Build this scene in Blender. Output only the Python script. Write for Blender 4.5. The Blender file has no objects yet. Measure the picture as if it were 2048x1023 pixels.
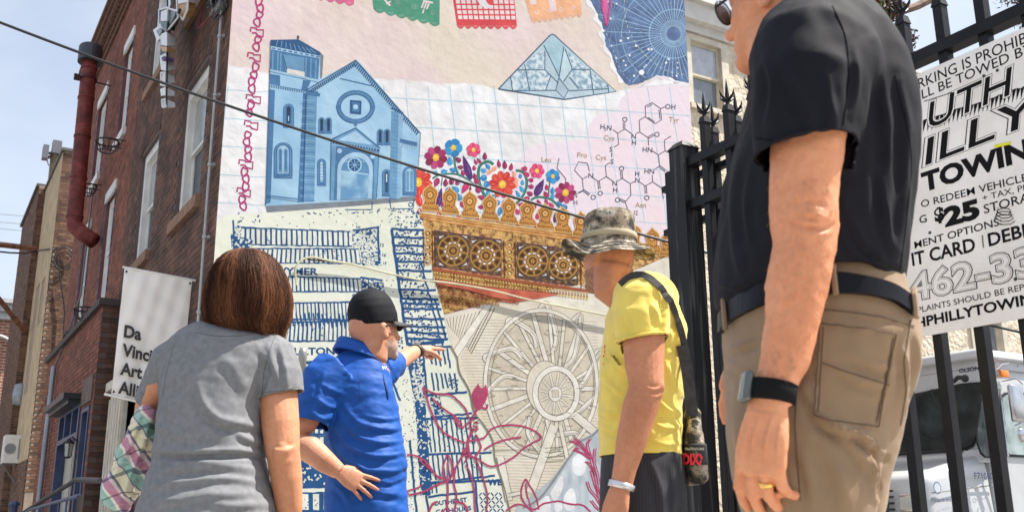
import bpy, bmesh, math, random
import numpy as np
from mathutils import Vector, Matrix
random.seed(7); rng = np.random.default_rng(7)
SC = bpy.context.scene
COL = SC.collection
# ------------------------------------------------------------------ camera
FPX, PITCH, ROLL, YAW = 1980.0, math.radians(14.85), math.radians(-.44), math.radians(-31)
CAM = np.array([0, 0, .85])
_cr, _sr, _cp, _sp = math.cos(ROLL), math.sin(ROLL), math.cos(PITCH), math.sin(PITCH)
def _un(x, y): return np.array([x, -_sp*y, _cp*y])
cx_, cy_ = _un(_cr, _sr), _un(-_sr, _cr)
cz_ = -np.array([0, _cp, _sp])
cam = bpy.data.cameras.new('camera'); camo = bpy.data.objects.new('camera', cam); COL.objects.link(camo)
M = Matrix([[cx_[0], cy_[0], cz_[0], CAM[0]], [cx_[1], cy_[1], cz_[1], CAM[1]], [cx_[2], cy_[2], cz_[2], CAM[2]], [0, 0, 0, 1]])
camo.matrix_world = M
cam.sensor_width = 36; cam.lens = 36*FPX/2048; cam.clip_start = .05; cam.clip_end = 1200
cam.dof.use_dof = True; cam.dof.focus_distance = 5.2; cam.dof.aperture_fstop = cam.lens/1000/.0042
SC.camera = camo
# ------------------------------------------------------------------ light
SUN_AZ, SUN_EL = math.radians(83), math.radians(58)   # azimuth clockwise from +Y
wd = bpy.data.worlds.new('World'); SC.world = wd; wd.use_nodes = True
nt = wd.node_tree; nt.nodes.clear()
out = nt.nodes.new('ShaderNodeOutputWorld'); bg = nt.nodes.new('ShaderNodeBackground'); sky = nt.nodes.new('ShaderNodeTexSky')
sky.sky_type = 'NISHITA'; sky.sun_disc = False; sky.sun_elevation = SUN_EL; sky.sun_rotation = SUN_AZ
sky.dust_density = 2.2; sky.air_density = 1.0; sky.ozone_density = 1.0
tc = nt.nodes.new('ShaderNodeTexCoord'); mp = nt.nodes.new('ShaderNodeMapping'); mp.inputs['Scale'].default_value = (1, 1, 2.2)
ns = nt.nodes.new('ShaderNodeTexNoise'); ns.inputs['Scale'].default_value = 2.1; ns.inputs['Detail'].default_value = 7; ns.inputs['Roughness'].default_value = .55
cr = nt.nodes.new('ShaderNodeValToRGB'); cr.color_ramp.elements[0].position = .34; cr.color_ramp.elements[1].position = .72
cr.color_ramp.elements[0].color = (.42,.42,.42,1); cr.color_ramp.elements[1].color = (.9,.9,.9,1)
mx = nt.nodes.new('ShaderNodeMix'); mx.data_type = 'RGBA'
mx.inputs['B'].default_value = (4.7, 5.0, 5.5, 1)
nt.links.new(tc.outputs['Generated'], mp.inputs['Vector']); nt.links.new(mp.outputs[0], ns.inputs['Vector'])
nt.links.new(ns.outputs['Fac'], cr.inputs['Fac']); nt.links.new(cr.outputs['Color'], mx.inputs['Factor'])
nt.links.new(sky.outputs[0], mx.inputs['A']); nt.links.new(mx.outputs['Result'], bg.inputs['Color'])
bg.inputs['Strength'].default_value = .108
nt.links.new(bg.outputs[0], out.inputs[0])
sun = bpy.data.lights.new('sun', 'SUN'); sun.energy = 5.0; sun.angle = math.radians(.53); sun.color = (1, .95, .88)
suno = bpy.data.objects.new('sun', sun); COL.objects.link(suno)
sd = Vector((math.sin(SUN_AZ)*math.cos(SUN_EL), math.cos(SUN_AZ)*math.cos(SUN_EL), math.sin(SUN_EL)))
suno.rotation_euler = sd.to_track_quat('Z', 'Y').to_euler(); suno.location = (10, -2, 20)
SC.view_settings.view_transform = 'Standard'; SC.view_settings.look = 'None'
SC.view_settings.exposure = .93; SC.view_settings.gamma = 1; SC.view_settings.use_curve_mapping = False
SC.cycles.max_bounces = 6; SC.cycles.diffuse_bounces = 3; SC.cycles.glossy_bounces = 3; SC.cycles.transparent_max_bounces = 8

# ------------------------------------------------------------------ projection helpers (photo pixels -> real planes)
def ray(px, py):
    x = (px-1024)/FPX; y = (511.5-py)/FPX
    x, y = x*_cr-y*_sr, x*_sr+y*_cr
    return np.array([x, _cp-_sp*y, _sp+_cp*y])
def T(px, py, Y):
    d = ray(px, py); return CAM+d*Y/d[1]
def onplane(px, py, O, n):
    d = ray(px, py); return CAM+d*((O-CAM)@n)/(d@n)
F = np.array([math.sin(YAW), math.cos(YAW), 0]); W = np.array([math.cos(YAW), -math.sin(YAW), 0]); Z = np.array([0, 0, 1.])
C = np.array([-3.032, 9.739, 0])
def fp(s, z, o=0): return C+F*s-W*o+Z*z                 # street facade (o = towards the street)
def fx(px, py, o=0):
    v = onplane(px, py, C-W*o, W)-C; return v@F, v[2]
def wp(t, z, o=0): return C+W*t-F*o+Z*z                 # mural wall (o = towards the camera)
def wx(px, py, back=0):
    v = onplane(px, py, C+F*back, F)-C; return v@W, v[2]
def px2(px, py, s):                                     # plane across the street line at s -> (o, z)
    v = onplane(px, py, C+F*s, F)-C; return -(v@W), v[2]

# ------------------------------------------------------------------ materials
def lin(h):
    if isinstance(h, str):
        h = h.lstrip('#'); c = [int(h[i:i+2], 16)/255 for i in (0, 2, 4)]
        return tuple((v/12.92 if v <= .04045 else ((v+.055)/1.055)**2.4) for v in c)+(1,)
    return tuple(h)+(1,) if len(h) == 3 else tuple(h)
_m = {}
def mat(name, color, rough=.7, metal=0, var=.12, vscale=6, bump=.0, bscale=60, spec=.5, coat=0, alpha=1, trans=0, sss=0, color2=None, stretch=None, sheen=0, detail=6, bdist=.01, ramp=(.35, .65), mottle=None):
    if name in _m: return _m[name]
    m = bpy.data.materials.new(name); m.use_nodes = True; n = m.node_tree; b = n.nodes['Principled BSDF']
    c = lin(color); L = n.links
    b.inputs['Roughness'].default_value = rough; b.inputs['Metallic'].default_value = metal
    b.inputs['Specular IOR Level'].default_value = spec; b.inputs['Coat Weight'].default_value = coat
    b.inputs['Transmission Weight'].default_value = trans; b.inputs['Alpha'].default_value = alpha
    if sss:
        b.inputs['Subsurface Weight'].default_value = sss; b.inputs['Subsurface Radius'].default_value = (1, .35, .2); b.inputs['Subsurface Scale'].default_value = .012
    if sheen: b.inputs['Sheen Weight'].default_value = sheen; b.inputs['Sheen Roughness'].default_value = .5
    t = n.nodes.new('ShaderNodeTexCoord'); src = t.outputs['Object']
    if stretch:
        mpn = n.nodes.new('ShaderNodeMapping'); mpn.inputs['Scale'].default_value = stretch; L.new(src, mpn.inputs['Vector']); src = mpn.outputs[0]
    if var or color2:
        nz = n.nodes.new('ShaderNodeTexNoise'); nz.inputs['Scale'].default_value = vscale; nz.inputs['Detail'].default_value = detail; L.new(src, nz.inputs['Vector'])
        r = n.nodes.new('ShaderNodeValToRGB'); L.new(nz.outputs['Fac'], r.inputs['Fac'])
        r.color_ramp.elements[0].position, r.color_ramp.elements[1].position = ramp
        c2 = lin(color2) if color2 else tuple(min(1, v*(1+var)) for v in c[:3])+(1,)
        r.color_ramp.elements[0].color = c if color2 else tuple(v*(1-var) for v in c[:3])+(1,)
        r.color_ramp.elements[1].color = c2
        L.new(r.outputs['Color'], b.inputs['Base Color'])
        if mottle:
            n2 = n.nodes.new('ShaderNodeTexNoise'); n2.inputs['Scale'].default_value = mottle[0]; n2.inputs['Detail'].default_value = 8; n2.inputs['Roughness'].default_value = .65; L.new(t.outputs['Object'], n2.inputs['Vector'])
            r2 = n.nodes.new('ShaderNodeValToRGB'); r2.color_ramp.elements[0].position = .38; r2.color_ramp.elements[1].position = .62; r2.color_ramp.elements[0].color = tuple(mottle[1])+(1,); r2.color_ramp.elements[1].color = (1, 1, 1, 1)
            L.new(n2.outputs['Fac'], r2.inputs['Fac']); mm_ = n.nodes.new('ShaderNodeMix'); mm_.data_type = 'RGBA'; mm_.blend_type = 'MULTIPLY'; mm_.inputs['Factor'].default_value = 1
            L.new(r.outputs['Color'], mm_.inputs['A']); L.new(r2.outputs['Color'], mm_.inputs['B']); L.new(mm_.outputs['Result'], b.inputs['Base Color'])
    else: b.inputs['Base Color'].default_value = c
    if bump:
        nb = n.nodes.new('ShaderNodeTexNoise'); nb.inputs['Scale'].default_value = bscale; nb.inputs['Detail'].default_value = 5; L.new(src, nb.inputs['Vector'])
        bn = n.nodes.new('ShaderNodeBump'); bn.inputs['Strength'].default_value = bump; bn.inputs['Distance'].default_value = bdist
        L.new(nb.outputs['Fac'], bn.inputs['Height']); L.new(bn.outputs[0], b.inputs['Normal'])
    _m[name] = m; return m
PK = .76
def paint(h, var=.085):                                  # mural paint
    c = lin(h); k = 'mural_paint_'+(h.lstrip('#') if isinstance(h, str) else 'x')
    return mat(k, tuple(v*PK for v in c[:3]), rough=.85, var=var, vscale=4.5, bump=.5, bscale=9, spec=.2, bdist=.012, mottle=(1.7, (.90, .885, .87)))

# ------------------------------------------------------------------ objects
def rootloc(o):
    p = Vector((0, 0, 0))
    while o is not None: p += o.location; o = o.parent
    return p
def thing(name, label, cat, loc=(0, 0, 0), group=None):
    o = bpy.data.objects.new(name, None); COL.objects.link(o); o.location = Vector(loc); o.empty_display_size = .1
    o['label'] = label; o['category'] = cat
    if group: o['group'] = group
    return o
def tag(o, label, cat, group=None):
    o['label'] = label; o['category'] = cat
    if group: o['group'] = group
    return o
def put(name, V, Fc, mats, parent=None, idx=None, smooth=False, origin=None, attr=None, label=None):
    """world-space verts -> object (child verts are stored relative to the parent chain)"""
    V = np.asarray(V, float)
    me = bpy.data.meshes.new(name)
    if parent is not None: off = np.array(rootloc(parent))
    else: off = np.array(origin) if origin is not None else np.array([V[:, 0].mean(), V[:, 1].mean(), V[:, 2].min()])
    me.from_pydata((V-off).tolist(), [], [list(map(int, f)) for f in Fc])
    if not isinstance(mats, (list, tuple)): mats = [mats]
    for m in mats: me.materials.append(m)
    if idx is not None: me.polygons.foreach_set('material_index', np.asarray(idx, dtype=np.int32))
    if smooth: me.polygons.foreach_set('use_smooth', np.ones(len(me.polygons), dtype=bool))
    me.update()
    o = bpy.data.objects.new(name, me); COL.objects.link(o)
    if parent is not None: o.parent = parent
    else: o.location = off
    if label: o['label'] = label
    return o
def struct(o): o['kind'] = 'structure'; return o
def stuff(o): o['kind'] = 'stuff'; return o

class MB:
    def __init__(s): s.v = []; s.f = []; s.i = []; s.n = 0
    def add(s, V, Fc, mi=0):
        V = np.asarray(V, float).reshape(-1, 3); s.v.append(V); s.f += [[a+s.n for a in f] for f in Fc]; s.i += [mi]*len(Fc); s.n += len(V); return s
    def hexa(s, P, mi=0):                               # 8 points: bottom 4 ccw, top 4
        return s.add(P, [(0, 3, 2, 1), (4, 5, 6, 7), (0, 1, 5, 4), (1, 2, 6, 5), (2, 3, 7, 6), (3, 0, 4, 7)], mi)
    def box(s, c, a, b, d, mi=0):                       # centre, three half-axis vectors
        c, a, b, d = map(np.asarray, (c, a, b, d))
        return s.hexa([c-a-b-d, c+a-b-d, c+a+b-d, c-a+b-d, c-a-b+d, c+a-b+d, c+a+b+d, c-a+b+d], mi)
    def fbox(s, s0, s1, z0, z1, o0, o1, mi=0):          # box in facade coords
        return s.hexa([fp(s0, z0, o1), fp(s1, z0, o1), fp(s1, z0, o0), fp(s0, z0, o0), fp(s0, z1, o1), fp(s1, z1, o1), fp(s1, z1, o0), fp(s0, z1, o0)], mi)
    def wbox(s, s0, s1, z0, z1, o0, o1, mi=0):
        return s.hexa([wp(s0, z0, o1), wp(s1, z0, o1), wp(s1, z0, o0), wp(s0, z0, o0), wp(s0, z1, o1), wp(s1, z1, o1), wp(s1, z1, o0), wp(s0, z1, o0)], mi)
    def tube(s, P, r, n=8, mi=0, caps=True):
        P = [np.asarray(p, float) for p in P]; k = len(P); rr = r if hasattr(r, '__len__') else [r]*k
        rings = []; t0 = None; u = None
        for i in range(k):
            t = P[min(i+1, k-1)]-P[max(i-1, 0)]; t /= np.linalg.norm(t)+1e-12
            if u is None:
                a = np.array([0, 0, 1.]) if abs(t[2]) < .9 else np.array([1., 0, 0]); u = np.cross(t, a)
            else: u = u-t*(u@t)
            u /= np.linalg.norm(u); w = np.cross(t, u)
            rings.append([P[i]+rr[i]*(u*math.cos(q)+w*math.sin(q)) for q in np.arange(n)*2*math.pi/n])
        Fc = [(i*n+j, i*n+(j+1) % n, (i+1)*n+(j+1) % n, (i+1)*n+j) for i in range(k-1) for j in range(n)]
        if caps: Fc += [tuple(range(n))[::-1], tuple((k-1)*n+j for j in range(n))]
        return s.add(np.array(rings).reshape(-1, 3), Fc, mi)
    def lathe(s, c, prof, n=20, mi=0, ax=Z, u=None):    # prof (r, h)
        ax = np.asarray(ax, float); u = np.array([1., 0, 0]) if u is None else u; w = np.cross(ax, u)
        V = [np.asarray(c)+ax*h+r*(u*math.cos(q)+w*math.sin(q)) for r, h in prof for q in np.arange(n)*2*math.pi/n]; k = len(prof)
        Fc = [(i*n+j, i*n+(j+1) % n, (i+1)*n+(j+1) % n, (i+1)*n+j) for i in range(k-1) for j in range(n)]
        Fc += [tuple(range(n))[::-1], tuple((k-1)*n+j for j in range(n))]
        return s.add(V, Fc, mi)
    def loft(s, rings, mi=0, caps=True):
        k = len(rings); n = len(rings[0])
        Fc = [(i*n+j, i*n+(j+1) % n, (i+1)*n+(j+1) % n, (i+1)*n+j) for i in range(k-1) for j in range(n)]
        if caps: Fc += [tuple(range(n))[::-1], tuple((k-1)*n+j for j in range(n))]
        return s.add(np.array(rings).reshape(-1, 3), Fc, mi)
    def ell(s, c, a, b, d, mi=0, nu=16, nv=10):
        c, a, b, d = map(np.asarray, (c, a, b, d))
        V = [c+d*math.cos(math.pi*i/nv)*-1+math.sin(math.pi*i/nv)*(a*math.cos(2*math.pi*j/nu)+b*math.sin(2*math.pi*j/nu)) for i in range(1, nv) for j in range(nu)]
        Fc = [(i*nu+j, i*nu+(j+1) % nu, (i+1)*nu+(j+1) % nu, (i+1)*nu+j) for i in range(nv-2) for j in range(nu)]
        V += [c-d, c+d]; m = len(V)
        Fc += [(m-2, (j+1) % nu, j) for j in range(nu)]+[(m-1, (nv-2)*nu+j, (nv-2)*nu+(j+1) % nu) for j in range(nu)]
        return s.add(V, Fc, mi)
    def put(s, name, mats, parent=None, **k):
        return put(name, np.vstack(s.v), s.f, mats, parent, idx=s.i if isinstance(mats, (list, tuple)) and len(mats) > 1 else None, **k)
def ring(c, a, b, n=28, p=2.):
    q = np.arange(n)*2*math.pi/n; e = 2/p
    ca, sa = np.cos(q), np.sin(q)
    return np.asarray(c)+np.outer(np.sign(ca)*abs(ca)**e, a)+np.outer(np.sign(sa)*abs(sa)**e, b)

# text -> 2-D triangles (unit height ~ .73 for capitals)
_tx = {}
def text2d(s, bold=0., outline=0.):
    k = (s, bold, outline)
    if k in _tx: return _tx[k]
    cu = bpy.data.curves.new('t', 'FONT'); cu.body = s; cu.size = 1; cu.offset = bold; cu.resolution_u = 3
    o = bpy.data.objects.new('t', cu); COL.objects.link(o)
    dg = bpy.context.evaluated_depsgraph_get(); me = bpy.data.meshes.new_from_object(o.evaluated_get(dg))
    V = np.array([v.co[:2] for v in me.vertices]) if len(me.vertices) else np.zeros((0, 2)); Fc = [tuple(p.vertices) for p in me.polygons]
    bpy.data.objects.remove(o); bpy.data.curves.remove(cu); bpy.data.meshes.remove(me)
    if len(V): V[:, 0] -= V[:, 0].min()
    _tx[k] = (V, Fc); return _tx[k]
# ================================================================== GROUND
def sheet(name, x0, x1, y0, y1, z, m, label=None):
    mb = MB(); mb.add([(x0, y0, z), (x1, y0, z), (x1, y1, z), (x0, y1, z)], [(0, 1, 2, 3)])
    return struct(mb.put(name, m))
asphalt = mat('asphalt', (.05, .05, .052), rough=.95, var=.3, vscale=30, bump=.6, bscale=160, bdist=.004)
concrete = mat('concrete', (.46, .43, .38), rough=.9, var=.14, vscale=4, bump=.4, bscale=60, bdist=.004)
sheet('ground', -400, 400, -300, 500, -.152, asphalt)
worn = mat('worn_street', (.17, .165, .155), rough=.95, var=.25, vscale=3, bump=.5, bscale=120, bdist=.004)
def quadset(name, rects, z0, z1, m, kind=True):         # rects in (along F, along W) coords about the corner
    mb = MB()
    for s0, s1, w0, w1 in rects:
        P = [C+F*s+W*w for s, w in ((s0, w0), (s1, w0), (s1, w1), (s0, w1))]
        mb.hexa([p+Z*z0 for p in P]+[p+Z*z1 for p in P])
    o = mb.put(name, m); return struct(o)
slabs = [(-14+1.5*i+.006, -14+1.5*(i+1)-.006, -2.6+1.3*j+.006, -2.6+1.3*(j+1)-.006) for i in range(30) for j in range(2)]
slabs = [r for r in slabs]
quadset('road', [(-14, 31, -9, -2.77)], -.15, -.13, worn)
quadset('kerb', [(-14, 31, -9.15, -9.004)], -.15, .0, concrete)
quadset('pavement', [(-14, 31, -14, -9.154)], -.15, -.012, concrete)
pv = quadset('pavement', [(-14, 31, -2.6, 0)], -.15, -.012, concrete)
_pm = MB(); _pm.box((0, 0, 0), F*.744, W*.644, Z*.006); 
for i, r in enumerate(slabs):
    c = C+F*(r[0]+r[1])/2+W*(r[2]+r[3])/2+Z*-.006
    if i == 0:
        sl = put('paving_slab', np.vstack(_pm.v)+c, _pm.f, concrete, pv); sl0 = sl
        sl.data.transform(Matrix.Translation(Vector(np.array(rootloc(pv))-c))); sl.location = Vector(c)-rootloc(pv)
    else:
        sl = sl0.copy(); COL.objects.link(sl); sl.parent = pv; sl.location = Vector(c)-rootloc(pv)
quadset('kerb', [(-14, 31, -2.76, -2.604)], -.15, .0, mat('kerb_stone', (.4, .39, .37), rough=.9))
quadset('parking_lot', [(-9, 6, .004, 30)], -.15, -.004, mat('old_asphalt', (.15, .145, .135), rough=.95, var=.3, vscale=12, bump=.5, bscale=120, bdist=.004))
quadset('pavement', [(-14, 0-9.01, .004, 30)], -.15, -.004, concrete)

# ================================================================== BRICK BUILDINGS ALONG THE STREET
white = mat('white_paint', (.74, .73, .70), rough=.55, var=.07, vscale=5)
cream = mat('cream_paint', (.62, .56, .45), rough=.6, var=.12, vscale=6)
glass = mat('window_glass', (.05, .06, .075), rough=.06, spec=1.0, var=0)
screen = mat('window_screen', (.055, .06, .07), rough=.45, var=.15, vscale=14)
sky_pane = mat('pale_sky_pane', (.55, .58, .60), rough=.12, var=.08, vscale=3, spec=1)  # pale pane colour with the sky's reflection put into it
blue = mat('blue_trim_paint', (.04, .062, .14), rough=.4, var=.15)
mort_d = mat('dark_mortar', (.13, .095, .085), rough=.95, bump=.5, bscale=80)
mort_l = mat('pale_mortar', (.34, .27, .21), rough=.95, bump=.5, bscale=80)
brown = [mat('brown_brick_%s' % k, c, rough=.9, var=.35, vscale=2.2, bump=.7, bscale=45, bdist=.01) for k, c in (('dark', (.080, .042, .030)), ('mid', (.115, .056, .038)), ('warm', (.145, .07, .046)))]
red = [mat('red_brick_%s' % k, c, rough=.88, var=.22, vscale=3, bump=.6, bscale=60, bdist=.006) for k, c in (('deep', (.17, .055, .034)), ('mid', (.215, .070, .042)), ('bright', (.265, .090, .052)))]
tanbr = [mat('tan_brown_brick_%s' % k, c, rough=.88, var=.25, vscale=4, bump=.6, bscale=60, bdist=.006) for k, c in (('dark', (.10, .05, .033)), ('mid', (.15, .078, .048)), ('light', (.20, .11, .068)))]
stucco = mat('tan_stucco', (.50, .38, .235), rough=.95, var=.16, vscale=2.5, bump=.7, bscale=35)
stone = mat('brownstone_sill', (.27, .155, .10), rough=.9, var=.2, vscale=9, bump=.5)

def wallq(mb, s0, s1, z0, z1, o, holes, depth=.14, mi=0):
    S = sorted({s0, s1, *[h[i] for h in holes for i in (0, 1) if s0 < h[i] < s1]}); Zs = sorted({z0, z1, *[h[i] for h in holes for i in (2, 3) if z0 < h[i] < z1]})
    for a, b in zip(S, S[1:]):
        for c, d in zip(Zs, Zs[1:]):
            if any(h[0] <= (a+b)/2 <= h[1] and h[2] <= (c+d)/2 <= h[3] for h in holes): continue
            mb.add([fp(a, c, o), fp(b, c, o), fp(b, d, o), fp(a, d, o)], [(0, 1, 2, 3)], mi)
    for h in holes:
        a, b, c, d = h; q = [(a, c), (b, c), (b, d), (a, d)]
        for i in range(4):
            p, r = q[i], q[(i+1) % 4]
            mb.add([fp(*p, o), fp(*r, o), fp(*r, o-depth), fp(*p, o-depth)], [(0, 1, 2, 3)], mi)
        mb.add([fp(a, c, o-depth), fp(b, c, o-depth), fp(b, d, o-depth), fp(a, d, o-depth)], [(3, 2, 1, 0)], mi)
def bricks(name, parent, a0, a1, z0, z1, P, mats, holes=(), proud=.008, L=.205, H=.066, g=.009, jit=.002, skip=0):
    """joined running-bond bricks; P(a, z, out) maps to world"""
    V = []; Fc = []; I = []; n = 0; r = 0; z = z0
    while z < z1-.02:
        a = a0-(L+g)/2*(r % 2); zz = min(z+H, z1)
        while a < a1:
            b0, b1 = max(a, a0), min(a+L, a1)
            if b1-b0 > .03:
                m = ((b0+b1)/2, (z+zz)/2)
                if not any(h[0]-.0 < b1 and h[1] > b0 and h[2] < zz and h[3] > z for h in holes) and not (skip and random.random() < skip):
                    pr = proud+random.uniform(-jit, jit); j = lambda: random.uniform(-.0012, .0012)
                    V += [P(b0, z, 0), P(b1, z, 0), P(b1, zz, 0), P(b0, zz, 0), P(b0+j(), z+j(), pr), P(b1+j(), z+j(), pr+j()), P(b1+j(), zz+j(), pr), P(b0+j(), zz+j(), pr+j())]
                    Fc += [[n+4, n+5, n+6, n+7], [n, n+1, n+5, n+4], [n+1, n+2, n+6, n+5], [n+2, n+3, n+7, n+6], [n+3, n, n+4, n+7]]
                    I += [random.choice((0, 1, 1, 2))]*5; n += 8
            a += L+g
        z += H+g; r += 1
    o = put(name, V, Fc, mats, parent, idx=I); return stuff(o)
def window(parent, s0, s1, z0, z1, o=0, low=screen, up=sky_pane, sill=stone, frame=white, depth=.11, fw=.07):
    mb = MB(); i = o-depth; f = o-.05; zm = (z0+z1)/2
    mb.fbox(s0, s0+fw, z0, z1, i, f); mb.fbox(s1-fw, s1, z0, z1, i, f); mb.fbox(s0+fw, s1-fw, z1-fw, z1, i, f); mb.fbox(s0+fw, s1-fw, z0, z0+fw*.8, i, f)
    w = mb.put('window', frame, parent)
    b = MB(); k = .04
    for a, c, oo in ((z0+fw*.8, zm+.02, i-.01), (zm-.02, z1-fw, i+.02)):
        b.fbox(s0+fw, s0+fw+k, a, c, oo, oo+.028); b.fbox(s1-fw-k, s1-fw, a, c, oo, oo+.028); b.fbox(s0+fw+k, s1-fw-k, a, a+k, oo, oo+.028); b.fbox(s0+fw+k, s1-fw-k, c-k, c, oo, oo+.028)
    b.put('sash', frame, w)
    for a, c, oo, m in ((z0+fw*.8, zm+.02, i-.01, low), (zm-.02, z1-fw, i+.02, up)):
        p = MB(); p.fbox(s0+fw+k, s1-fw-k, a+k, c-k, oo+.006, oo+.012); p.put('pane', m, w)
    if sill:
        q = MB(); q.fbox(s0-.09, s1+.09, z0-.14, z0-.001, o-.04, o+.06); q.put('sill', sill, w)
    return w
def arch(parent, s0, s1, z1, o, mats):                  # segmental arch of header bricks over an opening
    n = 15; mid = (s0+s1)/2; half = (s1-s0)/2+.05; rise = .14; R = (half*half+rise*rise)/(2*rise); zc = z1+rise-R; an = math.asin(half/R)
    for row in range(2):
        for k in range(n):
            t0 = -an+2*an*k/n+.004; t1 = -an+2*an*(k+1)/n-.004; r0 = R+.005+row*.115; r1 = r0+.105
            P = []
            for oo in (o+.012, o-.02):
                P += [fp(mid+r0*math.sin(t0), zc+r0*math.cos(t0), oo), fp(mid+r0*math.sin(t1), zc+r0*math.cos(t1), oo), fp(mid+r1*math.sin(t1), zc+r1*math.cos(t1), oo), fp(mid+r1*math.sin(t0), zc+r1*math.cos(t0), oo)]
            mb = MB(); mb.hexa(P); mb.put('brick', mats[k % 2], parent)

# ---- corner building (dark brown weathered brick, mural on its side)
corner = thing('corner_building', 'dark brown weathered brick corner building whose side wall carries the big painted mural', 'building', C)
LEN = 6.52; HT = 11.2
HA = [(.88, 2.1, 4.35, 6.05), (3.55, 4.72, 4.35, 6.05), (3.6, 4.8, 7.12, 8.85), (.88, 2.1, 7.12, 8.85), (2.5, 3.4, .15, 2.5), (3.55, 4.6, .9, 2.5)]
mb = MB(); wallq(mb, 0, 5.6, 0, HT, -.002, HA, .2)
mb.put('facade_wall', mort_d, corner)
bricks('facade_bricks', corner, .0, 5.6, 0, HT, lambda a, z, o: fp(a, z, o), brown, HA, proud=.006, g=.006)
mb = MB(); mb.wbox(.32, LEN, 0, HT, -5.5, -.035); mb.wbox(.02, LEN, HT, HT+.2, -5.6, .04); mb.put('wall_core', mort_d, corner)
mb = MB(); mb.fbox(-.0, 5.6, HT, HT+.25, -.3, .12); mb.put('parapet', brown[0], corner)
dark = mat('dark_opening', (.02, .02, .022), rough=.9, var=0)
window(corner, *HA[0], up=mat('pale_grey_pane', (.33, .36, .38), rough=.15, spec=1), fw=.13, depth=.16); window(corner, *HA[1], low=screen, up=mat('pale_grey_pane', (.33, .36, .38)), fw=.13, depth=.16)  # upper panes pale: reflected sky is put into their base colour
window(corner, *HA[2], fw=.11); window(corner, *HA[3], fw=.11)
for h in (HA[0], HA[1], HA[2], HA[3]): arch(corner, h[0], h[1], h[3], 0, brown)
mb = MB(); mb.fbox(2.52, 3.38, .15, 2.48, -.12, -.06)
for k in range(3):
    mb.fbox(2.62, 3.28, .3+.7*k, .3+.7*k+.55, -.06, -.045)
mb.put('door', mat('maroon_door', (.12, .02, .03), rough=.5), corner)
mb = MB()                                               # fluted white pilaster beside the shop front
s0, _ = fx(250, 800, .05); s1, _ = fx(224, 800, .05)
mb.fbox(s0, s1, 0, 2.62, .01, .07)
for k in range(5):
    a = s0+(s1-s0)*(k+.18)/5; mb.fbox(a, a+(s1-s0)*.12, .2, 2.5, .07, .095)
mb.fbox(s0-.06, s1+.06, 2.62, 2.74, .01, .14); mb.put('pilaster', cream, corner)
mb = MB(); mb.fbox(3.62, 4.53, .95, 2.45, -.12, -.1); mb.put('shop_window', glass, corner)

# conduit, junction and cable tangle on the corner
mb = MB(); mb.tube([fp(.26, 2.2, .05), fp(.27, 4.2, .05), fp(.26, 6.35, .05)], .016, 8)
for z in (2.9, 3.7, 4.5, 5.3, 6.0): mb.tube([fp(.26, z, .05), fp(.26, z+.03, .05)], .026, 8); mb.fbox(.2, .33, z, z+.025, 0, .03)
tag(mb.put('conduit_pipe', mat('grey_conduit', (.42, .42, .43), rough=.5, metal=.3)), 'thin grey conduit pipe strapped to the brown brick edge beside the mural', 'pipe')
cg = thing('service_cable_bundle', 'tangle of black service cables and clamps above the conduit at the mural edge', 'cables', fp(.3, 6.5, .1))
blk = mat('black_rubber', (.018, .018, .02), rough=.55, var=.1)
gryc = mat('grey_cable', (.2, .2, .21), rough=.6)
for k in range(9):
    m2 = MB(); P = []
    a0 = np.array([random.uniform(-.1, .45), 6.45+random.uniform(-.12, .3), random.uniform(.05, .2)]); r = random.uniform(.12, .3); ph = random.uniform(0, 6)
    for q in np.linspace(0, random.uniform(3, 6), 16):
        P.append(fp(a0[0]+r*math.cos(q+ph)*.9, a0[1]+r*.6*math.sin(q+ph), a0[2]+.03*math.sin(q*2)))
    m2.tube(P, .009, 6); m2.put('cable', blk if k % 3 else gryc, cg)
for k in range(6):
    m2 = MB(); c = fp(.05+.1*k, 6.55+random.uniform(-.1, .15), .12); m2.tube([c, c+Z*.11+W*.02], .028, 8); m2.tube([c+Z*.02, c+Z*.045], .036, 8); m2.put('clamp', blk, cg)
m2 = MB(); m2.fbox(.16, .36, 6.33, 6.42, .02, .1); m2.put('weatherhead', gryc, cg)
m2 = MB(); m2.tube([fp(.35, 6.42, .08), fp(.8, 6.42, .1), fp(1.15, 6.5, .1), fp(1.2, 6.8, .06)], .012, 6); m2.put('cable', mat('red_cable', (.2, .03, .03)), cg)

# ---- red brick building next door
redb = thing('red_brick_building', 'red brick three storey building with white windows beyond the brown corner building', 'building', fp(5.6, 0))
HR = [(6.55, 7.35, 7.17, 8.85), (9.1, 10.15, 7.17, 8.85), (6.9, 7.78, 4.3, 6.2), (9.5, 10.4, 4.3, 6.2)]
mb = MB(); wallq(mb, 5.6, 12, 0, 10.5, -.002, HR, .2); mb.fbox(5.61, 11.99, 0, 10.5, -5, -.25)
mb.put('wall', mat('red_mortar', (.17, .06, .05), rough=.95, var=.15), redb)
bricks('facade_bricks', redb, 5.6, 12, 0, 9.85, lambda a, z, o: fp(a, z, o), red, HR, proud=.006, g=.007)
for h in HR: window(redb, *h, sill=white, low=sky_pane, fw=.09); 
for h in HR:
    mb = MB(); mb.fbox(h[0]-.06, h[1]+.06, h[3], h[3]+.17, -.02, .035); mb.put('lintel', white, redb)
    for e in (h[0]-.03, h[1]+.002):
        mb = MB(); mb.fbox(e, e+.028, h[2]-.02, h[3], -.04, .012); mb.put('trim', blue, redb)
mb = MB()                                               # corbelled brick cornice
for k, (z, o) in enumerate(((9.86, .05), (9.95, .09), (10.12, .17), (10.21, .22), (10.3, .27))): mb.fbox(5.6, 12, z, z+.082, -.1, o)
s = 5.62
while s < 11.95: mb.fbox(s, s+.1, 10.03, 10.12, -.05, .16); s += .2
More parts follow.
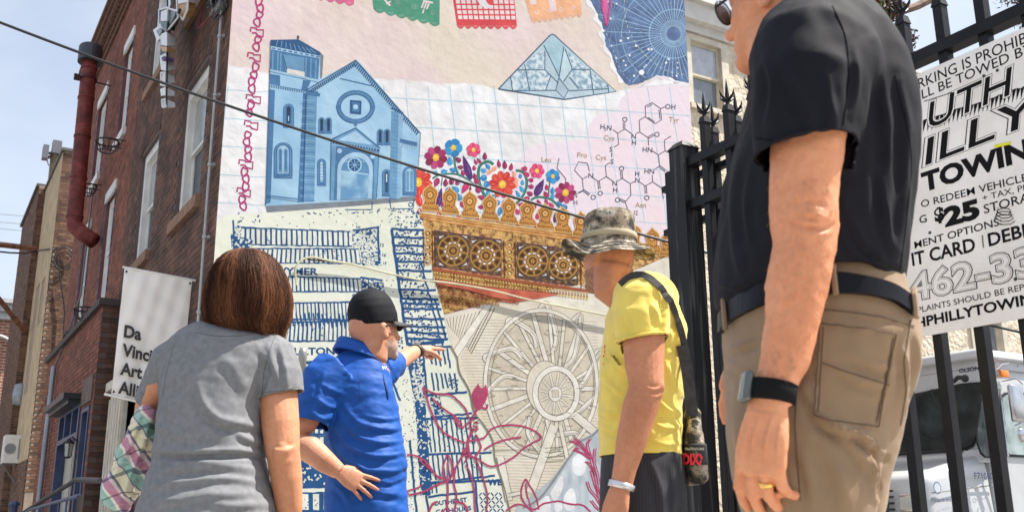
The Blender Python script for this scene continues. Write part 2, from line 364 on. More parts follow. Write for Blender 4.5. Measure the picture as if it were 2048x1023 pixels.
mb.put('cornice', mat('cornice_brick', (.16, .085, .058), rough=.9, var=.35, vscale=14, bump=.8, bscale=50), redb)
# bay with entrances
BO = .22
HB = [(6.72, 9.12, .2, 2.68), (5.78, 6.45, .2, 2.5)]
def fxs(px, py): return fx(px, py, BO)
mb = MB(); wallq(mb, 5.5, 12, 0, 3.95, BO-.002, HB, .2)
mb.hexa([fp(5.502, 0, BO), fp(5.502, 0, -.0), fp(5.6, 0, 0), fp(5.6, 0, BO-.01), fp(5.502, 3.95, BO), fp(5.502, 3.95, 0), fp(5.6, 3.95, 0), fp(5.6, 3.95, BO-.01)])
mb.put('bay_wall', mort_d, redb)
bricks('bay_bricks', redb, 5.5, 12, 0, 3.95, lambda a, z, o: fp(a, z, BO+o), red, HB, proud=.006, g=.008)
_bm = MB(); _bm.box((0, 0, 0), W*.1, F*.006, Z*.033)
def brick_objects(parent, s, o_lo, o_hi, z0, z1, mats, limit=300, base=0):
    me = None; cnt = 0; z = z0; r = 0; protos = []
    for m in mats:
        q = put('brick', np.vstack(_bm.v), _bm.f, m, None, origin=(0, 0, 0)); protos.append(q)
    used = set()
    while z < z1:
        o = o_hi-.1-(.107 if r % 2 else 0)
        while o > o_lo-.05 and cnt < limit:
            k = random.choice((0, 1, 1, 2)); c = fp(s-.004, z+.033, o)
            b = protos[k] if k not in used else protos[k].copy()
            if k in used: COL.objects.link(b)
            used.add(k)
            b.parent = parent; b.location = Vector(c)-rootloc(parent); cnt += 1
            o -= .214
        z += .075; r += 1
brick_objects(redb, 5.5, .05, BO+.0, 1.0, 3.93, brown)
mb = MB(); mb.fbox(5.44, 12.02, 3.95, 4.05, -.05, BO+.07); mb.put('ledge', mat('ledge_stone', (.075, .06, .055), rough=.85), redb)
mb = MB(); mb.fbox(5.62, 6.6, 2.56, 2.95, BO, BO+.03); mb.put('stone_panel', mat('carved_panel', (.17, .12, .10), rough=.9, var=.3, vscale=14, bump=.8), redb)
# blue trimmed doorway
d = MB(); s0, s1, z0, z1 = HB[0]; i = BO-.16; f = BO+.02
d.fbox(s0, s0+.12, z0, z1, i, f); d.fbox(s1-.12, s1, z0, z1, i, f); d.fbox(s0+.12, s1-.12, z1-.1, z1, i, f); d.fbox(s0+.12, s1-.12, z1-.56, z1-.48, i, f)
for k in (1, 2): a = s0+(s1-s0)*k/3; d.fbox(a-.04, a+.04, z1-.48, z1-.1, i, f)
dw = d.put('doorway', blue, redb)
for k in range(3):
    a = s0+.12+(s1-s0-.24)*k/3; m2 = MB(); m2.fbox(a+.04, a+(s1-s0-.24)/3-.04, z1-.47, z1-.11, i+.03, i+.04); m2.put('transom_pane', sky_pane, dw)
m2 = MB(); m2.fbox(s0+.13, s1-.13, z0, z1-.57, i, i+.03); 
for a in (s0+.2, s0+.75, s0+1.3): m2.fbox(a, a+.42, z0+.15, z0+.8, i+.03, i+.05); m2.fbox(a, a+.42, z0+.95, z1-.75, i+.03, i+.05)
m2.put('door', mat('cream_door', (.5, .46, .38), rough=.5), dw)
m2 = MB(); m2.fbox(s0-.1, s1+.05, z1+.0, z1+.09, BO, BO+.28); m2.fbox(s0-.05, s1, z1-.06, z1, BO, BO+.2); m2.put('canopy', mat('black_paint', (.02, .022, .03), rough=.4), dw)
d = MB(); s0, s1, z0, z1 = HB[1]
d.fbox(s0, s0+.07, z0, z1, i, f); d.fbox(s1-.07, s1, z0, z1, i, f); d.fbox(s0+.07, s1-.07, z1-.06, z1, i, f)
dw = d.put('doorway', blue, redb)
m2 = MB(); m2.fbox(s0+.07, s1-.07, z0, z1-.5, i, i+.03); m2.fbox(s0+.14, s1-.14, z0+.3, z0+.9, i+.03, i+.045); m2.fbox(s0+.14, s1-.14, z0+1.0, z1-.6, i+.03, i+.045); m2.put('door', cream, dw)
m2 = MB(); m2.fbox(s0+.07, s1-.07, z1-.5, z1-.44, i, i+.08); m2.put('transom_bar', white, dw)
m2 = MB(); m2.fbox(s0+.07, s1-.07, z1-.44, z1-.06, i, i+.02); m2.put('transom_pane', sky_pane, dw)
m2 = MB(); m2.box(fp(s0+.14, 1.25, i+.06), F*.025, W*.02, Z*.06); m2.put('handle', mat('brass', (.5, .35, .12), metal=1, rough=.35), dw)
mb = MB(); mb.fbox(5.5, 9.6, 0, .2, BO+.01, 1.5); mb.put('entrance_step', mat('step_stone', (.3, .29, .27), rough=.9), redb)
# lantern between the doors
ln = thing('wall_lantern', 'small black and glass wall lantern between the blue trimmed doors', 'lantern', fp(6.58, 2.0, BO))
c = fp(6.58, 1.98, BO+.14)
m2 = MB(); m2.tube([fp(6.58, 2.02, BO), fp(6.58, 2.1, BO+.1), fp(6.58, 2.06, BO+.14)], .012, 6); m2.put('bracket', blk, ln)
m2 = MB(); m2.lathe(c, [(.012, .1), (.03, .08), (.085, .03), (.08, .02)], 8); m2.put('cap', blk, ln)
m2 = MB(); m2.lathe(c, [(.04, -.18), (.055, -.17), (.07, .02), (.0, .021)], 6); m2.put('glass_body', mat('frosted_lantern_glass', (.5, .5, .45), rough=.2, spec=1), ln)
m2 = MB()
for q in range(6):
    a = q*math.pi/3; e = np.array([math.cos(a), math.sin(a), 0]); m2.tube([c+e*.056-Z*.18, c+e*.074+Z*.02], .006, 5)
m2.lathe(c-Z*.2, [(.02, 0), (.05, .01), (.05, .025), (.0, .026)], 8); m2.put('cage', blk, ln)

# red ventilation duct
duct = thing('vent_duct', 'thick red painted vent duct with dark cap rising up the brick wall', 'duct', fp(7.7, 5.6, .45))
ductm = mat('red_duct_paint', (.22, .045, .038), rough=.6, var=.3, vscale=4, spec=.35, mottle=(9, (.6, .55, .5)))
sA, zA = fx(180, 118, .45); sB, zB = fx(150, 440, .45); R_ = .135
P0, P1 = fp(sA, zA, .45), fp(sB+.1, zB, .45)
prof = [P1+(P0-P1)*t for t in np.linspace(0, 1, 9)]
m2 = MB(); m2.tube([fp(sB-.1, zB-.36, .12), fp(sB+.02, zB-.22, .30), fp(sB+.08, zB-.09, .43)]+prof, R_, 22); m2.put('pipe', ductm, duct, smooth=True)
for t in (.02, .25, .5, .74, .93):
    q = P1+(P0-P1)*t; m2 = MB(); m2.tube([q, q+(P0-P1)/np.linalg.norm(P0-P1)*.035], R_+.012, 22); m2.put('seam_ring', ductm, duct, smooth=False)
ax = (P0-P1)/np.linalg.norm(P0-P1)
m2 = MB(); m2.lathe(P0-ax*.08, [(R_+.02, 0), (R_+.075, .0), (R_+.075, .3), (R_+.06, .33), (.0, .34)], 24, ax=ax, u=np.cross(ax, F)/np.linalg.norm(np.cross(ax, F))); m2.put('cap', mat('dark_zinc', (.07, .075, .09), rough=.5, metal=.5), duct)
m2 = MB(); q = P0-ax*.45; m2.tube([q, q+ax*.03], R_+.022, 20); m2.box(q-F*.05-W*(R_+.06), W*.05, F*.02, Z*.06); m2.tube([q, q+W*.4+Z*-.02], .015, 6); m2.put('strap', mat('rusty_strap', (.08, .03, .03), rough=.7, metal=.4), duct)
# iron hoops / flower pot holders below windows
def hoop(px, py, o, rw, lab):
    s_, z_ = fx(px, py, o); h = thing('iron_planter_ring', lab, 'planter ring', fp(s_, z_, 0), 'curled iron planter rings under the windows')
    c = fp(s_, z_, o)
    m2 = MB(); m2.tube([c+(F*math.cos(a)-W*math.sin(a)*.9)*rw for a in np.linspace(0, 2*math.pi, 25)], .014, 6); m2.put('ring', blk, h)
    m2 = MB(); m2.tube([c-Z*.16+(F*math.cos(a)-W*math.sin(a)*.9)*rw*.6 for a in np.linspace(0, 2*math.pi, 25)], .01, 6)
    for a in np.linspace(0, 2*math.pi, 13)[:-1]: e = F*math.cos(a)-W*math.sin(a)*.9; m2.tube([c+e*rw, c-Z*.1+e*rw*.92, c-Z*.16+e*rw*.6], .007, 5)
    m2.put('basket_bars', blk, h)
    m2 = MB(); m2.tube([c+F*rw, fp(s_+rw, z_, -.0)], .01, 5); m2.tube([c-F*rw, fp(s_-rw, z_, 0)], .01, 5); m2.put('bracket', blk, h)
hoop(215, 284, .26, .2, 'round iron planter ring under the highest window nearest the brown building')
hoop(178, 372, .2, .15, 'small iron planter ring close behind the red vent duct')
hoop(172, 618, .24, .2, 'round iron planter ring above the bay ledge at second floor windows')
# grey downpipe and black cable
sD, zD = fx(110, 732, BO+.06)
m2 = MB(); dpp = thing('downpipe', 'grey downpipe at the far edge of the brick bay with cables above', 'pipe', fp(sD, 0, BO))
m2.tube([fp(sD, .1, BO+.08), fp(sD, zD, BO+.08)], .045, 10); m2.put('pipe', mat('galvanised_grey', (.33, .36, .4), rough=.45, metal=.4), dpp)
m2 = MB(); m2.tube([fp(sD, zD, BO+.06), fp(sD-.6, zD+.5, .2), fp(sD-.9, zD+1.2, .08), fp(sD-.9, zD+3.2, .06)], .018, 6); m2.put('cable', gryc, dpp)
for k in range(5):
    m2 = MB(); a = random.uniform(0, 6); P = [fp(sD-.7+.25*math.cos(q+a), zD+.42+.14*math.sin(q*1.3+a), .2+.05*math.sin(q)) for q in np.linspace(0, 5, 14)]; m2.tube(P, .011, 5); m2.put('cable', blk, dpp)
# stair railing
rl = thing('stair_railing', 'blue and black iron railing on the entrance steps at the lower left', 'railing', fp(6, 0, 1.2))
oR = 1.0
def rp(px, py, o=oR): s_, z_ = fx(px, py, o); return fp(s_, z_, o)
m2 = MB(); m2.tube([rp(200, 960), rp(152, 958), rp(140, 966), rp(60, 1015), rp(30, 1035)], .024, 8); m2.put('handrail', blk, rl)
m2 = MB(); m2.tube([rp(158, 990), rp(60, 1018), rp(20, 1034)], .02, 8); m2.put('lower_rail', blue, rl)
for px in (160, 134, 118, 102, 86, 70):
    p = rp(px, 990+(158-px)*.28); m2 = MB(); q = p.copy(); q[2] = 0.0; m2.tube([q, p], .03 if px == 160 else .012, 8); m2.put('post' if px == 160 else 'baluster', blue if px != 160 else blk, rl)
for px in (28,):
    p = rp(px, 1010); q = p.copy(); q[2] = 0; m2 = MB(); m2.tube([q, p], .055, 8); m2.lathe(p, [(.08, 0), (.08, .03), (.05, .06), (.0, .07)], 8); m2.put('newel_post', blue, rl)

# ---- brown and tan building beyond the gap
far = thing('tan_stucco_building', 'tan stucco and brown brick building beyond the alley at far left', 'building', fp(18, 0))
TO = -.16
mb = MB(); mb.hexa([fp(18, 0, TO-.02), fp(18, 0, -5), fp(30, 0, -5), fp(30, 0, TO-.02), fp(18, 10.6, TO-.02), fp(18, 10.6, -5), fp(30, 10.6, -5), fp(30, 10.6, TO-.02)])
mb.put('core', mort_l, far)
HT_ = [(18.9, 19.7, 6.0, 7.3), (20.2, 21.2, 4.3, 7.4), (18.7, 20.1, 1.5, 4.3)]
mb = MB(); wallq(mb, 18.0, 22, 2.4, 10.6, TO, HT_[:1]+HT_[1:2], .1); mb.put('stucco_wall', stucco, far)
mb = MB(); mb.fbox(17.95, 22, 10.6, 10.68, -.6, TO+.05); mb.fbox(22, 27.1, 10.75, 10.83, -1.2, .1); mb.put('coping', mat('coping_metal', (.1, .09, .085), rough=.6), far)
bricks('lower_bricks', far, 18.1, 22, 0, 2.4, lambda a, z, o: fp(a, z, TO+o), tanbr)
window(far, 18.9, 19.7, 6.0, 7.3, TO, sill=None, frame=cream, low=sky_pane)
mb = MB(); mb.fbox(20.21, 21.19, 4.3, 7.4, TO-.05, TO-.03); mb.put('dark_panel', dark, far)
mb = MB(); mb.hexa([fp(22, 0, .02), fp(22, 0, TO-.1), fp(27, 0, TO-.1), fp(27, 0, .02), fp(22, 10.75, .02), fp(22, 10.75, TO-.1), fp(27, 10.75, TO-.1), fp(27, 10.75, .02)]); mb.put('brick_pier_core', mort_l, far)
bricks('pier_bricks', far, -.02, .38, 0, 10.7, lambda a, z, o: C+F*(22-o)+W*a+Z*z, tanbr, proud=.01)
bricks('pier_bricks', far, 22, 27, 0, 10.7, lambda a, z, o: fp(a, z, .02+o), tanbr, proud=.01)
brick_objects(far, 18, -.85, TO-.0, 1.6, 8.0, tanbr, 299)
bricks('side_bricks', far, -TO, 3, 8.0, 10.55, lambda a, z, o: C+F*(18-o)+W*a+Z*z, tanbr)
bricks('side_bricks', far, .95, 3, 0, 8.0, lambda a, z, o: C+F*(18-o)+W*a+Z*z, tanbr)
m2 = MB(); P = [];
for q in np.linspace(0, 11, 40): P.append(fp(17.9, 7.45+.28*math.sin(q)+.02*q, -.45+.2*math.cos(q)*1.1))
m2.tube(P, .018, 6); m2.tube([fp(17.9, 7.6, -.3), fp(17.9, 6.2, -.62), fp(17.9, 4.4, -.7), fp(17.9, 3.8, -.45)], .02, 6)
tag(m2.put('coiled_cable', blk), 'loops of black cable hanging on the brown brick side wall', 'cable')
# air conditioner
ac = thing('air_conditioner', 'white air conditioner unit on a bracket at the far left building', 'air conditioner', fp(20.5, 2.6, .3))
def ap(px, py, s_): o_, z_ = px2(px, py, s_); return o_, z_
oL, zT = ap(12, 868, 20.5); oR_, zBt = ap(48, 925, 20.5)
m2 = MB(); m2.hexa([fp(20.5, zBt, oL), fp(20.5, zBt, oR_), fp(21.3, zBt, oR_), fp(21.3, zBt, oL), fp(20.5, zT, oL), fp(20.5, zT, oR_), fp(21.3, zT, oR_), fp(21.3, zT, oL)]); m2.put('case', white, ac)
m2 = MB(); cc = fp(20.5, (zT+zBt)/2, oL*.72+oR_*.28); m2.lathe(cc-F*.0, [(.14, 0), (.14, .015), (.12, .015), (.1, .008), (0, .008)], 20, ax=-F, u=W); m2.put('fan_ring', mat('grey_grille', (.25, .26, .27), rough=.5), ac)
m2 = MB(); om = oL*.35+oR_*.65; m2.hexa([fp(20.49, zBt+.1, om), fp(20.49, zBt+.1, oR_+.03), fp(20.5, zBt+.1, oR_+.03), fp(20.5, zBt+.1, om), fp(20.49, zT-.1, om), fp(20.49, zT-.1, oR_+.03), fp(20.5, zT-.1, oR_+.03), fp(20.5, zT-.1, om)]); m2.put('vent_panel', mat('grey_grille', (.25, .26, .27)), ac)
m2 = MB(); m2.tube([fp(20.8, zBt-.02, oL), fp(20.8, zBt-.02, TO)], .03, 6); m2.tube([fp(20.8, zBt-.02, oL), fp(20.8, zBt-.5, TO)], .02, 6); m2.put('bracket', gryc, ac)
o_, z_ = ap(40, 790, 21.8)
m2 = MB(); c = fp(21.8, z_, o_); m2.lathe(c-Z*.3, [(.03, 0), (.17, .05), (.2, .3), (.17, .6), (.0, .66)], 16); m2.tube([c, fp(22, z_-.1, -.1)], .04, 6)
tag(m2.put('wall_lamp', mat('grey_metal', (.3, .33, .36), rough=.4, metal=.4), smooth=True), 'grey rounded metal lamp housing on the far brick pier', 'lamp')
# ---- orange brick building at the far end of the street
ob = thing('orange_brick_building', 'orange brick building with pale cornice across the far end of street', 'building', C+F*45-W*4)
def obm():
    m = mat('orange_brick', (.36, .15, .085), rough=.9, var=0); n = m.node_tree; b = n.nodes['Principled BSDF']
    t = n.nodes.new('ShaderNodeTexCoord'); mp_ = n.nodes.new('ShaderNodeMapping'); mp_.inputs['Rotation'].default_value = (math.radians(90), 0, YAW)
    bt = n.nodes.new('ShaderNodeTexBrick'); bt.inputs['Scale'].default_value = 1; bt.inputs['Brick Width'].default_value = .42; bt.inputs['Row Height'].default_value = .15; bt.inputs['Mortar Size'].default_value = .02
    bt.inputs['Color1'].default_value = (.36, .12, .07, 1); bt.inputs['Color2'].default_value = (.27, .085, .055, 1); bt.inputs['Mortar'].default_value = (.5, .42, .35, 1)
    sx = n.nodes.new('ShaderNodeSeparateXYZ'); cb = n.nodes.new('ShaderNodeCombineXYZ'); L = n.links
    dt = n.nodes.new('ShaderNodeVectorMath'); dt.operation = 'DOT_PRODUCT'; dt.inputs[1].default_value = tuple(W)
    L.new(t.outputs['Object'], dt.inputs[0]); L.new(t.outputs['Object'], sx.inputs[0]); L.new(dt.outputs['Value'], cb.inputs['X']); L.new(sx.outputs['Z'], cb.inputs['Y'])
    L.new(cb.outputs[0], bt.inputs['Vector']); L.new(bt.outputs['Color'], b.inputs['Base Color']); return m
SO = 45; OR = lambda px, py: px2(px, py, SO)
_, zt = OR(20, 640); 
def obox(mb, o0, o1, z0, z1, d0, d1): # d along -F towards camera
    return mb.hexa([C+F*(SO-d1)-W*o0+Z*z0, C+F*(SO-d1)-W*o1+Z*z0, C+F*(SO-d0)-W*o1+Z*z0, C+F*(SO-d0)-W*o0+Z*z0, C+F*(SO-d1)-W*o0+Z*z1, C+F*(SO-d1)-W*o1+Z*z1, C+F*(SO-d0)-W*o1+Z*z1, C+F*(SO-d0)-W*o0+Z*z1])
mb = MB(); obox(mb, -6, 14, 0, zt, -6, 0); mb.put('wall', obm(), ob)
mb = MB(); obox(mb, -6.2, 14.2, zt, zt+.35, -6, .25); obox(mb, -6.3, 14.3, zt+.35, zt+.75, -6, .5); obox(mb, -6.3, 14.3, zt+.75, zt+.95, -6, .75); mb.put('cornice', mat('pale_cornice', (.5, .5, .5), rough=.8), ob)
for zz in (OR(10, 830)[1], OR(10, 870)[1]):
    mb = MB(); obox(mb, -6, 14, zz, zz+.25, 0, .06); mb.put('belt_course', mat('pale_stone', (.5, .47, .43)), ob)
for a in (-1.6, 1.5):
    m2 = MB(); o0 = a; z0 = OR(10, 985)[1]; z1 = OR(10, 880)[1]; obox(m2, o0, o0+2, z0, z1, 0, .05); w_ = m2.put('window', white, ob)
    m2 = MB(); obox(m2, o0+.15, o0+.95, z0+.1, z1-.1, .05, .07); obox(m2, o0+1.05, o0+1.85, z0+.1, z1-.1, .05, .07); m2.put('pane', glass, w_)
m2 = MB(); P = [];
for q in np.linspace(0, 1, 12): o_, z_ = OR(-30+72*q, 668+30*q*q); P.append(C+F*(SO-.3)-W*o_+Z*z_)
m2.tube(P, .09, 6); tag(m2.put('pale_pipe', mat('pale_stone', (.5, .47, .43))), 'pale curved pipe arching down the orange brick building', 'pipe')
# ---- utility pole with equipment
up = thing('utility_pole', 'wooden utility pole carrying grey antenna boxes above the tan building', 'pole', fp(24, 0, -1))
SP = 27
def pp(px, py, s_=SP): o_, z_ = px2(px, py, s_); return fp(s_, z_, o_)
top = pp(113, 303); bot = pp(104, 400); dr = (top-bot)/(top[2]-bot[2])
base = top-dr*top[2]; pr = 11*(9.9+SP)/FPX
m2 = MB(); m2.tube([base, top], [pr*1.25, pr*.9], 12); m2.put('pole', mat('weathered_pole_wood', (.24, .19, .12), rough=.9, var=.35, vscale=5, stretch=(6, 6, .6), bump=.6), up)
eqm = mat('equipment_grey', (.13, .13, .15), rough=.55)
def eq(px0, px1, py0, py1, s_=SP-.4):
    a, b = px2(px0, py0, s_), px2(px1, py1, s_)
    m2 = MB(); m2.hexa([fp(s_, b[1], a[0]), fp(s_, b[1], b[0]), fp(s_+.35, b[1], b[0]), fp(s_+.35, b[1], a[0]), fp(s_, a[1], a[0]), fp(s_, a[1], b[0]), fp(s_+.35, a[1], b[0]), fp(s_+.35, a[1], a[0])]); m2.put('antenna_box', eqm, up)
eq(107, 122, 279, 307); eq(88, 96, 288, 316); eq(129, 140, 298, 322)
m2 = MB(); m2.tube([pp(92, 306), pp(135, 308)], .05, 6); m2.tube([pp(92, 316), pp(104, 312)], .06, 6); m2.tube([pp(128, 320), pp(134, 314)], .06, 6); m2.put('crossarm', eqm, up)
m2 = MB(); m2.tube([pp(94, 318), pp(97, 330), pp(104, 333)], .02, 5); m2.tube([pp(120, 312), pp(122, 335), pp(115, 350), pp(118, 372)], .03, 5); m2.put('cable', gryc, up)
# wires and rusty beams at far left
for k, (y0, y1) in enumerate(((428, 434), (444, 450), (457, 464))):
    m2 = MB(); m2.tube([pp(-500, y0-40, 30), pp(0, y0, 30), pp(90, y1+1, 30)], .012, 5); tag(m2.put('overhead_wire', gryc), ['highest', 'middle', 'lowest'][k]+' of three thin wires against the sky at far left', 'wire', 'three thin overhead wires')
m2 = MB(); P = [pp(-20, 501, 20), pp(20, 505, 20), pp(50, 506, 20), pp(75, 501, 20), pp(115, 496, 17.8)]; m2.tube(P, .025, 6); tag(m2.put('overhead_wire', blk), 'black sagging wire just under the rusty beam at far left', 'wire')
rust = mat('rusty_beam', (.23, .10, .06), rough=.8, var=.4, vscale=8)
a, b = pp(-60, 482, 21), pp(72, 497, 21.9); m2 = MB(); m2.tube([a, b], .085, 4); tag(m2.put('rusty_beam', rust), 'level rusty brown beam crossing the sky at far left', 'beam')
a, b = pp(-30, 563, 20), pp(50, 662, 22); m2 = MB(); m2.tube([a, b], .1, 4); tag(m2.put('rusty_beam', rust), 'sloping rusty brown beam in front of the orange building cornice', 'beam')

# ---- banner at right angles to the facade
SBN = .72
bn = thing('street_banner', 'white vertical banner reading Da Vinci Art Alliance hanging out from the brick wall', 'banner', fp(SBN, 2.2, .3))
def bq(u, v, d=0):                                      # u 0..1 left-right, v 0..1 top-bottom, corners from the photo
    p = [(249, 535), (384, 560), (222, 790), (357, 820)]
    x = (p[0][0]*(1-u)+p[1][0]*u)*(1-v)+(p[2][0]*(1-u)+p[3][0]*u)*v; y = (p[0][1]*(1-u)+p[1][1]*u)*(1-v)+(p[2][1]*(1-u)+p[3][1]*u)*v
    o_, z_ = px2(x, y, SBN); return fp(SBN-d, z_, o_)
nU, nV = 30, 44
g = [bq(i/nU, j/nV, .012*math.sin(i/nU*math.pi*2+j*.05)*min(1, j/8)+.006*math.sin(i*.9+j*.22)+.004*math.sin(j*.7-i*.35)) for j in range(nV+1) for i in range(nU+1)]
bf = [(j*(nU+1)+i, j*(nU+1)+i+1, (j+1)*(nU+1)+i+1, (j+1)*(nU+1)+i) for j in range(nV) for i in range(nU)]
ban = put('cloth', g+[p+F*.002 for p in g], bf+[tuple(q+len(g) for q in f[::-1]) for f in bf], mat('banner_vinyl', (.84, .80, .76), rough=.55, var=.04, vscale=3), bn, smooth=True)
m2 = MB(); m2.tube([bq(-.03, -.003), bq(1.12, -.003)], .012, 8); m2.put('rod', white, bn)
m2 = MB(); m2.tube([bq(-.1, 1.0), bq(1.12, 1.0)], .014, 8); m2.put('rod', white, bn)
for v in (0, 1.0):
    p = bq(1.1, v); m2 = MB(); m2.box(p+W*.02, W*.05, F*.025, Z*.07); m2.tube([p, p+W*.35], .02, 6); m2.put('bracket', blk, bn)
m2 = MB()
for u, v in ((.03, .03), (.97, .03), (.03, .97), (.97, .97)): m2.lathe(bq(u, v, .02), [(.012, 0), (.012, .006), (0, .007)], 8, ax=-F, u=W)
m2.put('eyelets', mat('dark_metal', (.05, .05, .05), metal=.6, rough=.4), bn)
ink = mat('banner_ink', (.025, .02, .02), rough=.6, var=0)
for row, t in enumerate(('Da', 'Vinci', 'Art', 'Alliance')):
    V, Fc = text2d(t, .036); m2 = MB()
    sz = .262
    P = [bq(.085+x*sz*.84, .535+row*.1455-y*sz*.5, .03+.012*math.sin((.085+x*sz)*math.pi*2)) for x, y in V]
    m2.add(P, Fc); m2.put('lettering', ink, bn)

# ---- hanging sculpture of white facets
hs = thing('hanging_sculpture', 'hanging string of white angular facets on the brown brick wall', 'sculpture', fp(3.4, 6.5, .3))
OS = .32
def hp(px, py, o=OS): s_, z_ = fx(px, py, o); return fp(s_, z_, o)
facw = mat('white_facet', (.75, .75, .76), rough=.35, var=.04); facg = mat('grey_facet', (.12, .14, .15), rough=.3); facgr = mat('green_facet', (.04, .09, .06), rough=.4); faco = mat('ochre_facet', (.55, .33, .15), rough=.5)
def facet(pts, m, o=OS):
    A = [hp(x, y, o) for x, y in pts]; n = len(A); c = np.mean(A, 0)
    B = [c+(p-c)*.55+W*.12 for p in A]
    mb = MB(); mb.add(A+B, [tuple(range(n)), tuple(range(n, 2*n))[::-1]]+[(i, n+i, n+(i+1) % n, (i+1) % n) for i in range(n)]); return mb.put('facet', m, hs)
def fedge(pts, o=OS+.01):
    mb = MB(); A = [hp(x, y, o) for x, y in pts]; mb.tube(A+[A[0]], .012, 5); mb.put('frame', facw, hs)
F1 = [((318, 20), (335, 15), (352, 24), (336, 60), (320, 45)), ((324, 22), (336, 17), (334, 44), (321, 42))]
facet(F1[0], facg); facet([(322, 24), (335, 18), (334, 42), (321, 42)], facw, OS+.03); facet([(321, 43), (334, 44), (333, 62), (322, 52)], facgr, OS+.03); fedge(F1[0][:2]+((335, 40), (333, 62), (318, 48)))
fedge([(335, 17), (355, 22), (356, 35), (335, 62)])
facet([(306, 60), (320, 50), (328, 60), (334, 66), (321, 76), (314, 84)], facw); facet([(320, 68), (334, 64), (334, 92), (322, 90)], facw, OS+.03); facet([(312, 62), (320, 56), (324, 62), (318, 72)], facg, OS+.04)
facet([(320, 92), (334, 94), (333, 104), (324, 102)], faco, OS+.02); facet([(319, 112), (332, 106), (333, 142), (322, 140)], facw); facet([(322, 116), (328, 112), (331, 118), (325, 122)], mat('violet_facet', (.12, .06, .2)), OS+.03)
facet([(320, 150), (330, 144), (332, 164), (323, 168)], facw); facet([(320, 178), (331, 174), (331, 190), (322, 192)], facw); facet([(323, 203), (330, 197), (332, 212), (326, 216)], facw)
fedge([(322, 146), (331, 145), (332, 172), (322, 170)]); fedge([(324, 200), (331, 198), (332, 214), (325, 214)])
for a in ([(354, -14), (376, -10), (375, 20), (366, 40), (354, 24)],): facet(a, faco, OS-.05); fedge(a, OS-.03)
facet([(354, -12), (375, -10), (374, 4), (356, 8)], facw, OS-.03)
m2 = MB(); m2.tube([hp(335, -30), hp(335, 60), hp(333, 216)], .012, 5); m2.tube([hp(334, 66), fp(3.3, 7.6, 0)], .018, 6); m2.tube([hp(335, 66), hp(352, 34), hp(360, 20)], .02, 6); m2.put('hanger', blk, hs)

# ---- overhead cable crossing in front of everything
m2 = MB(); A = T(-700, -130, 7.4); B = T(0, 45, 7.6); D = T(1160, 430, 8.3); E = T(1420, 502, 8.5)
P = []
for x in np.linspace(-700, 2400, 60):
    P.append(T(x, 45+.3856*x-4.85e-5*x*x+4e-9*x**3, 7.6+x*.0006))
m2.tube(P, .0125, 7); tag(m2.put('utility_cable', blk), 'long black utility cable slanting across the mural and the sky', 'cable')

# ---- beige stucco building right of the mural
RB = 3.0
bs = thing('beige_stucco_building', 'beige rough stucco building behind the iron fence right of the mural', 'building', C+F*RB+W*9)
def wq(t, z, o=0): return C+W*t+F*(RB-o)+Z*z
bst = mat('beige_stucco', (.70, .60, .46), rough=.95, var=.16, vscale=5, bump=1.0, bscale=11, bdist=.05)
mb = MB(); a0 = 4.5; ztop = 9.75
t0, z1 = wx(1378, 80, RB); t1, z0 = wx(1447, 228, RB); _, z0 = wx(1378, 207, RB)
holes = [(t0, t1, z0, z1), (12.5, 13.6, z0, z1), (16, 17.1, z0, z1), (18.2, 19.3, 4.3, 5.6)]
th, zh = wx(1975, 672, RB)
holes[3] = (th-.5, th+.5, 4.2, 6.0)
S_ = sorted({a0, 30, *[h[i] for h in holes for i in (0, 1)]}); Z_ = sorted({0, ztop, *[h[i] for h in holes for i in (2, 3)]})
for a, b in zip(S_, S_[1:]):
    for c_, d_ in zip(Z_, Z_[1:]):
        if any(h[0] <= (a+b)/2 <= h[1] and h[2] <= (c_+d_)/2 <= h[3] for h in holes): continue
        mb.add([wq(a, c_), wq(b, c_), wq(b, d_), wq(a, d_)], [(0, 1, 2, 3)])
mb.put('wall', bst, bs)
mb = MB(); mb.hexa([wq(a0, 0, -.3), wq(30, 0, -.3), wq(30, 0, -8), wq(a0, 0, -8), wq(a0, ztop, -.3), wq(30, ztop, -.3), wq(30, ztop, -8), wq(a0, ztop, -8)]); mb.put('core', bst, bs)
def wb(mb, a, b, c_, d_, o0, o1, mi=0): return mb.hexa([wq(a, c_, o1), wq(b, c_, o1), wq(b, c_, o0), wq(a, c_, o0), wq(a, d_, o1), wq(b, d_, o1), wq(b, d_, o0), wq(a, d_, o0)], mi)
mb = MB(); wb(mb, a0, 30, ztop, ztop+.18, -.3, .06); wb(mb, a0, 30, ztop+.18, ztop+.55, -.3, .2); wb(mb, a0, 30, ztop+.55, ztop+.63, -.3, .3); mb.put('cornice', mat('offwhite_trim', (.66, .64, .6), rough=.7, var=.08), bs)
